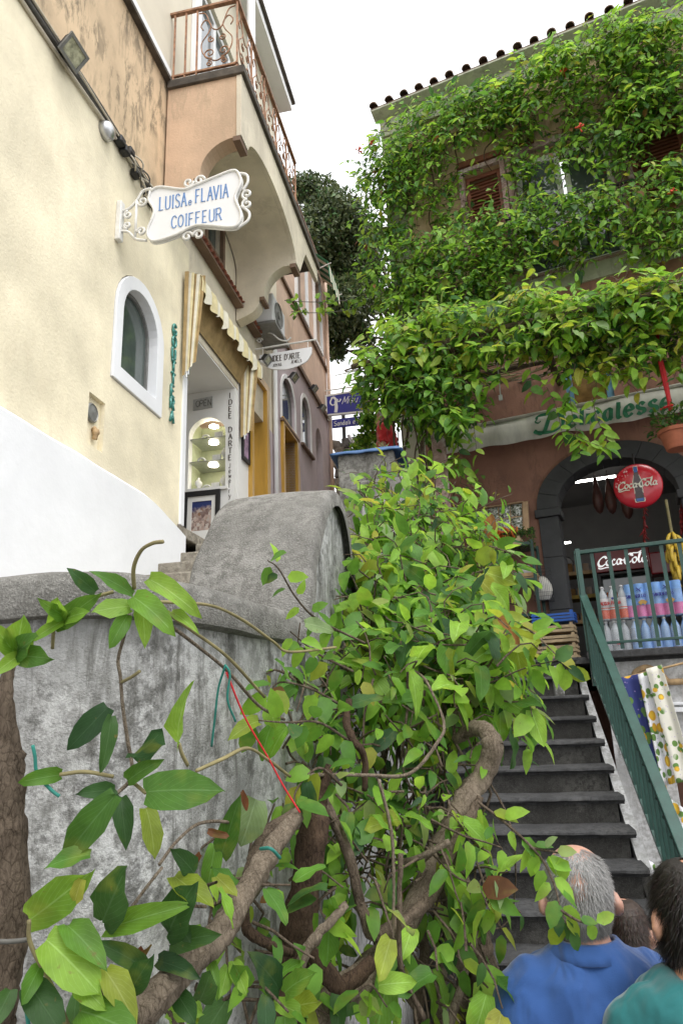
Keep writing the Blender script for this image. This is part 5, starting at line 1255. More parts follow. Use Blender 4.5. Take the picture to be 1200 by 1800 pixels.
# sprays reaching over the stairs
def spray(px_pts, L, n, mix, r=.004, mt=None):
    P = catmull([pxd(x, y, d) for x, y, d in px_pts], 6); ST.append(([np.array(q) for q in P], r))
    for i in range(n):
        t = (i+.7)/n*(len(P)-1); a = P[int(t)]; b2 = P[min(len(P)-1, int(t)+1)]; dv = nrm(np.array(b2-a)+1e-6); sd = 1 if i % 2 else -1
        side = nrm(np.cross(dv, _fw))*sd
        tip = nrm(side*RNG.uniform(.4,1.)+dv*.4-UP*RNG.uniform(.0,.9)+rnd(.15)); nm = nrm(-_fw*RNG.uniform(.2,.9)+UP*RNG.uniform(.3,1.)+rnd(.3))
        LV.append(mk_leaf(np.array(a)+tip*.012, tip, nm, L*RNG.uniform(.75,1.25), RNG.uniform(1.,1.3), mix))
spray([(840,1410,1.75),(880,1440,1.7),(925,1480,1.62),(955,1515,1.6),(975,1560,1.55),(985,1600,1.52),(1000,1635,1.5)], .050, 20, MIX_BRIGHT)
spray([(930,1490,1.62),(962,1495,1.6),(985,1500,1.6)], .048, 5, MIX_BRIGHT)
spray([(985,1600,1.52),(1015,1618,1.5),(1045,1626,1.5)], .044, 4, MIX_BRIGHT)
spray([(800,1210,2.4),(860,1200,2.3),(920,1175,2.25),(980,1160,2.2)], .085, 14, MIX_WALL)
spray([(830,1190,2.4),(880,1230,2.3),(925,1235,2.25),(935,1260,2.2)], .10, 7, MIX_WALL)
spray([(860,1080,2.7),(910,1095,2.6),(950,1125,2.5),(985,1160,2.4),(1000,1180,2.4)], .075, 14, MIX_BRIGHT)
spray([(830,900,4.0),(870,880,3.9),(900,868,3.9)], .05, 4, MIX_BRIGHT); spray([(868,880,3.9),(872,860,3.9)], .02, 2, MIX_BRIGHT)
spray([(860,960,3.2),(890,970,3.1),(915,985,3.1)], .08, 8, MIX_BRIGHT)
spray([(640,1130,2.2),(560,1090,2.0),(520,1050,1.9),(490,1000,1.85),(470,985,1.85)], .052, 13, MIX_BRIGHT)
spray([(620,1180,2.0),(560,1150,1.9),(510,1110,1.8)], .06, 10, MIX_WALL)
spray([(600,1240,1.9),(545,1210,1.8),(490,1200,1.7),(470,1230,1.65)], .068, 12, MIX_WALL)
spray([(610,1300,1.8),(560,1270,1.7),(500,1270,1.6),(440,1265,1.55)], .07, 12, MIX_WALL)
spray([(600,1380,1.7),(560,1350,1.65),(520,1390,1.6),(520,1430,1.55)], .065, 11, MIX_WALL)
spray([(590,1560,1.5),(560,1590,1.5),(590,1640,1.5)], .07, 8, MIX_WALL)
spray([(760,1500,1.9),(800,1540,1.8),(840,1560,1.75),(860,1600,1.7)], .075, 11, MIX_WALL)
spray([(760,1600,1.8),(800,1650,1.75),(810,1690,1.7),(850,1730,1.7)], .075, 9, MIX_WALL)
spray([(620,1750,1.5),(650,1730,1.5),(680,1770,1.5)], .07, 6, MIX_WALL)
# woody stems, thick to thin
T = lambda L_: [pxd(x, y, d) for x, y, d in L_]
trunk(vine, T([(800,1300,2.25),(825,1283,2.2),(850,1283,2.15),(864,1310,2.1),(850,1360,2.1),(822,1400,2.05),(790,1455,2.0),(752,1550,1.9),(700,1640,1.8),(640,1715,1.7),(545,1800,1.6),(450,1900,1.6)]), [.016,.022,.026,.028,.030,.034,.034,.032,.034,.036,.038,.04], 'bark2')
trunk(vine, T([(845,1400,2.0),(830,1428,1.98),(790,1500,1.9),(764,1564,1.82),(727,1606,1.75),(660,1644,1.7),(637,1597,1.72),(613,1507,1.75),(594,1460,1.75),(565,1400,1.8)]), [.010,.013,.015,.016,.015,.016,.014,.014,.013,.011], 'bark1')
trunk(vine, T([(580,1345,1.72),(563,1400,1.68),(550,1455,1.63),(540,1540,1.6),(522,1640,1.58),(505,1720,1.56),(490,1820,1.55),(470,1980,1.55)]), [.010,.018,.033,.036,.037,.035,.034,.04], 'bark3')
trunk(vine, T([(838,1600,2.0),(842,1660,2.0),(850,1720,1.98),(862,1800,1.95),(870,1900,1.9),(880,2050,1.9)]), [.022,.035,.044,.048,.05,.055], 'bark1')
trunk(vine, T([(800,1450,2.1),(806,1560,2.05),(800,1660,2.0),(815,1740,1.98),(800,1850,1.95)]), [.014,.018,.02,.022,.024], 'bark2')
trunk(vine, T([(780,1560,2.0),(788,1640,2.0),(775,1720,1.95),(770,1860,1.9)]), [.012,.016,.016,.02], 'bark2')
trunk(vine, T([(740,1600,2.0),(745,1680,1.95),(735,1760,1.9),(742,1880,1.9)]), [.012,.014,.016,.02], 'bark1')
trunk(vine, T([(690,1560,1.95),(700,1660,1.9),(712,1740,1.85),(750,1800,1.8),(760,1880,1.8)]), [.008,.009,.01,.012,.012], 'bark1')
trunk(vine, T([(820,1540,1.9),(835,1640,1.85),(815,1720,1.8),(790,1800,1.75),(780,1900,1.7)]), [.006,.007,.009,.012,.014], 'bark2')
trunk(vine, T([(655,1690,1.6),(600,1730,1.55),(560,1690,1.55),(520,1640,1.6)]), [.016,.017,.016,.012], 'bark3')
trunk(vine, T([(610,1590,1.5),(580,1620,1.48),(545,1660,1.45),(520,1720,1.42),(512,1800,1.4)]), [.008,.010,.011,.011,.012], 'bark2')
trunk(vine, T([(500,1365,1.65),(570,1362,1.7),(650,1363,1.75),(720,1360,1.8),(765,1310,1.85),(780,1270,1.9),(750,1200,2.0),(730,1180,2.1)]), [.004,.0045,.0045,.0045,.0045,.004,.004,.003], 'bark2')
trunk(vine, T([(665,1370,1.75),(685,1450,1.7),(692,1540,1.65),(690,1650,1.6)]), [.004,.004,.004,.003], 'bark2')
trunk(vine, T([(704,1500,1.7),(702,1600,1.65),(705,1700,1.6),(745,1790,1.6)]), [.006,.006,.006,.007], 'bark1')
trunk(vine, T([(613,1230,2.0),(608,1270,1.95),(620,1300,1.9),(640,1330,1.9),(640,1390,1.9)]), [.008,.009,.010,.009,.008], 'bark3')
trunk(vine, T([(690,1520,1.9),(740,1505,1.85),(790,1480,1.85)]), [.007,.008,.009], 'bark2')
for i in range(34):                                       # tangle of thin dry stems in the shade of the mass
    x = RNG.uniform(640, 830); y0 = RNG.uniform(1180, 1330); d = RNG.uniform(2.2, 2.6)
    P = [pxd(x+RNG.normal(0, 16)*k, y0+RNG.uniform(80,130)*k, d-.06*k+RNG.normal(0,.04)) for k in range(5)]
    ST.append(([np.array(q) for q in catmull(P, 4)], RNG.uniform(.003, .007)))
for (x, y) in [(600,910),(640,960),(700,930),(740,985),(610,1010)]:
    P = [pxd(x+RNG.normal(0, 12)*k, y+28*k, dep(x, y+28*k)+.1) for k in range(5)]; ST.append(([np.array(q) for q in catmull(P, 4)], .006))
emit(vine, LV, 300, MID); emit_stems(vine, ST, M['bark1'])

# ---- the vine with large leaves on the near wall
fv = thing('climbing_vine', SN(1.1, -.7, Z0), 'large leaved vine with thick brown trunks climbing the near grey wall', 'vine')
LV = []; ST = []
trunk(fv, T([(28,1150,1.23),(12,1195,1.22),(8,1290,1.2),(10,1360,1.18),(12,1450,1.16),(14,1560,1.14),(6,1680,1.12),(-8,1800,1.1),(-20,1900,1.1)]), [.005,.012,.020,.026,.029,.029,.030,.030,.031], 'bark1', seg=16)
trunk(fv, T([(522,1432,1.55),(480,1490,1.42),(440,1555,1.32),(405,1610,1.24),(360,1665,1.17),(310,1715,1.1),(240,1790,1.02),(170,1860,.98)]), [.017,.019,.021,.022,.023,.023,.024,.026], 'bark2', seg=14)
trunk(fv, T([(525,1425,1.58),(475,1462,1.5),(450,1500,1.45),(430,1550,1.42)]), [.013,.014,.013,.009], 'bark1')
trunk(fv, T([(425,1600,1.4),(440,1640,1.38),(480,1665,1.4),(510,1675,1.45)]), [.009,.010,.010,.009], 'bark3')
stems = [[(287,952,1.16),(268,955,1.17),(248,968,1.18),(235,998,1.2),(236,1035,1.22)],
 [(228,1080,1.22),(218,1120,1.23),(208,1160,1.23),(212,1190,1.22),(216,1240,1.21),(224,1300,1.19),(232,1345,1.17),(228,1372,1.15),(205,1395,1.12)],
 [(212,1200,1.22),(232,1190,1.2),(246,1180,1.19)], [(228,1372,1.15),(240,1380,1.14),(256,1394,1.12)],
 [(275,1058,1.25),(330,1060,1.3),(380,1067,1.38),(430,1092,1.5),(480,1128,1.62),(510,1146,1.7),(590,1138,1.9)],
 [(278,1085,1.25),(340,1130,1.32),(400,1180,1.42),(455,1240,1.55),(500,1265,1.65)], [(296,1080,1.26),(340,1110,1.32),(400,1155,1.42),(465,1225,1.58)],
 [(345,1355,1.25),(390,1335,1.32),(435,1315,1.4),(470,1335,1.5),(510,1365,1.6)], [(105,1362,1.13),(150,1357,1.14),(200,1365,1.14)], [(330,1345,1.22),(320,1325,1.2),(315,1307,1.2)],
 [(280,1520,1.2),(310,1480,1.25),(350,1448,1.32),(400,1445,1.4),(420,1460,1.45)], [(200,1640,1.1),(250,1570,1.15),(285,1525,1.2)], [(52,1617,1.0),(55,1660,1.0),(95,1740,1.0),(130,1830,1.0)], [(115,1090,1.2),(140,1075,1.2),(170,1050,1.2),(200,1040,1.21)], [(95,1105,1.2),(93,1140,1.21)]]
for L_ in stems:
    P = catmull(T(L_), 6); b = MB(); b.tube(P, [.0034]*len(P), 6, jit=.3); b.build('twig', M['stem'] if RNG.random() < .7 else M['bark2'], fv, smooth=True)
big = [ # base px, tip px, depth, width factor, colour, roll
 (204,1397,93,1520,1.06,.92,'mid',.2),(257,1392,366,1380,1.06,1.05,'mid',-.3),(190,1243,118,1318,1.14,1.0,'dark',.2),(196,1258,185,1354,1.13,.6,'dark',.8),(315,1308,296,1230,1.18,.85,'light',-.4),
 (232,1332,288,1296,1.14,.85,'dark',.5),(108,1362,36,1372,1.12,.9,'mid',.3),(212,1400,222,1472,1.10,1.15,'dark',0),(257,1420,281,1494,1.09,1.0,'yellow',.6),(203,1388,148,1392,1.10,.9,'dark',.4),(226,1372,256,1343,1.12,.9,'mid',0),
 (233,1045,183,1003,1.2,.8,'mid',.6),(262,1018,346,1058,1.2,.85,'light',.5),(235,1050,297,1086,1.17,1.05,'light',.2),(230,1066,169,1068,1.17,1.1,'light',-.2),(225,1080,193,1136,1.16,.95,'mid',0),(250,1058,256,1112,1.18,1.1,'light',0),(168,1040,131,1006,1.2,1.1,'dark',.3),
 (300,1075,338,1090,1.2,.8,'light',.4),(112,1092,61,1114,1.18,.9,'light',.2),(113,1090,140,1072,1.18,1.,'light',-.2),(118,1085,88,1070,1.18,1.,'mid',0),(95,1105,105,1060,1.19,.9,'light',.2),(100,1100,160,1052,1.19,.7,'mid',.5),
 (30,1152,-6,1108,1.15,.9,'light',0),(32,1152,73,1156,1.14,.9,'mid',.3),(30,1150,36,1098,1.15,1.2,'light',0),(30,1155,8,1168,1.14,1.2,'light',.2),(28,1150,55,1122,1.15,1.1,'mid',0),
 (52,1617,140,1556,1.02,.85,'light',.4),(180,1622,214,1536,1.05,1.2,'dark',0),(192,1631,293,1597,1.05,.75,'light',.8),(296,1641,322,1569,1.08,1.1,'dark',0),(306,1540,373,1588,1.1,1.05,'yellow',.2),(342,1536,318,1500,1.12,1.0,'dark',0),
 (82,1652,174,1728,.98,1.25,'light',.1),(118,1626,173,1668,1.0,1.25,'mid',0),(184,1704,238,1772,.98,1.25,'yellow',0),(134,1724,170,1757,.97,1.2,'light',0),(140,1776,230,1798,.95,1.1,'mid',.3),(50,1730,110,1806,.95,1.2,'dark',.2),
 (278,1690,332,1696,1.08,.9,'dark',0),(380,1540,414,1572,1.25,1.1,'yellow',0),(450,1405,424,1487,1.45,1.5,'pale',0),(390,1500,410,1440,1.4,1.0,'mid',0),(250,1700,200,1660,1.05,1.0,'dark',0),(300,1660,350,1640,1.1,1.0,'dark',.2),
 (300,1600,330,1650,1.1,1.1,'dark',0),(370,1690,384,1740,1.15,.8,'mid',.5),(350,1760,372,1720,1.12,1.,'dark',0),(400,1700,392,1745,1.2,1.,'light',.3),(410,1690,430,1740,1.2,.9,'light',0),(430,1740,420,1700,1.2,1.,'mid',0),(490,1740,468,1690,1.3,1.2,'dark',.2),(500,1745,530,1710,1.3,1.,'mid',0),(480,1760,540,1785,1.3,1.,'light',.3),(515,1770,548,1760,1.3,1.1,'yellow',0),
 (20,1740,-10,1800,.95,1.2,'dark',0),(70,1700,40,1760,.96,1.,'mid',0),(230,1740,255,1700,1.0,.9,'dark',.2),(310,1745,340,1790,1.08,1.,'dark',0)]
for bx, by, tx_, ty, d, wf_, k, roll in big:
    p0 = np.array(pxd(bx, by, d+.02)); p1 = np.array(pxd(tx_, ty, d-.02-.02*RNG.random())); v = p1-p0; L = np.linalg.norm(v)*1.0
    nm = -ray(tx_, ty) + UP*.35*RNG.uniform(.4,1.4) + _R*roll*RNG.uniform(.6,1.3) + rnd(.12)
    fr_c = PAL[k][RNG.integers(len(PAL[k]))]; LV.append(mk_leaf(p0, v, nm, L, wf_*.9, tuple(x_*.80 for x_ in fr_c)))
for x, y in samp([(60,1500),(330,1500),(420,1620),(330,1800),(40,1800)], 14):
    p = np.array(pxd(x, y, RNG.uniform(1.0, 1.3)*np.interp(x,[0,400],[.95,1.12]))); tip = nrm(rnd(.7)-UP*.4); LV.append(mk_leaf(p, tip, -_fw+UP*.5+rnd(.4), RNG.uniform(.035,.075), 1.05, MIX_FRONT))
# small dried curls
for x, y in ((700,1560),(365,1460),(352,1500),(265,1660),(245,1665),(425,1390)):
    p = np.array(pxd(x, y, 1.2 if x < 500 else 1.75)); LV.append(mk_leaf(p, nrm(rnd(.5)-UP), -_fw+rnd(.5), .045, .6, PAL['brown'][0]))
emit(fv, LV, 300, NEAR, 'leaf')
# ties
def tie(pts, r, mt, label):
    b = MB(); b.tube(catmull(T(pts), 6), r, 6); tag(b.build('tie_string', M[mt], None, smooth=True), label, 'string', 'strings tying up the vine')
tie([(398,1182,1.4),(430,1260,1.45),(470,1330,1.5),(500,1385,1.52),(527,1428,1.53)], .0022, 'redcord', 'red string stretched from the thick vine stem up to the twigs')
tie([(396,1170,1.4),(384,1210,1.41),(378,1260,1.42),(372,1312,1.43)], .0025, 'string_g', 'green string hanging straight down the grey wall from the red tie')
tie([(395,1168,1.4),(404,1185,1.4),(400,1230,1.4),(414,1268,1.42)], .0025, 'string_g', 'green string end hanging just beside the red tie, nearer the leaves')
tie([(58,1310,1.12),(62,1330,1.12),(66,1360,1.12),(90,1388,1.12),(105,1400,1.12)], .003, 'string_g', 'green string at the left trunk')
tie([(-5,1655,1.05),(20,1655,1.06),(48,1652,1.07)], .004, 'cable', 'dark string wound around the left trunk')
tie([(458,1492,1.33),(476,1492,1.30),(492,1508,1.33)], .0035, 'string_g', 'green string looped round the diagonal vine stem')
tie([(42,1735,1.0),(46,1770,1.0),(52,1810,1.0)], .003, 'string_g', 'green string low on the left among the leaves')
# ---- vine over the facade
fc = thing('facade_vine', DL(0, .2, 4), 'trumpet vine with red blossoms covering the upper wall of the delicatessen', 'vine')
LV = []; ST = []
outF = nrm(FN + UP*.45)
FP = [ # polygon, number of shoots, out range, length, mix
 ([(650,232),(700,198),(800,150),(860,140),(905,130),(905,190),(840,230),(790,280),(750,330),(690,350),(640,330),(635,280)], 300, (.05,.5), .30, MIX_FAC),
 ([(840,170),(925,120),(1000,95),(1040,60),(1090,50),(1200,40),(1200,130),(1130,190),(1040,190),(980,180),(900,215),(850,230)], 330, (.05,.5), .30, dict(mid=4,dark=1,light=5,yellow=.8)),
 ([(640,280),(720,270),(740,380),(730,500),(690,570),(660,520),(645,440),(630,360)], 190, (.05,.45), .30, MIX_FAC),
 ([(735,430),(790,400),(860,365),(920,385),(930,450),(880,490),(800,545),(720,560),(700,500)], 330, (.15,.6), .28, dict(mid=5,dark=1.4,light=4.5,yellow=.3)),
 ([(905,350),(1000,330),(1080,320),(1110,340),(1080,390),(1000,430),(940,440),(905,420)], 170, (.15,.5), .25, MIX_FAC),
 ([(880,180),(945,180),(950,300),(930,350),(900,300)], 60, (.05,.3), .3, MIX_FAC),
 ([(985,180),(1060,200),(1070,250),(1000,300),(960,290)], 60, (.05,.3), .28, MIX_FAC),
 ([(1050,190),(1120,150),(1200,120),(1200,200),(1140,220),(1100,290),(1065,300)], 100, (.05,.4), .3, MIX_FAC),
 ([(1110,330),(1150,280),(1200,260),(1200,440),(1150,450),(1100,420)], 120, (.1,.5), .28, MIX_FAC),
 ([(950,440),(1000,430),(1090,410),(1090,430),(1010,470),(960,480)], 26, (.15,.4), .2, MIX_FAC),
 ([(740,330),(800,300),(830,330),(820,400),(760,410)], 46, (.03,.2), .25, MIX_FAC),
 ([(690,540),(760,520),(900,500),(910,540),(800,575),(700,600)], 90, (.1,.5), .25, MIX_FAC),
 ([(900,110),(960,85),(1050,45),(1120,30),(1200,5),(1200,70),(1050,100),(920,140)], 150, (.3,.6), .26, dict(mid=3,light=5,yellow=1.2)),
 ([(1200,0),(1420,-70),(1420,120),(1330,260),(1400,330),(1400,420),(1200,450)], 300, (.1,.5), .3, MIX_FAC)]
for P, n, (o0, o1), ln, mix in FP:
    for x, y in samp(P, int(n*1.55)):
        p = np.array(pxo(x, y, RNG.uniform(o0, o1))); hang = RNG.uniform(-.2, 1.)
        shoot(p, FL*RNG.normal(0,.7) - UP*hang + FN*RNG.uniform(0,.7), ln*RNG.uniform(.5,1.5), .052, .098, outF, mix, LV, ST, grav=.4, r=.004)
for x, y0, y1 in ((760,240,420),(800,220,330),(905,130,380),(990,160,330),(1095,110,330),(1140,140,420),(700,260,520),(1020,180,300),(860,200,300),(745,470,560)):
    P = [np.array(pxo(x+RNG.normal(0,8), y, RNG.uniform(.05,.25))) for y in np.linspace(y0, y1, 6)]; ST.append(([np.array(q) for q in catmull(P, 4)], .014))
for x, y in ((990,128),(1018,225),(1180,340),(630,265),(655,250)):            # red trumpet blossoms
    p = pxo(x, y, .55); q = MB()
    for k in range(7):
        dv = Vector(nrm(FN*.6+rnd(.7))); q.tube([p, p+dv*.03, p+dv*.06], [.004,.007,.013], 6)
    q.build('blossom', mat('red_blossom', (.62,.07,.03), .6, .2, 30, 0) if 'rb' not in M else M['rb'], fc, smooth=True)
LV = [l_[:5]+[tuple(min(.42, x_*1.15) for x_ in l_[5])] for l_ in LV]; emit(fc, LV, 300, FARL+MID[:1]); emit_stems(fc, ST, M['bark3'])
# ---- vine on the pergola
pv = thing('pergola_vine', DL(.2, 1, 3.9), 'bright yellow-green vine heaped on the pergola and hanging over the awning', 'vine')
LV = []; ST = []
outP = nrm(FN*.8 + UP*.7)
MY = dict(light=4, yellow=4.5, mid=1)
PP = [
 ([(645,610),(690,572),(760,545),(850,535),(930,515),(1010,520),(1100,500),(1200,480),(1200,545),(1100,575),(1000,600),(900,625),(800,640),(700,650),(640,660)], 1000, (.9,1.7), .26, dict(mid=3,dark=.8,light=5,yellow=1.8,pale=.6)),  # young leaves, with extra yellow standing in for lit patches on top
 ([(640,650),(820,620),(840,690),(830,740),(770,760),(715,725),(650,705),(632,690)], 420, (1.1,1.7), .24, dict(mid=4.5,dark=2,light=3,yellow=.4)),
 ([(980,590),(1060,570),(1140,560),(1200,560),(1200,600),(1120,640),(1040,640),(985,640)], 200, (.8,1.5), .24, dict(mid=3,dark=2.5,light=3,yellow=1,pale=.6)),
 ([(1075,490),(1110,485),(1125,520),(1090,545)], 26, (1.4,1.7), .16, MY), ([(1100,560),(1140,570),(1145,640),(1100,660),(1090,600)], 44, (1.3,1.6), .16, MY),
 ([(980,640),(1060,630),(1140,645),(1130,680),(1050,670),(985,665)], 50, (1.3,1.6), .16, MY),
 ([(745,740),(830,730),(810,800),(830,850),(790,850),(760,800)], 40, (.7,1.3), .22, MIX_FAC),
 ([(1140,600),(1200,590),(1200,640),(1150,640)], 30, (.8,1.4), .2, MIX_FAC),
 ([(1200,480),(1330,440),(1450,400),(1450,560),(1320,610),(1200,640)], 300, (.9,1.7), .26, dict(mid=3,dark=.8,light=5,yellow=1.2))]
for P, n, (o0, o1), ln, mix in PP:
    for x, y in samp(P, n):
        p = np.array(pxo(x, y, RNG.uniform(o0, o1)))
        shoot(p, FL*RNG.normal(0,.8) + FN*RNG.uniform(-.1,.9) - UP*RNG.uniform(-.4,.6), ln*RNG.uniform(.5,1.5), .06, .115, outP, mix, LV, ST, grav=.5, r=.004)
for P in ([(845,640),(835,700),(833,750),(838,800)], [(693,640),(695,690),(692,740)], [(960,680),(975,710),(985,750),(990,775)], [(1000,690),(1005,730),(1015,770),(1020,800)], [(1040,700),(1050,740),(1065,770),(1060,800)], [(1000,760),(1030,775),(1070,790)], [(800,760),(808,800),(820,840)], [(930,640),(935,690)], [(880,640),(878,670)], [(1010,640),(1000,690),(990,720)], [(1045,650),(1050,700)]):
    Q = catmull([pxo(x, y, 1.55) for x, y in P], 5); ST.append(([np.array(q) for q in Q], .005))
    for i in range(1, len(Q)):
        sd = 1 if i % 2 else -1; tip = nrm(FL*sd*.8 - UP*.5 + rnd(.2)); LV.append(mk_leaf(np.array(Q[i]), tip, outP+rnd(.3), .13*RNG.uniform(.8,1.2), 1.15, MIX_BRIGHT))
for i in range(14):                                        # stems rising from the terrace corner to the pergola
    x = RNG.uniform(700, 760); P = [pxo(x+RNG.normal(0,7)-6*k, 850-50*k, 1.1+.05*k+RNG.normal(0,.05)) for k in range(5)]
    ST.append(([np.array(q) for q in catmull(P, 4)], RNG.uniform(.008, .022)))
LV = [l_[:5]+[tuple(min(.42, x_*1.15) for x_ in l_[5])] for l_ in LV]; emit(pv, LV, 300, MID); emit_stems(pv, ST, M['bark1'])
# ---- runner across the lane on wires
wv = thing('vine_runner', SN(9, -1.2, 6), 'thin leafy vine runner on wires strung across the lane', 'vine')
LV = []
for (x0, y0, s0), (x1, y1, o1) in (((500,528,None),(705,508,0.05)), ((512,548,None),(690,524,0.05))):
    A_ = pxn(x0, y0, -2.44); B_ = pxo(x1, y1, o1); b = MB(); P = [A_.lerp(B_, t)-Vector((0,0,.10*4*t*(1-t))) for t in np.linspace(0,1,14)]; b.tube(P, .006, 5); b.build('wire', M['cable'], wv)
    for t in np.linspace(.02, .95, 64):
        if math.sin(t*23) + .6 < RNG.random(): continue
        q = A_.lerp(B_, t)-Vector((0,0,.10*4*t*(1-t))); LV.append(mk_leaf(np.array(q)+rnd(.03), rnd(.5)+UP*RNG.uniform(-.8,.8)+RGT*.3, -SV+UP*.4+rnd(.4), .12*RNG.uniform(.7,1.2), 1.15, MIX_BRIGHT))
emit(wv, LV, 300, MID)
# ---- dark evergreen behind the houses
def blob_leaves(blobs, n, L, mix, LV, shell=.35, outb=.9):
    w = np.array([b_[3]**2 for b_ in blobs]); w = w/w.sum()
    for _ in range(n):
        c = blobs[RNG.choice(len(blobs), p=w)]; v = nrm(rnd()); r = c[3]*(1-shell*RNG.random()**1.5); p = np.array(c[:3])+v*r*np.array([1,1,.85])
        LV.append(mk_leaf(p, nrm(rnd(.7)+v*.5), v*outb+UP*.5+rnd(.5), L*RNG.uniform(.7,1.3), 1., mix))
tr = thing('evergreen_tree', SN(16, -.4, 1.5), 'tall dark evergreen tree rising behind the lane', 'tree')
trunk(tr, [SN(16.2,-.7,2.5), SN(16.1,-.6,5), SN(16,-.8,7.5), SN(16,-.5,9.5), SN(16.2,-.3,11.5)], [.22,.2,.16,.11,.05], 'bark3', 'trunk')
LV = []; bl = []
for x, y, r in ((560,345,42),(590,380,50),(615,400,45),(560,420,60),(610,460,60),(570,500,55),(630,505,42),(600,540,55),(560,560,50),(575,600,34),(615,575,36),(645,470,36),(535,330,30),(655,420,30),(660,530,25),(540,480,60),(590,620,18),(640,590,22)):
    p = pxd(x, y, 15.6+RNG.normal(0,.5)); bl.append((p.x, p.y, p.z, r/1200*15.6))
    q = pxd(x, y, 15.6); c0 = SN(16, -.6, 7+RNG.uniform(-1,3)); trunk(tr, [c0, c0.lerp(q,.6)+Vector((0,0,.2)), q], [.05,.03,.012], 'bark3', 'limb', 4, 6)
PAL['ever'] = [(.060,.085,.034),(.085,.115,.048),(.040,.060,.024),(.115,.145,.065)]
blob_leaves(bl, 26000, .11, dict(ever=6, dark=1), LV, .7)
emit(tr, LV, 0, FARL, 'treeleaf', 'crown')
hd = thing('shrub', SN(12.5, -.6, 3), 'leafy green shrub behind the blue covered post, below the evergreen', 'shrub')
LV = []; bl = []
for x, y, r in ((650,740,26),(670,770,24),(640,775,20),(690,730,26),(650,705,18),(665,800,20),(625,790,12)):
    p = pxd(x, y, 11.5+RNG.normal(0,.3)); bl.append((p.x, p.y, p.z, r/1200*11.5))
blob_leaves(bl, 1500, .10, MIX_FAC, LV, .8); emit(hd, LV, 60, FARL); trunk(hd, [SN(11.8,-.5,2.2), pxd(660,760,11.5)], [.04,.015], 'bark3', 'trunk')
gp = thing('spiky_plant', pxs(675,800,6.1), 'spiky grassy plant on the blue covered post', 'plant')
q = MB()
for k in range(26):
    p = pxs(676+RNG.normal(0,5), 801, 6.25); dv = Vector((RNG.normal(0,.7), RNG.normal(0,.3), 1)).normalized(); l_ = RNG.uniform(.10,.22)
    q.tube([p, p+dv*l_*.6, p+dv*l_+Vector((dv.x*.06,0,-.03))], [.005,.004,.001], 4)
q.build('blades', mat('dry_green_blade', (.16,.19,.07), .7, .4, 20, 0), gp, smooth=True)
# ------------------------------------------------------------------ things of the delicatessen
def ad(x, y, o): a, _, z = to_dl(pxo(x, y, o)); return a, z
# ---- round illuminated drinks sign
ca, cz = ad(1120, 852, .50)
rs = thing('round_sign', DL(ca, .45, cz-.25), 'round red drinks sign with a brown bottle and cream script, hanging in the arch', 'sign')
b = MB(); b.lathe(DL(ca, .40, cz), [(.232,0),(.250,.02),(.250,.06),(.235,.085),(.15,.105),(.0,.112)], 48, axis=FN); b.build('disc', M['red'], rs, auto=60)
RS = lambda u, v, t: DL(ca-u, .505+t - .32*((u*u+v*v)), cz+v)
def flatshape(mb, pts, t0=.004, t1=.009): mb.prism(RS, pts, t0, t1)
half = [(.0,.205),(.018,.205),(.020,.14),(.026,.09),(.040,.04),(.043,.0),(.036,-.04),(.036,-.08),(.043,-.13),(.043,-.175),(.038,-.19)]
out = half + [(-x, y) for x, y in reversed(half)][:-1]
b = MB(); flatshape(b, [(x*1.22, y*1.03) for x, y in out], .004, .006); b.build('bottle_outline', M['cream_letter'], rs)
b = MB(); flatshape(b, out, .007, .010); b.build('bottle', M['cola'], rs)
b = MB(); flatshape(b, [(-.017,.14),(.017,.14),(.017,.20),(-.017,.20)], .0105, .012); b.build('bottle_neck', M['bluecap'], rs)
b = MB(); flatshape(b, [(-.036,-.185),(.036,-.185),(.038,-.155),(-.038,-.155)], .0105, .012); b.build('bottle_base', M['bluecap'], rs)
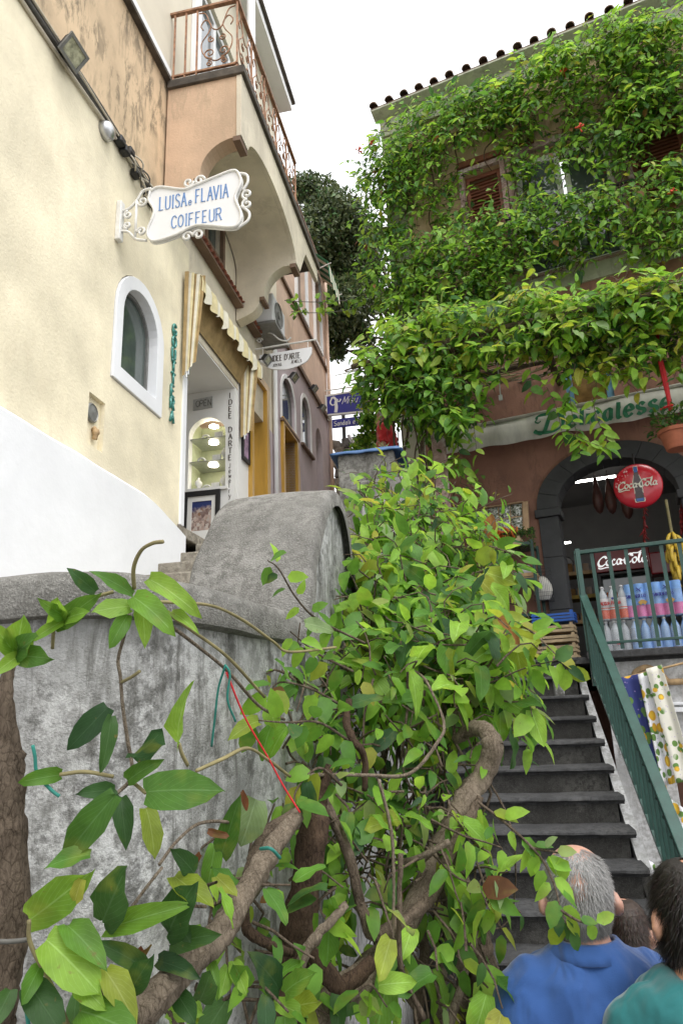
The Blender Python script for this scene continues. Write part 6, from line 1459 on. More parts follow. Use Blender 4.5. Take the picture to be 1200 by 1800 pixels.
def cola(mb, fn, x, y, h, sl=.12):
    """flowing script: Coca-Cola"""
    def P(pts): return [(x+h*(u+sl*v), y+h*v) for u, v in pts]
    pen_stroke(mb, fn, P([(.95,.78),(.85,1.0),(.6,1.02),(.25,.75),(.08,.35),(.2,.02),(.5,-.02),(.85,.2)]), .27*h, 40, .35)
    pen_stroke(mb, fn, P([(.2,.02),(.1,-.22),(.4,-.32),(1.0,-.22),(1.6,-.28)]), .14*h, 60, .3)
    pen_stroke(mb, fn, P([(1.15,.62),(.95,.4),(1.0,.08),(1.22,.02),(1.4,.3),(1.35,.55),(1.15,.62)]), .22*h, 40, .35)
    pen_stroke(mb, fn, P([(1.9,.52),(1.75,.62),(1.58,.4),(1.6,.1),(1.8,.0),(2.0,.18)]), .22*h, 40, .35)
    pen_stroke(mb, fn, P([(2.45,.55),(2.25,.6),(2.1,.35),(2.15,.05),(2.35,.05),(2.5,.35),(2.52,.6),(2.48,.1),(2.65,.05)]), .22*h, 40, .35)
    pen_stroke(mb, fn, P([(2.62,.42),(2.86,.44)]), .14*h, 90, .8)
    pen_stroke(mb, fn, P([(3.75,.78),(3.68,1.02),(3.4,1.05),(3.05,.75),(2.92,.35),(3.05,.02),(3.35,.0),(3.62,.25)]), .27*h, 40, .35)
    pen_stroke(mb, fn, P([(3.5,.85),(3.8,1.12),(4.3,1.1),(4.7,1.3)]), .12*h, 70, .3)
    pen_stroke(mb, fn, P([(3.95,.62),(3.75,.4),(3.8,.08),(4.02,.02),(4.2,.3),(4.15,.55),(3.95,.62)]), .22*h, 40, .35)
    pen_stroke(mb, fn, P([(4.32,.2),(4.55,.8),(4.62,1.08),(4.5,1.0),(4.4,.3),(4.5,.0),(4.68,.1)]), .2*h, 30, .4)
    pen_stroke(mb, fn, P([(5.1,.55),(4.92,.6),(4.75,.35),(4.8,.05),(5.0,.05),(5.15,.35),(5.18,.6),(5.14,.1),(5.32,.05)]), .22*h, 40, .35)
b = MB(); cola(b, lambda u, v, t: RS(u, v, .011+t), -.205, -.03, .075); b.build('lettering', M['cream_letter'], rs)
bb = MB()
for k in range(34):
    t_ = RNG.uniform(2.0, 3.1); r_ = RNG.uniform(.13, .225); bb.lathe(RS(r_*math.cos(t_)*-1*-1, r_*math.sin(t_), .004), [(RNG.uniform(.003,.010),0),(.002,.004)], 8, axis=FN)
o = bb.build('bubbles', mat('pink_bubbles', (.75,.42,.42), .5, .2, 40, 0), rs); o['kind'] = 'stuff'
b = MB(); b.tube([DL(ca, .42, cz+.24), DL(ca, .2, cz+.45)], .01, 6); b.build('bracket', M['darkmetal'], rs)
# ---- ceiling tubes
def tube_light(x0, y0, x1, y1, o, r, label):
    p0, p1 = pxo(x0, y0, o), pxo(x1, y1, o); t = thing('tube_light', (p0+p1)/2, label, 'lamp')
    b = MB(); b.tube([p0, p1], r, 10); b.build('tube', M['tube'], t, smooth=True)
    b = MB(); u = Vector((0,0,r*1.2)); b.tube([p0+u+(p1-p0)*-.04, p1+u+(p1-p0)*.04], r*.9, 8); b.build('fixture', M['greymetal'], t)
tube_light(993, 850, 1081, 837, -1.0, .016, 'long bright tube lamp in the doorway behind the hams'); tube_light(979, 956, 1002, 953, -2.0, .015, 'small warm lamp low in the back of the shop')
M['ham'] = mat('cured_ham', (.085,.030,.022), .5, .35, 12, .3, 30)
for i, (x, y) in enumerate(((1046, 850), (1068, 850), (1096, 858))):
    p = pxo(x, y, -.55); b = MB(); b.tube([p+Vector((0,0,.18)), p+Vector((0,0,.06))], .004, 5); b.lathe(p-Vector((0,0,.40)), [(.005,0),(.05,.03),(.085,.10),(.09,.20),(.06,.32),(.035,.40),(.03,.47)], 16, squash=.7)
    tag(b.build('hanging_ham', M['ham'], None, smooth=True), 'dark cured ham hanging in the doorway, ' + ('leftmost', 'middle one', 'nearest the round sign')[i], 'ham', 'hams hanging in the doorway')
M['chili'] = mat('dried_chili', (.22,.012,.012), .4, .4, 30, .1, 60)
for x, y0, y1, lb in ((1131, 890, 952, 'string of dried red chillies hanging below the round sign'), (1197, 885, 935, 'bunch of dried red chillies at the right edge of the doorway')):
    t = thing('chili_string', pxo(x, y1, -.05), lb, 'chillies'); p0, p1 = pxo(x, y0, -.05), pxo(x, y1, -.05)
    b = MB(); b.tube([p0+Vector((0,0,.1)), p1], .004, 5); b.build('cord', M['bark2'], t)
    q = MB(); q.tube([Vector((0,0,0)), Vector((.015,0,-.03)), Vector((.03,0,-.07))], [.008,.008,.002], 6); cm = mesh_of(q, 'chili', M['chili'])
    for k in range(46): data_part('chili', cm, t, Matrix.Translation(p0.lerp(p1, RNG.random())) @ Matrix.Rotation(RNG.uniform(0,6.28), 4, 'Z') @ Matrix.Rotation(RNG.normal(0,.3), 4, 'Y'))
a_, z_ = ad(993, 990, -2.6); b = MB(); ck = thing('wall_clock', DL(a_, -3.2, z_), 'round dark clock on the back wall of the shop', 'clock')
b = MB(); b.lathe(DL(a_, -2.7, z_), [(.115,0),(.115,.03),(.10,.035)], 32, axis=FN); b.build('case', M['darkmetal'], ck, auto=40)
b = MB(); b.lathe(DL(a_, -2.664, z_), [(.098,0),(.0,.001)], 32, axis=FN); b.build('face', mat('grey_clock_face', (.06,.06,.06), .4, .1, 10, 0), ck)
# ---- drinks fridge
fa, fz = ad(1092, 982, -1.3); fr_ = thing('drinks_fridge', DL(fa, -1.5, TZ), 'black drinks fridge with a red lit header reading Coca-Cola in white script', 'fridge')
b = MB(); b.prism(DF, [(fa+.34,TZ),(fa-.34,TZ),(fa-.34,fz-.16),(fa+.34,fz-.16)], -1.9, -1.32, [[(fa+.29,TZ+.15),(fa-.29,TZ+.15),(fa-.29,fz-.2),(fa+.29,fz-.2)]]); b.build('cabinet', M['darkmetal'], fr_, bevel=.01)
M['redlit'] = mat('red_lit_header', (.20,.006,.010), .3, .05, 10, 0)
b = MB(); b.box(DL, fa-.34, fa+.34, -1.9, -1.30, fz-.155, fz+.14); b.build('header', M['redlit'], fr_, bevel=.01)
b = MB(); cola(b, lambda u, v, t: DL(fa-u, -1.298+t, fz+v), -.31, -.07, .115); b.build('lettering', mat('lit_white_script', (.8,.8,.8), .5, 0, 1, 0, emit=(1,1,1), estr=.35), fr_)
b = MB(); b.box(DL, fa-.29, fa+.29, -1.5, -1.49, TZ+.15, fz-.2); b.build('door_glass', M['winglass'], fr_)
for k in range(10):
    q = MB(); q.lathe(DL(fa-.25+.055*k, -1.42, fz-.62), [(.024,0),(.024,.14),(.012,.19),(.012,.21)], 10); q.build('bottle', M['orangeb'] if 'orangeb' in M else M.setdefault('orangeb', mat('orange_drink', (.45,.10,.01), .2, .3, 30, 0)), fr_, smooth=True)
b = MB(); ra, rz_ = ad(1165, 985, -.9); b.box(DL, ra-.16, ra+.16, -1.2, -.9, rz_-.16, rz_+.12); rsn = b.build('ice_cream_chest', M['redlit'], None, bevel=.02); tag(rsn, 'dark red chest lid behind the bananas', 'chest')
sh = thing('back_shelf', pxo(1000, 1050, -1.6), 'dim back shelf with yellow edged boards at the left of the shop interior', 'shelf')
sa, sz = ad(1000, 1050, -1.6)
for k, dz in enumerate((0, -.34, .33)):
    b = MB(); b.box(DL, sa-.35, sa+.4, -2.0, -1.6, sz+dz-.03, sz+dz+.02); b.build('board', mat('yellow_shelf_edge', (.30,.20,.02), .6, .1, 9, 0) if k == 0 else M['wood'], sh)
    for j in range(6):
        b = MB(); b.box(DL, sa-.3+.11*j, sa-.22+.11*j, -1.9, -1.7, sz+dz+.022, sz+dz+.12+.05*RNG.random()); b.build('packet', M['wood'] if j % 2 else M['amber'], sh)
b = MB(); b.box(DL, sa+.4, sa+.43, -2.0, -1.6, TZ, sz+.5); b.build('upright', M['wood'], sh)
# ---- bottled water
def bottle_prof(): return [(.036,0),(.041,.006),(.042,.03),(.040,.045),(.042,.06),(.040,.10),(.042,.115),(.042,.20),(.040,.22),(.034,.255),(.020,.285),(.0145,.297),(.0145,.312)]
M['clearpet'] = glass('clear_plastic', (.72,.76,.80), .12, .42); M['bluepet'] = glass('blue_plastic_bottle', (.30,.48,.78), .15, .8)
M['capw'] = mat('white_cap', (.7,.7,.7), .5, 0, 1, 0); M['wrapc'] = glass('clear_wrap', (.8,.82,.85), .2, .13)
M['labelw'] = mat('white_label', (.66,.64,.64), .5, .05, 20, 0); M['labelo'] = mat('orange_red_label', (.62,.085,.02), .5, .08, 20, 0); M['labelb'] = mat('pale_blue_label', (.22,.42,.80), .4, .12, 14, 0); M['labelp'] = mat('pink_label', (.62,.13,.36), .4, .15, 14, 0)
bpm = MB(); bpm.lathe((0,0,0), bottle_prof(), 16); bt_c = mesh_of(bpm, 'bottle', M['clearpet']); bpm = MB(); bpm.lathe((0,0,0), bottle_prof(), 16); bt_b = mesh_of(bpm, 'bottle', M['bluepet'])
cpm = MB(); cpm.lathe((0,0,.312), [(.0165,0),(.0165,.016),(.015,.018)], 12); cap_m = mesh_of(cpm, 'cap', M['capw'])
def pack(x, row, kind, label, grp='shrink-wrapped packs of bottled water behind the railing'):
    a, _ = ad(x, 1110, 1.12); z = TZ+.004+(.335 if row else 0); o0 = 1.12
    t = thing('water_pack', DL(a, o0, z), label, 'bottled water', grp)
    for i in range(3):
        for j in range(2):
            Mx = Matrix.Translation(DL(a+(i-1)*.088, o0-.043+.088*j, z))
            data_part('bottle', bt_c if kind[0] == 'c' else bt_b, t, Mx); data_part('cap', cap_m, t, Mx)
    def band(z0, z1, mt, nm, k=.004, full=True):
        q = MB(); P = []
        for i in range(3): P += [(a+.132-.088*i-.044+.044*math.cos(g), o0+.045+.043*math.sin(g)+k) for g in np.linspace(.25, math.pi-.25, 7)]
        back = [(a-.136, o0-.092), (a+.136, o0-.092)]; loop = [(p[0], p[1]) for p in P]+back
        loop = [(u, v) for u, v in loop]
        q.grid([[DL(u, v, z+z0) for u, v in loop], [DL(u, v, z+z1) for u, v in loop]], True); return q.build(nm, mt, t, smooth=True, recalc=False)
    fnn = lambda u, v, tt: DL(a-u, o0+.100+tt, z+v)
    if kind == 'cp':
        band(.015, .10, M['labelo'], 'orange_band'); band(.102, .112, M['labelw'], 'white_band'); band(.113, .122, M['labelo'], 'thin_band'); band(.123, .21, M['labelw'], 'label')
        q = MB(); write(q, fnn, 'ACQUA PANNA', -.115, .145, .032, .45, .1, .2, .5, 20); q.build('lettering', mat('red_print', (.5,.03,.03), .5, 0, 1, 0), t)
        q = MB()
        for dx, dy in ((0,.012),(.012,0),(-.012,0),(0,-.014)): pen_stroke(q, fnn, [(0,.205),(dx,.205+dy)], .010, 0, 1)
        q.build('emblem', M['navy'], t)
    elif kind == 'cc':
        band(.09, .15, M['wrapc'], 'label'); q = MB(); write(q, fnn, 'PANNA', -.08, .10, .02, .5, .1, .2, .5, 20); q.build('lettering', M['redcord'], t)
    elif kind == 'bs':
        band(.12, .325, M['labelb'], 'blue_wrap'); band(.012, .119, M['labelp'], 'pink_wrap')
        q = MB(); write(q, fnn, 'SAN BENEDETTO', -.118, .19, .030, .38, .08, .18, .4, 20); pen_stroke(q, fnn, [(-.03,.25),(.0,.265),(.015,.245)], .010); pen_stroke(q, fnn, [(.0,.265),(.03,.285)], .010); pen_stroke(q, fnn, [(.0,.265),(-.02,.285)], .008); q.build('lettering', M['navy'], t)
        q = MB(); pen_stroke(q, fnn, [(-.01,.13),(.02,.15),(.05,.13)], .035, 90, 1.); q.build('fruit_picture', M['ochre'], t)
    else:
        band(.05, .12, M['labelb'], 'label'); band(.005, .049, M['labelp'], 'pink_label')
    band(.0, .245, M['wrapc'], 'wrap', .008)
pack(1066, 0, 'cc', 'clear water pack at the left end of the bottom row'); pack(1098, 0, 'cc', 'clear water pack in the bottom row, next to the blue ones')
pack(1134, 0, 'bb', 'blue and pink bottled pack in the bottom row beside the clear packs'); pack(1169, 0, 'bb', 'blue and pink bottled pack in the bottom row, second from the clear packs'); pack(1205, 0, 'bb', 'blue and pink bottled pack in the bottom row at the frame edge')
pack(1085, 1, 'cp', 'clear water pack with orange and white label on the top row'); pack(1133, 1, 'bs', 'blue and pink wrapped water pack on the top row beside the orange labelled one'); pack(1182, 1, 'bs', 'blue and pink wrapped water pack on the top row at the right')
# ---- bananas
bn = thing('banana_bunch', pxo(1178, 1000, .95), 'bunch of yellow bananas hanging behind the green railing', 'bananas'); M['banana'] = mat('banana_skin', (.55,.36,.03), .5, .2, 16, .05, 40, c2=(.62,.44,.05))
c = pxo(1180, 938, .95)
q = MB(); q.tube(catmull([Vector((0,0,0)), Vector((.03,0,-.02)), Vector((.055,0,-.08)), Vector((.05,0,-.15)), Vector((.03,0,-.19))], 3), [.006]*2+[.012]*2+[.018]*6+[.014]*2+[.006], 8); bm_ = mesh_of(q, 'banana', M['banana'])
for k in range(26):
    data_part('banana', bm_, bn, Matrix.Translation(c+Vector((0,0,-.11*(k//7)+RNG.normal(0,.01)))) @ Matrix.Rotation(k*.92+RNG.normal(0,.2), 4, 'Z') @ Matrix.Rotation(RNG.normal(-.15,.15), 4, 'Y'))
b = MB(); b.tube([c+Vector((0,0,.35)), c+Vector((0,0,-.4))], .014, 8); b.build('stalk', M['stem'], bn)
# ---- crates
def crate(name, A, O, z, w, d, h, mt, label, slats=3, cat='crate', grp=None, par=None):
    """slatted fruit crate: corner posts, side slats, bottom"""
    t = par or thing(name, DL(A, O, z), label, cat, grp); th = .008
    for sx in (-1, 1):
        for so in (-1, 1):
            q = MB(); x0 = A+sx*(w/2-.018); q.box(DL, x0-.016, x0+.016, O+so*(d/2-.016)-.012, O+so*(d/2-.016)+.012, z+.003, z+h+.02); q.build('corner_post', mt, t)
    for k in range(slats):
        z0 = z+h*k/slats+.004; z1 = z+h*(k+1)/slats-.008
        for so in (-1, 1):
            q = MB(); q.box(DL, A-w/2, A+w/2, O+so*d/2-(th if so < 0 else 0), O+so*d/2+(th if so > 0 else 0), z0, z1); q.build('slat', mt, t)
        for sx in (-1, 1):
            q = MB(); q.box(DL, A+sx*w/2-(th if sx < 0 else 0), A+sx*w/2+(th if sx > 0 else 0), O-d/2+.002, O+d/2-.002, z0, z1); q.build('slat', mt, t)
    q = MB(); q.box(DL, A-w/2+.004, A+w/2-.004, O-d/2+.004, O+d/2-.004, z, z+.006); q.build('bottom', mt, t); return t
ax, _ = ad(976, 1130, .42); ax -= .0
for k in range(4): crate('wooden_crate', ax+.01*math.sin(k*3), .32, TZ+.004+.108*k, .42, .30, .082, M['woodpale'], 'slatted wooden crate on the terrace below the blue one, ' + ('at the bottom of the stack', 'second from the bottom', 'third from the bottom', 'topmost wooden one')[k], 2, grp='crates stacked beside the stone arch')
bc = crate('blue_crate', ax-.005, .32, TZ+.44, .44, .32, .10, M['bluebox'], 'low blue plastic crate topping the wooden stack beside the arch', 3)
# ---- green metal rack with produce
ra0, ra1 = .70, .09; O0, O1 = .06, .46
rk = thing('produce_rack', DL(.4, .26, TZ), 'green slotted metal rack of vegetables left of the stone arch', 'rack')
zs = [ad(920, y, .46)[1] for y in (953, 1017, 1079)]; ztop = zs[0]
for a in (ra0, ra1):
    for o in (O0, O1):
        q = MB(); q.box(DL, a-.018, a+.018, o-.003, o+.003, TZ, ztop+.02); q.box(DL, a-.003, a+.003, o-.018, o+.018, TZ, ztop+.02); q.build('post', M['green'], rk)
for z in zs + [TZ+.12]:
    q = MB(); q.box(DL, ra1, ra0, O0, O1, z-.035, z-.03); q.box(DL, ra1, ra0, O1-.004, O1, z-.035, z+.004); q.box(DL, ra1, ra0, O0, O0+.004, z-.035, z+.004); q.build('shelf', M['green'], rk)
M['carrot'] = mat('carrot', (.62,.155,.03), .6, .2, 30, .1, 60); M['tomato'] = mat('tomato', (.52,.03,.02), .25, .1, 20, 0); M['plasticbag'] = glass('plastic_bag', (.72,.72,.72), .3, .75)
cc = crate('carrot_crate', .42, .34, zs[0]-.028, .42, .26, .09, M['woodpale'], 'wooden crate heaped with orange carrots on top of the green rack', 2)
q = MB(); q.tube([Vector((0,0,0)), Vector((.05,0,.004)), Vector((.13,0,0)), Vector((.19,0,-.003))], [.010,.016,.012,.003], 8); cam_ = mesh_of(q, 'carrot', M['carrot'])
for k in range(44):
    o = bpy.data.objects.new('carrot', cam_); COL.objects.link(o); P = DL(.25+.33*RNG.random(), .38+.08*RNG.normal()*.6, zs[0]+.06+.09*RNG.random())
    o.matrix_world = Matrix.Translation(P) @ Matrix.Rotation(RNG.normal(1.9, .5), 4, 'Z') @ Matrix.Rotation(-RNG.uniform(.2, .9), 4, 'Y'); tag(o, 'orange carrot in the heap on the rack', 'carrot', 'carrots in the crate')
hb = thing('herb_tray', DL(.42, .2, zs[0]+.18), 'tilted cardboard tray of eight bagged salad packs above the carrots', 'tray')
tz = zs[0]+.19; TR = lambda u, v, t: DL(.78-u, .10+.16*(1-v/.42)+t*.93, tz+v*.93-t*.35)
M['card'] = mat('cardboard', (.42,.28,.17), .85, .12, 12, .1, 60)
q = MB(); q.prism(TR, [(0,0),(.60,0),(.60,.42),(0,.42)], 0, .012); q.build('tray_base', M['card'], hb)
for u0, u1, v0, v1 in ((-.01,.0,0,.42),(.60,.66,0,.42),(0,.60,-.01,0),(0,.60,.42,.43)):
    q = MB(); q.prism(TR, [(u0,v0),(u1,v0),(u1,v1),(u0,v1)], 0, .07); q.build('tray_side', M['card'], hb)
M['salad'] = mat('bagged_salad', (.10,.13,.06), .25, .5, 40, .6, 30, c2=(.62,.64,.60), lo=.42, hi=.62, coat=.5)
for i in range(4):
    for j in range(2):
        rows = []
        for p in range(7):
            rows.append([TR(.02+.143*i+.133*q_/6, .015+.2*j+.185*p/6, .015+.05*math.sin(math.pi*p/6)*math.sin(math.pi*q_/6)+.006*RNG.normal()) for q_ in range(7)])
        q = MB(); q.grid(rows); q.build('salad_pack', M['salad'], hb, smooth=True, recalc=False)
gr = thing('leafy_greens', DL(.25, .36, zs[0]+.12), 'feathery green carrot tops drooping over the rack corner', 'greens'); LV = []
for k in range(260):
    P = np.array(DL(.06+.35*RNG.random()**1.5, .40+.05*RNG.normal(), zs[0]+.17-.22*RNG.random()**2)); LV.append(mk_leaf(P, rnd(.6)-UP*.8, FN+rnd(.5), .05, .5, dict(dark=3, mid=1)))
emit(gr, LV, 0, FARL, 'leaff', 'fronds')
crate('tomato_crate', .60, .32, zs[1]-.028, .24, .24, .07, M['woodpale'], 'small wooden crate of red tomatoes on the second shelf of the rack', 1)
q = MB(); q.lathe((0,0,0), [(.005,-.028),(.025,-.022),(.034,0),(.025,.022),(.006,.026)], 12); tmm = mesh_of(q, 'tomato', M['tomato'])
for k in range(14):
    o = bpy.data.objects.new('tomato', tmm); COL.objects.link(o); o.location = DL(.52+.055*(k % 4), .26+.06*((k//4) % 3), zs[1]+.03+.045*(k//12)+.012*RNG.random()); tag(o, 'red tomato in the small crate on the rack', 'tomato', 'tomatoes in the crate')
crate('wooden_crate', .27, .30, zs[1]-.028, .36, .28, .10, M['wood'], 'brown wooden crate with a plastic bag on the second shelf of the rack', 2)
def bag(c, r, h, mt, label, nm='plastic_bag'):
    rows = []
    for i in range(12):
        t = i/11; rr = r*(math.sin(math.pi*min(1, .12+t*.86))**.6)
        rows.append([c+Vector((math.cos(g)*rr*(1+.18*mnoise.noise(Vector((g*2, t*5, r*50)))), math.sin(g)*rr*.8*(1+.18*mnoise.noise(Vector((g*2+7, t*5, 3)))), h*t)) for g in np.linspace(0, 2*math.pi, 25)[:-1]])
    q = MB(); q.grid(rows, True); tag(q.build(nm, mt, None, smooth=True), label, 'bag')
bag(DL(.22, .32, zs[1]+.05), .10, .13, M['plasticbag'], 'crumpled clear plastic bag in the brown crate on the rack')
bk_ = thing('wire_basket', pxo(956, 1056, .22), 'small wire basket hanging on the terracotta wall beside the arch', 'basket'); ba, bz = ad(956, 1056, .22); b = MB()
for k in range(9):
    z = bz+.045*k
    if k in (3, 4, 5): continue
    b.tube([DL(ba+.10,.10,z), DL(ba+.10,.30,z), DL(ba-.10,.30,z), DL(ba-.10,.10,z), DL(ba+.10,.10,z)], .0022, 4)
for k in range(11):
    a = ba+.10-.02*k; b.tube([DL(a,.30,bz), DL(a,.30,bz+.36)], .0018, 4); b.tube([DL(a,.30,bz), DL(a,.10,bz)], .0018, 4)
o = b.build('wires', M['darkmetal'], bk_); o['kind'] = 'stuff'
bag(DL(ba, .20, bz+.008), .105, .28, mat('white_bag', (.62,.60,.54), .5, .15, 9, .3, 20), 'white carrier bag stuffed into the wire basket', 'carrier_bag')
crate('wooden_crate', .36, .34, TZ+.13, .40, .28, .16, M['wood'], 'dark wooden crate on the lowest shelf of the rack', 3)
# ---- flower pots
def potted(P, r, h, mt, label, mix, n, L, spread, red=0):
    t = thing('flower_pot', P, label, 'potted plant'); b = MB(); P = Vector(P)
    b.lathe(P, [(r*.68,0),(r*.72,.01),(r*.95,h*.8),(r*1.06,h*.82),(r*1.06,h),(r*.94,h),(r*.9,h*.86),(.0,h*.85)], 22); b.build('pot', mt, t, auto=40)
    LV = []
    for k in range(n):
        v = nrm(rnd()); v[2] = abs(v[2]); p = np.array(P)+np.array([0,0,h])+v*spread*RNG.random()**.5; LV.append(mk_leaf(p, nrm(v+rnd(.4)), UP+v+rnd(.4), L*RNG.uniform(.7,1.3), .9, mix))
    emit(t, LV, 60, FARL)
    if red:
        for k in range(red):
            v = nrm(rnd()); v[2] = abs(v[2]); c_ = P+Vector((0,0,h))+Vector(v)*spread*.9; q = MB(); q.lathe(c_, [(.004,0),(.02,.012),(.012,.022)], 7); q.build('blossom', M['redcord'], t)
pp_ = pxo(1192, 790, 1.25); potted(pp_, .155, .20, M['pot'], 'terracotta flower pot with red blossoms hanging in front of the awning', dict(dark=4, mid=1), 420, .05, .26, 12)
potted(SN(5.95, -.26, stair_z(5.95)-.02+.06), .075, .15, M['redpot'], 'small red plastic pot at the left of the stone steps', MIX_WALL, 40, .07, .12)
# ---- tablecloths and towels hung out on the right
def lemon_mat(name, ground, dens=9., lem=.30):
    mt, nt, bs_ = _nt(name); p = _pos(nt); bs_.inputs['Roughness'].default_value = .8
    v = nt.nodes.new('ShaderNodeTexVoronoi'); v.inputs['Scale'].default_value = dens; v.inputs['Randomness'].default_value = .85; nt.links.new(p, v.inputs['Vector'])
    v2 = nt.nodes.new('ShaderNodeTexVoronoi'); v2.inputs['Scale'].default_value = dens*1.9; nt.links.new(p, v2.inputs['Vector'])
    v3 = nt.nodes.new('ShaderNodeTexVoronoi'); v3.inputs['Scale'].default_value = dens*3.4; nt.links.new(p, v3.inputs['Vector'])
    area = _noise(nt, p, dens*.35, 2)
    c = _mix(nt, _ramp(nt, v3.outputs['Distance'], [(.14, .6), (.18, 0.)]), ground, (.34,.25,.50))
    lf = nt.nodes.new('ShaderNodeMath'); lf.operation = 'MULTIPLY'; nt.links.new(_ramp(nt, v2.outputs['Distance'], [(.42, 1.), (.46, 0.)]), lf.inputs[0]); nt.links.new(_ramp(nt, area, [(.42, 0.), (.46, 1.)]), lf.inputs[1])
    c = _mix(nt, lf.outputs[0], c, (.10,.20,.04))
    c = _mix(nt, _ramp(nt, v.outputs['Distance'], [(lem, 1.), (lem+.03, 0.)]), c, _ramp(nt, v.outputs['Distance'], [(.0, (.80,.60,.06)), (lem, (.55,.30,.02))]))
    nt.links.new(c, bs_.inputs['Base Color']); return mt
M['navylemon'] = lemon_mat('navy_lemon_print', (.025,.035,.16), 7, .36); M['whitelemon'] = lemon_mat('white_lemon_print', (.70,.70,.72), 8, .36); M['creamlemon'] = lemon_mat('cream_lemon_print', (.62,.60,.52), 9, .20)
def cloth(quad, o, mt, label, folds=3, amp=.02, nu=26, nv=20, name='lemon_cloth', twist=0.):
    (x0,y0),(x1,y1),(x2,y2),(x3,y3) = quad; rows = []
    c = [pxo(x, y, o) for x, y in quad]
    for i in range(nv+1):
        v = i/nv; L_ = c[0].lerp(c[3], v); R2 = c[1].lerp(c[2], v); row = []
        for j in range(nu+1):
            u = j/nu; q = L_.lerp(R2, u); w = amp*(math.sin(u*folds*2*math.pi+v*1.2)*(.4+.6*v)+.3*mnoise.noise(Vector((u*4, v*3, o*9)))); row.append(q+Vector(FN)*w)
        rows.append(row)
    b = MB(); b.grid(rows); tag(b.build(name, mt, None, smooth=True, recalc=False, solid=.004), label, 'cloth')
cloth([(1086,1192),(1124,1184),(1172,1392),(1150,1400)], 1.62, M['navylemon'], 'navy cloth printed with lemons hanging beside the stair rail', 1.5, .02)
cloth([(1120,1186),(1142,1178),(1186,1376),(1164,1382)], 1.66, M['whitelemon'], 'white cloth printed with lemons between the navy and cream ones', 1.5, .025)
cloth([(1134,1176),(1162,1168),(1222,1372),(1188,1376)], 1.70, M['creamlemon'], 'folded cream cloth with faint lemon print at the right', 1, .02)
cloth([(1168,1398),(1215,1430),(1215,1560),(1190,1500)], 1.60, M['whitelemon'], 'white lemon cloth spread lower down beside the handrail', 2, .03)
cloth([(1126,1500),(1150,1520),(1160,1660),(1120,1640)], 1.75, M['whitelemon'], 'lemon cloth glimpsed between the stair rail bars', 2, .03)
b = MB(); p0, p1 = pxo(1080,1196,1.60), pxo(1230,1158,1.60); b.tube([p0, p1], .010, 8); b.tube([p1, p1-Vector((0,0,2.2))], .012, 8); b.tube([p0, p0-Vector((0,0,.02))], .010, 8); tag(b.build('hanging_rod', M['wood'], None), 'thin rod carrying the lemon cloths beside the stairs', 'rod')
# ---- far end of the lane
sw_ = thing('stone_wall', SN(12.9, -2.1, 2.6), 'rough dry stone wall past the corner of the salmon house', 'wall')
for i in range(13):
    for j in range(5):
        w = .16+.06*RNG.random(); n0 = -2.55+.20*j+.05*(i % 2); z0 = 2.6+.20*i
        b = MB(); b.box8([SN(12.6+RNG.normal(0,.03)+dx*.4, n0+dn*w*.92+RNG.normal(0,.012), z0+dz*.185+RNG.normal(0,.012)) for dz in (0,1) for dx, dn in ((0,0),(1,0),(1,1),(0,1))]); b.build('stone', M['stone'] if RNG.random() < .5 else M['pillar'], sw_, bevel=.02)
gt = thing('iron_gate', SN(13.2, -1.4, 2.8), 'dark iron bar gate under the blue sign at the lane end', 'gate'); q = MB(); q.box(lambda x, y, z: Vector((x,y,z)), -.01, .01, -.01, .01, 0, 2.0); gm = mesh_of(q, 'gate_bar', M['darkmetal'], False)
for k in range(12): data_part('bar', gm, gt, Matrix.Translation(SN(13.2, -1.55+.085*k, 3.0)))
b = MB(); b.box(SN, 13.18, 13.22, -1.6, -.55, 4.96, 5.0); b.build('rail', M['darkmetal'], gt)
b = MB(); b.tube([pxs(612,765,12.4), pxs(636,802,12.4)], .035, 8); tag(b.build('lane_handrail', M['whiteiron'], None), 'pale sloping handrail below the blue sign', 'handrail')
lt = thing('street_lantern', pxs(602,700,13), 'dark street lantern head above the blue sign', 'lantern'); b = MB(); c = pxs(602, 702, 13); b.lathe(c, [(.07,-.14),(.12,.02),(.15,.03),(.08,.10),(.03,.12),(.02,.17)], 12); b.build('head', M['darkmetal'], lt, auto=40)
b = MB(); b.tube([c-Vector((0,0,.1)), c-Vector((0,0,4.5))], .04, 8); b.build('pole', M['darkmetal'], lt)
# ------------------------------------------------------------------ people
def skin_mat(name, c):
    mt, nt, b = _nt(name); p = _pos(nt); n = _noise(nt, p, 14, 4); f = _noise(nt, p, 160, 3)
    nt.links.new(_ramp(nt, n, [(.3, tuple(x*.82 for x in c)), (.7, tuple(min(1, x*1.15) for x in c))]), b.inputs['Base Color']); b.inputs['Roughness'].default_value = .5
    b.inputs['Subsurface Weight'].default_value = .12; b.inputs['Subsurface Radius'].default_value = (.01,.004,.002); _bump(nt, b, f, .12, .002); return mt
def cloth_mat(name, c):
    mt, nt, b = _nt(name); p = _pos(nt); nt.links.new(_ramp(nt, _noise(nt, p, 6, 4), [(.3, tuple(x*.88 for x in c)), (.7, tuple(min(1, x*1.1) for x in c))]), b.inputs['Base Color'])
    b.inputs['Roughness'].default_value = .9; b.inputs['Sheen Weight'].default_value = .25; w = _noise(nt, _pos(nt, (1,1,.4)), 9, 2, .5, .8); f_ = nt.nodes.new('ShaderNodeMath'); f_.operation = 'MULTIPLY_ADD'; nt.links.new(_noise(nt, p, 420, 2), f_.inputs[0]); f_.inputs[1].default_value = .02; nt.links.new(w, f_.inputs[2]); _bump(nt, b, f_.outputs[0], .9, .04); return mt
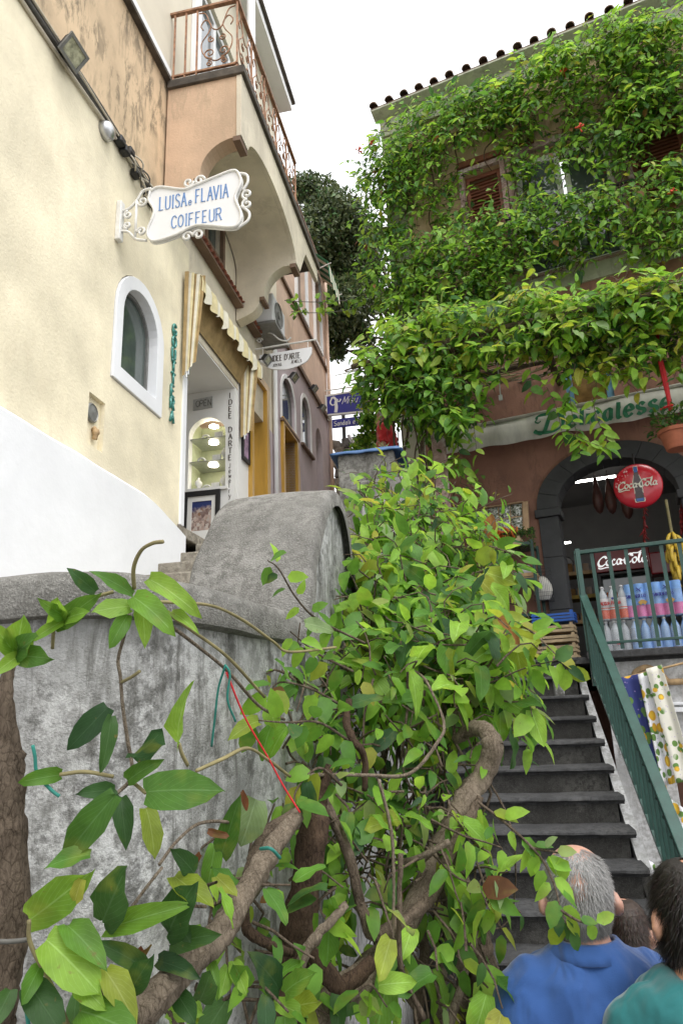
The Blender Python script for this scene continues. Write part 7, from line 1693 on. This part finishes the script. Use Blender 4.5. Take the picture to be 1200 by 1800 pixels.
def ellring(c, rx, ry, n, yaw=0., tilt=None, sq=2.3):
    out = []
    for k in range(n):
        a = 2*math.pi*k/n; ca_, sa_ = math.cos(a), math.sin(a); x = rx*math.copysign(abs(ca_)**(2/sq), ca_); y = ry*math.copysign(abs(sa_)**(2/sq), sa_)
        v = Vector((x, y, 0))
        if tilt is not None: v = tilt @ v
        out.append(Vector(c)+v)
    return out
def loft(mb, rings):
    n = len(rings[0]); o = len(mb.v); mb.grid(rings, True); mb.f.append(tuple(o+i for i in range(n-1,-1,-1))); mb.m.append(0)
    e = o+(len(rings)-1)*n; mb.f.append(tuple(e+i for i in range(n))); mb.m.append(0)
def limb(mb, pts, rad, n=12):
    P = catmull(pts, 5); mb.tube(P, lerp_list(rad, len(P)), n)
def remeshed(mb, vox, sm=6):
    me = bpy.data.meshes.new('tmp'); me.from_pydata([tuple(v) for v in mb.v], [], mb.f); bm = bmesh.new(); bm.from_mesh(me); bmesh.ops.recalc_face_normals(bm, faces=bm.faces); bm.to_mesh(me); bm.free()
    o = bpy.data.objects.new('tmp', me); COL.objects.link(o); r = o.modifiers.new('r', 'REMESH'); r.mode = 'VOXEL'; r.voxel_size = vox; r.use_smooth_shade = True
    s_ = o.modifiers.new('s', 'SMOOTH'); s_.iterations = sm; s_.factor = .5
    dg = bpy.context.evaluated_depsgraph_get(); dg.update(); out = bpy.data.meshes.new_from_object(o.evaluated_get(dg)); bpy.data.objects.remove(o); return out
def put_mesh(me, name, mt, parent, Mw):
    me.materials.clear(); me.materials.append(mt); me.polygons.foreach_set('use_smooth', [True]*len(me.polygons)); return data_part(name, me, parent, Mw)
HEADP = [ # height above chin (of .235), half width, front, back
 (-.035,.056,.040,.062),(0.0,.046,.090,.058),(.02,.058,.099,.064),(.05,.066,.102,.074),(.08,.071,.100,.086),(.11,.075,.097,.096),(.14,.077,.096,.101),(.17,.075,.092,.100),(.195,.068,.080,.092),(.215,.054,.060,.074),(.228,.036,.038,.050),(.235,.014,.014,.020)]
def person(base, yaw, H, label, skin, hair_fn, top, bottom, build=1., head_yaw=0., head_pitch=0., tank=False, collar=True, child=False, arms=True, grp=None):
    """standing figure, facing +Y before yaw; z up from the soles"""
    k = H/1.74; hk = k*(1.18 if child else 1.0)
    t = thing('person', base, label, 'person', grp); Mw = Matrix.Translation(Vector(base)) @ Matrix.Rotation(yaw, 4, 'Z')
    zs_ = H - .235*hk                                       # chin
    hd = Matrix.Translation((0, .015*k, zs_)) @ Matrix.Rotation(head_yaw, 4, 'Z') @ Matrix.Rotation(head_pitch, 4, 'X')
    b = MB()
    rings = []
    for h, hw, f_, bk2 in HEADP:
        r = []
        for q in range(24):
            a = 2*math.pi*q/24; x = hw*math.cos(a)*hk; y = (f_ if math.sin(a) > 0 else bk2)*math.sin(a)*hk; r.append(hd @ Vector((x, y, h*hk)))
        rings.append(r)
    loft(b, rings)
    HP = lambda x, y, z: hd @ (Vector((x, y, z))*hk)
    b.tube([HP(0,.088,.125), HP(0,.108,.095), HP(0,.122,.072), HP(0,.100,.062)], [.009*hk,.012*hk,.016*hk,.010*hk], 10)     # nose
    b.tube([HP(-.024,.094,.042), HP(0,.104,.043), HP(.024,.094,.042)], [.005*hk,.008*hk,.005*hk], 8); b.tube([HP(-.05,.078,.128), HP(-.025,.094,.133), HP(.025,.094,.133), HP(.05,.078,.128)], [.007*hk]*4, 8)
    for sx in (-1, 1):                                      # ears
        ring = [HP(sx*(.079+.020*(1-abs(u)**2)), -.012-.020*math.cos(u*2.6), .092+.036*u) for u in (-1,-.6,-.2,.2,.6,1)]
        b.tube(ring, [.008*hk,.011*hk,.012*hk,.014*hk,.014*hk,.009*hk], 8)
    sh = zs_-.022*k                                         # shoulder line
    limb(b, [Vector((0,-.03*k,sh-.06*k)), Vector((0,-.018*k,sh+.03*k)), Vector((0,-.005*k,zs_+.03*k))], [.075*k*build,.060*k*build,.058*k], 16)
    TP = [(sh+.012*k,.075,.060),(sh-.018*k,.128,.084),(sh-.05*k,.172,.100),(sh-.09*k,.186,.108),(sh-.16*k,.192,.120),(sh-.27*k,.175,.118),(sh-.40*k,.160,.110),(sh-.50*k,.172,.118),(sh-.60*k,.178,.122),(sh-.68*k,.150,.110)]
    loft(b, [ellring((0,-.012*k,z), x*k*build, y*k*build, 24, sq=2.4) for z, x, y in TP])
    AP = {}
    for sx in (-1, 1):
        S = Vector((sx*.172*k*build, -.012*k, sh-.080*k)); E = S+Vector((sx*.055*k, -.02*k, -.29*k)); Wr = E+Vector((sx*.0*k, .06*k, -.25*k)); AP[sx] = (S, E, Wr)
        limb(b, [S, S.lerp(E,.5), E, E.lerp(Wr,.4), Wr], [.058*k*build,.050*k*build,.041*k,.040*k,.028*k]); Hn = Wr+Vector((0,.012*k,-.05*k))
        limb(b, [Wr, Wr+Vector((0,.01*k,-.04*k)), Wr+Vector((0,.018*k,-.085*k))], [.026*k,.036*k,.030*k])
        for fi, (dx, ln) in enumerate(((-.030,.060),(-.011,.075),(.010,.072),(.029,.055))):
            r0 = Wr+Vector((sx*.004, .018*k+dx*k, -.085*k)); limb(b, [r0, r0+Vector((-sx*.010*k,.004,-ln*.5*k)), r0+Vector((-sx*.028*k,.008,-ln*k))], [.0105*k,.0095*k,.008*k], 8)
        th = Wr+Vector((-sx*.01*k,.035*k,-.035*k)); limb(b, [th, th+Vector((-sx*.016*k,.030*k,-.030*k)), th+Vector((-sx*.024*k,.036*k,-.062*k))], [.013*k,.0115*k,.0095*k], 8)
        Hp = Vector((sx*.095*k, 0, sh-.62*k)); Kn = Vector((sx*.10*k, .015*k, .48*k)); An = Vector((sx*.105*k, -.02*k, .08*k))
        limb(b, [Hp, Hp.lerp(Kn,.5), Kn, Kn.lerp(An,.35), An, An-Vector((0,0,.05*k))], [.092*k*build,.080*k*build,.056*k,.057*k,.040*k,.042*k]); limb(b, [An+Vector((0,-.03*k,-.045*k)), An+Vector((0,.08*k,-.05*k)), An+Vector((0,.17*k,-.055*k))], [.035*k,.038*k,.024*k])
    put_mesh(remeshed(b, .0085 if not child else .0075, 5), 'body', skin, t, Mw)
    # eyes
    for sx in (-1, 1):
        e = MB(); e.lathe(HP(sx*.031,.086,.115), [(.002,-.010*hk),(.009*hk,-.005*hk),(.011*hk,0),(.009*hk,.005*hk),(.002,.010*hk)], 12, axis=(0,1,0)); o = data_part('eye', mesh_of(e, 'eye', M['capw']), t, Mw)
    # shirt: torso and sleeves in one shell, with folds
    c = MB(); g = .016*k
    TS = [(sh+.014*k,.080,.066),(sh-.012*k,.132,.090),(sh-.044*k,.182,.106),(sh-.085*k,.195,.116),(sh-.15*k,.202,.130),(sh-.27*k,.190,.130),(sh-.40*k,.182,.128),(sh-.52*k,.190,.134),(sh-.62*k,.196,.138)]
    if tank: TS = [(sh-.055*k,.150,.088),(sh-.09*k,.188,.108)]+TS[3:]
    loft(c, [ellring((0,-.014*k,z), x*k*build+g*.4, y*k*build+g*.4, 28, sq=2.35) for z, x, y in TS])
    for sx in (-1, 1):
        S, E, Wr = AP[sx]
        if tank: limb(c, [Vector((sx*.10*k,-.05*k,sh-.10*k)), Vector((sx*.105*k,-.015*k,sh-.012*k)), Vector((sx*.10*k,.045*k,sh-.10*k))], [.030*k,.026*k,.030*k])
        else: limb(c, [S+Vector((-sx*.05*k,0,.006*k)), S+Vector((-sx*.002*k,0,-.006*k)), S.lerp(E,.45), S.lerp(E,.86)], [.062*k*build,.070*k*build,.070*k*build,.074*k*build], 18)
    me = remeshed(c, .0085, 4)
    co = np.empty(len(me.vertices)*3, np.float32); me.vertices.foreach_get('co', co); co = co.reshape(-1,3); no = np.empty(len(me.vertices)*3, np.float32); me.vertices.foreach_get('normal', no); no = no.reshape(-1,3)
    for i in range(len(co)):
        x, y, z = co[i]/k; d = 0
        d += .007*math.sin(22*(z*.7+abs(x)*1.6)+3*mnoise.noise(Vector((x*4,y*4,z*3))))*max(0, min(1, (abs(x)-.04)/.1))*.55      # drag folds to the armpit
        d += .024*mnoise.noise(Vector((x*9+z*3, y*7, z*2.6+label.__len__()))) + .007*mnoise.noise(Vector((x*22+z*9, y*20, z*7)))
        d += .013*(1-abs(mnoise.noise(Vector((x*7-z*6, y*5, z*3+9))))*4)*max(0, min(1, (sh/k-.06-z)/.1))
        sl2 = math.exp(-((x-.02-.25*(z-sh/k+.2))/.03)**2)*max(0, min(1, (sh/k-.08-z)/.1)); d -= .008*sl2
        co[i] += no[i]*d*k
    me.vertices.foreach_set('co', co.ravel()); put_mesh(me, 'shirt', top, t, Mw)
    if collar:
        rows = []
        for q in range(33):
            a = 2*math.pi*q/32+math.pi/2; f_ = max(0, math.sin(a)); ca_, sa_ = math.cos(a), math.sin(a); lift = .0 if f_ < .8 else -.02*k
            P = lambda r, z: Vector((ca_*r*1.06*k, sa_*r*.98*k-.016*k, z+lift-.02*k*max(0,sa_)))
            rows.append([P(.068,sh+.006*k), P(.068,sh+.024*k), P(.071,sh+.031*k), P(.078,sh+.028*k), P(.094,sh+.010*k), P(.105,sh-.008*k)])
        cc_ = MB(); cc_.grid(rows); me = mesh_of(cc_, 'collar', top); o = data_part('collar', me, t, Mw); q = o.modifiers.new('s','SOLIDIFY'); q.thickness = .004
    # trousers
    p = MB(); loft(p, [ellring((0,-.012*k,z), x*k*build, y*k*build, 24) for z, x, y in ((sh-.52*k,.178,.124),(sh-.60*k,.186,.132),(sh-.70*k,.175,.125))])
    for sx in (-1, 1): limb(p, [Vector((sx*.09*k,0,sh-.64*k)), Vector((sx*.10*k,0,.75*k)), Vector((sx*.10*k,.01*k,.46*k)), Vector((sx*.105*k,-.02*k,.06*k))], [.105*k*build,.095*k*build,.075*k,.066*k], 16)
    put_mesh(remeshed(p, .012, 4), 'trousers', bottom, t, Mw)
    hair_fn(t, Mw, hd, hk)
    return t
def hair(dens, colf, ln, cover, flow=(0,-.3,-1), cap=None, sparse=None):
    """short hair: strands rooted on the skull where cover() says so, over a thin cap"""
    def fn(t, Mw, hd, hk):
        if cap:
            hs = [p for p in HEADP if p[0] >= .0]; rows = []
            c = MB()
            for i, (h, hw, f_, bk2) in enumerate(hs):
                r = []
                for q in range(32):
                    a = 2*math.pi*q/32; e = 1.045+.02*mnoise.noise(Vector((math.cos(a)*4, math.sin(a)*4, h*30))); r.append(hd @ (Vector((hw*math.cos(a)*e, (f_ if math.sin(a) > 0 else bk2)*math.sin(a)*e, h*1.012))*hk))
                rows.append(r)
            n = 32
            for i in range(len(rows)-1):
                for j in range(n):
                    a = 2*math.pi*(j+.5)/n; h = (hs[i][0]+hs[i+1][0])/2
                    if cover(math.cos(a), math.sin(a), h) > .6:
                        o = len(c.v); c.v += [tuple(rows[i][j]), tuple(rows[i][(j+1)%n]), tuple(rows[i+1][(j+1)%n]), tuple(rows[i+1][j])]; c.f.append((o,o+1,o+2,o+3)); c.m.append(0)
            if c.f: data_part('hair_cap', mesh_of(c, 'hair_cap', cap), t, Mw)
        V = []; Fc = []; C = []; hh = np.array([p[0] for p in HEADP]); A = np.array(HEADP); cnt = 0
        while cnt < dens:
            h = RNG.uniform(.0, .2349); a = RNG.uniform(0, 2*math.pi); ca_, sa_ = math.cos(a), math.sin(a)
            if RNG.random() > cover(ca_, sa_, h): 
                if RNG.random() < .02: cnt += 1
                continue
            hw, f_, bk2 = (np.interp(h, hh, A[:, j]) for j in (1,2,3)); e = 1.0
            p = Vector((hw*ca_*e, (f_ if sa_ > 0 else bk2)*sa_*e, h)); nn = Vector((ca_, sa_, (h-.12)*6)).normalized()
            fl = Vector(flow)+Vector((RNG.normal(0,.35), RNG.normal(0,.35), RNG.normal(0,.2))); d = (nn*RNG.uniform(.35,.7)+fl*.8).normalized(); l_ = ln*RNG.uniform(.6,1.3)
            p1 = p+d*l_*.5+nn*.002; p2 = p1+(d+Vector((0,0,-.35))).normalized()*l_*.5; s_ = nn.cross(d).normalized()*.0007
            o = len(V); V += [hd @ (q*hk) for q in (p-s_, p+s_, p1-s_*.8, p1+s_*.8, p2)]; Fc += [(o,o+1,o+3,o+2),(o+2,o+3,o+4)]; col = colf(ca_, sa_, h); C += [col, col]; cnt += 1
        me = bpy.data.meshes.new('hair'); me.from_pydata([tuple(v) for v in V], [], Fc); me.materials.append(M['hair']); vcolmesh(me, C); o = data_part('hair', me, t, Mw); o['kind'] = 'stuff'
    return fn
M['hair'] = vcol('hair_strands', .45)
M['skin1'] = skin_mat('sunburnt_skin', (.46,.255,.19)); M['skin2'] = skin_mat('tanned_skin', (.42,.22,.14)); M['skin3'] = skin_mat('child_skin', (.50,.28,.20))
def feetat(x, y, Yd, H): p = pxd(x, y, Yd); return Vector((p.x, p.y, 0))
def lump(v): g_ = .25+v*.2; return (g_, g_*.98, g_*.95)
# grey haired man in the blue polo shirt
def cov1(ca_, sa_, h):                                      # front baldness and a thin crown
    if sa_ > .45 and h > .08 and h < .17: return .06
    if h > .13 and sa_ < .3:
        e = ((ca_+.25)/.62)**2 + ((h-.185)/.04)**2
        if e < 1.6: return .10+.62*max(0, min(1, (e-.35)/1.1))
    if h < .03: return .0 if sa_ > -.2 else .5
    if sa_ > .1: return 0
    return .95 if h < .16 else .55
hp = pxd(1004, 1478, 1.84); mH = 1.71
p1_ = person(Vector((hp.x, hp.y, hp.z-mH)), math.radians(4), mH, 'grey-haired man in a blue polo shirt seen from behind, looking up the stairs', M['skin1'],
   hair(30000, lambda a, b_, h: lump(max(-.6, RNG.normal(0,.35)-(.55 if h < .10 else .0))), .019, cov1, (0,-.25,-1), None), cloth_mat('blue_pique', (.020,.072,.235)), cloth_mat('beige_trousers', (.30,.26,.20)), 1.0, math.radians(-12), math.radians(17))
# dark haired man in the teal shirt
def cov2(ca_, sa_, h):
    if sa_ > .5 and h < .17: return 0.
    if h < .01: return .4 if sa_ < -.2 else 0
    d = math.hypot(ca_*.8-.25, (h-.205)*9) if sa_ < .5 else 1
    if h > .17 and d < .32 and sa_ < .1: return .16
    return .97
hp = pxd(1196, 1508, 1.66); mH = 1.69
person(Vector((hp.x, hp.y, hp.z-mH)), math.radians(8), mH, 'dark-haired man with a thinning crown in a teal sleeveless shirt at the right edge', M['skin2'],
   hair(16000, lambda a, b_, h: tuple(x*RNG.uniform(.6,1.5) for x in (.012,.008,.006)), .034, cov2, (0,-.2,-1), mat('dark_scalp', (.014,.010,.008), .6, .3, 60, .3, 200)), cloth_mat('teal_jersey', (.008,.115,.118)), cloth_mat('dark_trousers', (.05,.05,.06)), 1.06, math.radians(-6), math.radians(10), collar=False)
# boy between them
def cov3(ca_, sa_, h): return 0. if (sa_ > .45 and h < .17) or h < .015 else .98
hp = pxd(1097, 1582, 2.6); bH = 1.36
person(Vector((hp.x, hp.y, hp.z-bH)), math.radians(6), bH, 'boy with dark brown hair and a white shirt between the two men', M['skin3'],
   hair(8000, lambda a, b_, h: tuple(x*RNG.uniform(.6,1.5) for x in (.030,.016,.010)), .026, cov3, (0,-.2,-1), mat('brown_scalp', (.030,.017,.011), .6, .3, 60, .3, 200)), cloth_mat('white_tee', (.62,.62,.68)), cloth_mat('navy_shorts', (.03,.04,.09)), 1.0, math.radians(-20), 0, child=True)
# visitor in red up the lane
def cov4(ca_, sa_, h): return 0. if (sa_ > .3 and h < .18) or h < .05 else .9
hp = pxd(674, 722, 9.3); wH = 1.66
person(Vector((hp.x, hp.y, hp.z-wH)), math.radians(70), wH, 'visitor with short grey hair in a red top standing up the lane behind the vine', M['skin1'],
   hair(2500, lambda a, b_, h: lump(RNG.normal(-.3,.3)), .03, cov4, (0,-.2,-1), mat('fair_hair', (.30,.27,.22), .8, .3, 60, .3, 200)), cloth_mat('red_top', (.50,.015,.02)), cloth_mat('grey_trousers', (.12,.12,.13)), 1.0, math.radians(10), 0, collar=False)
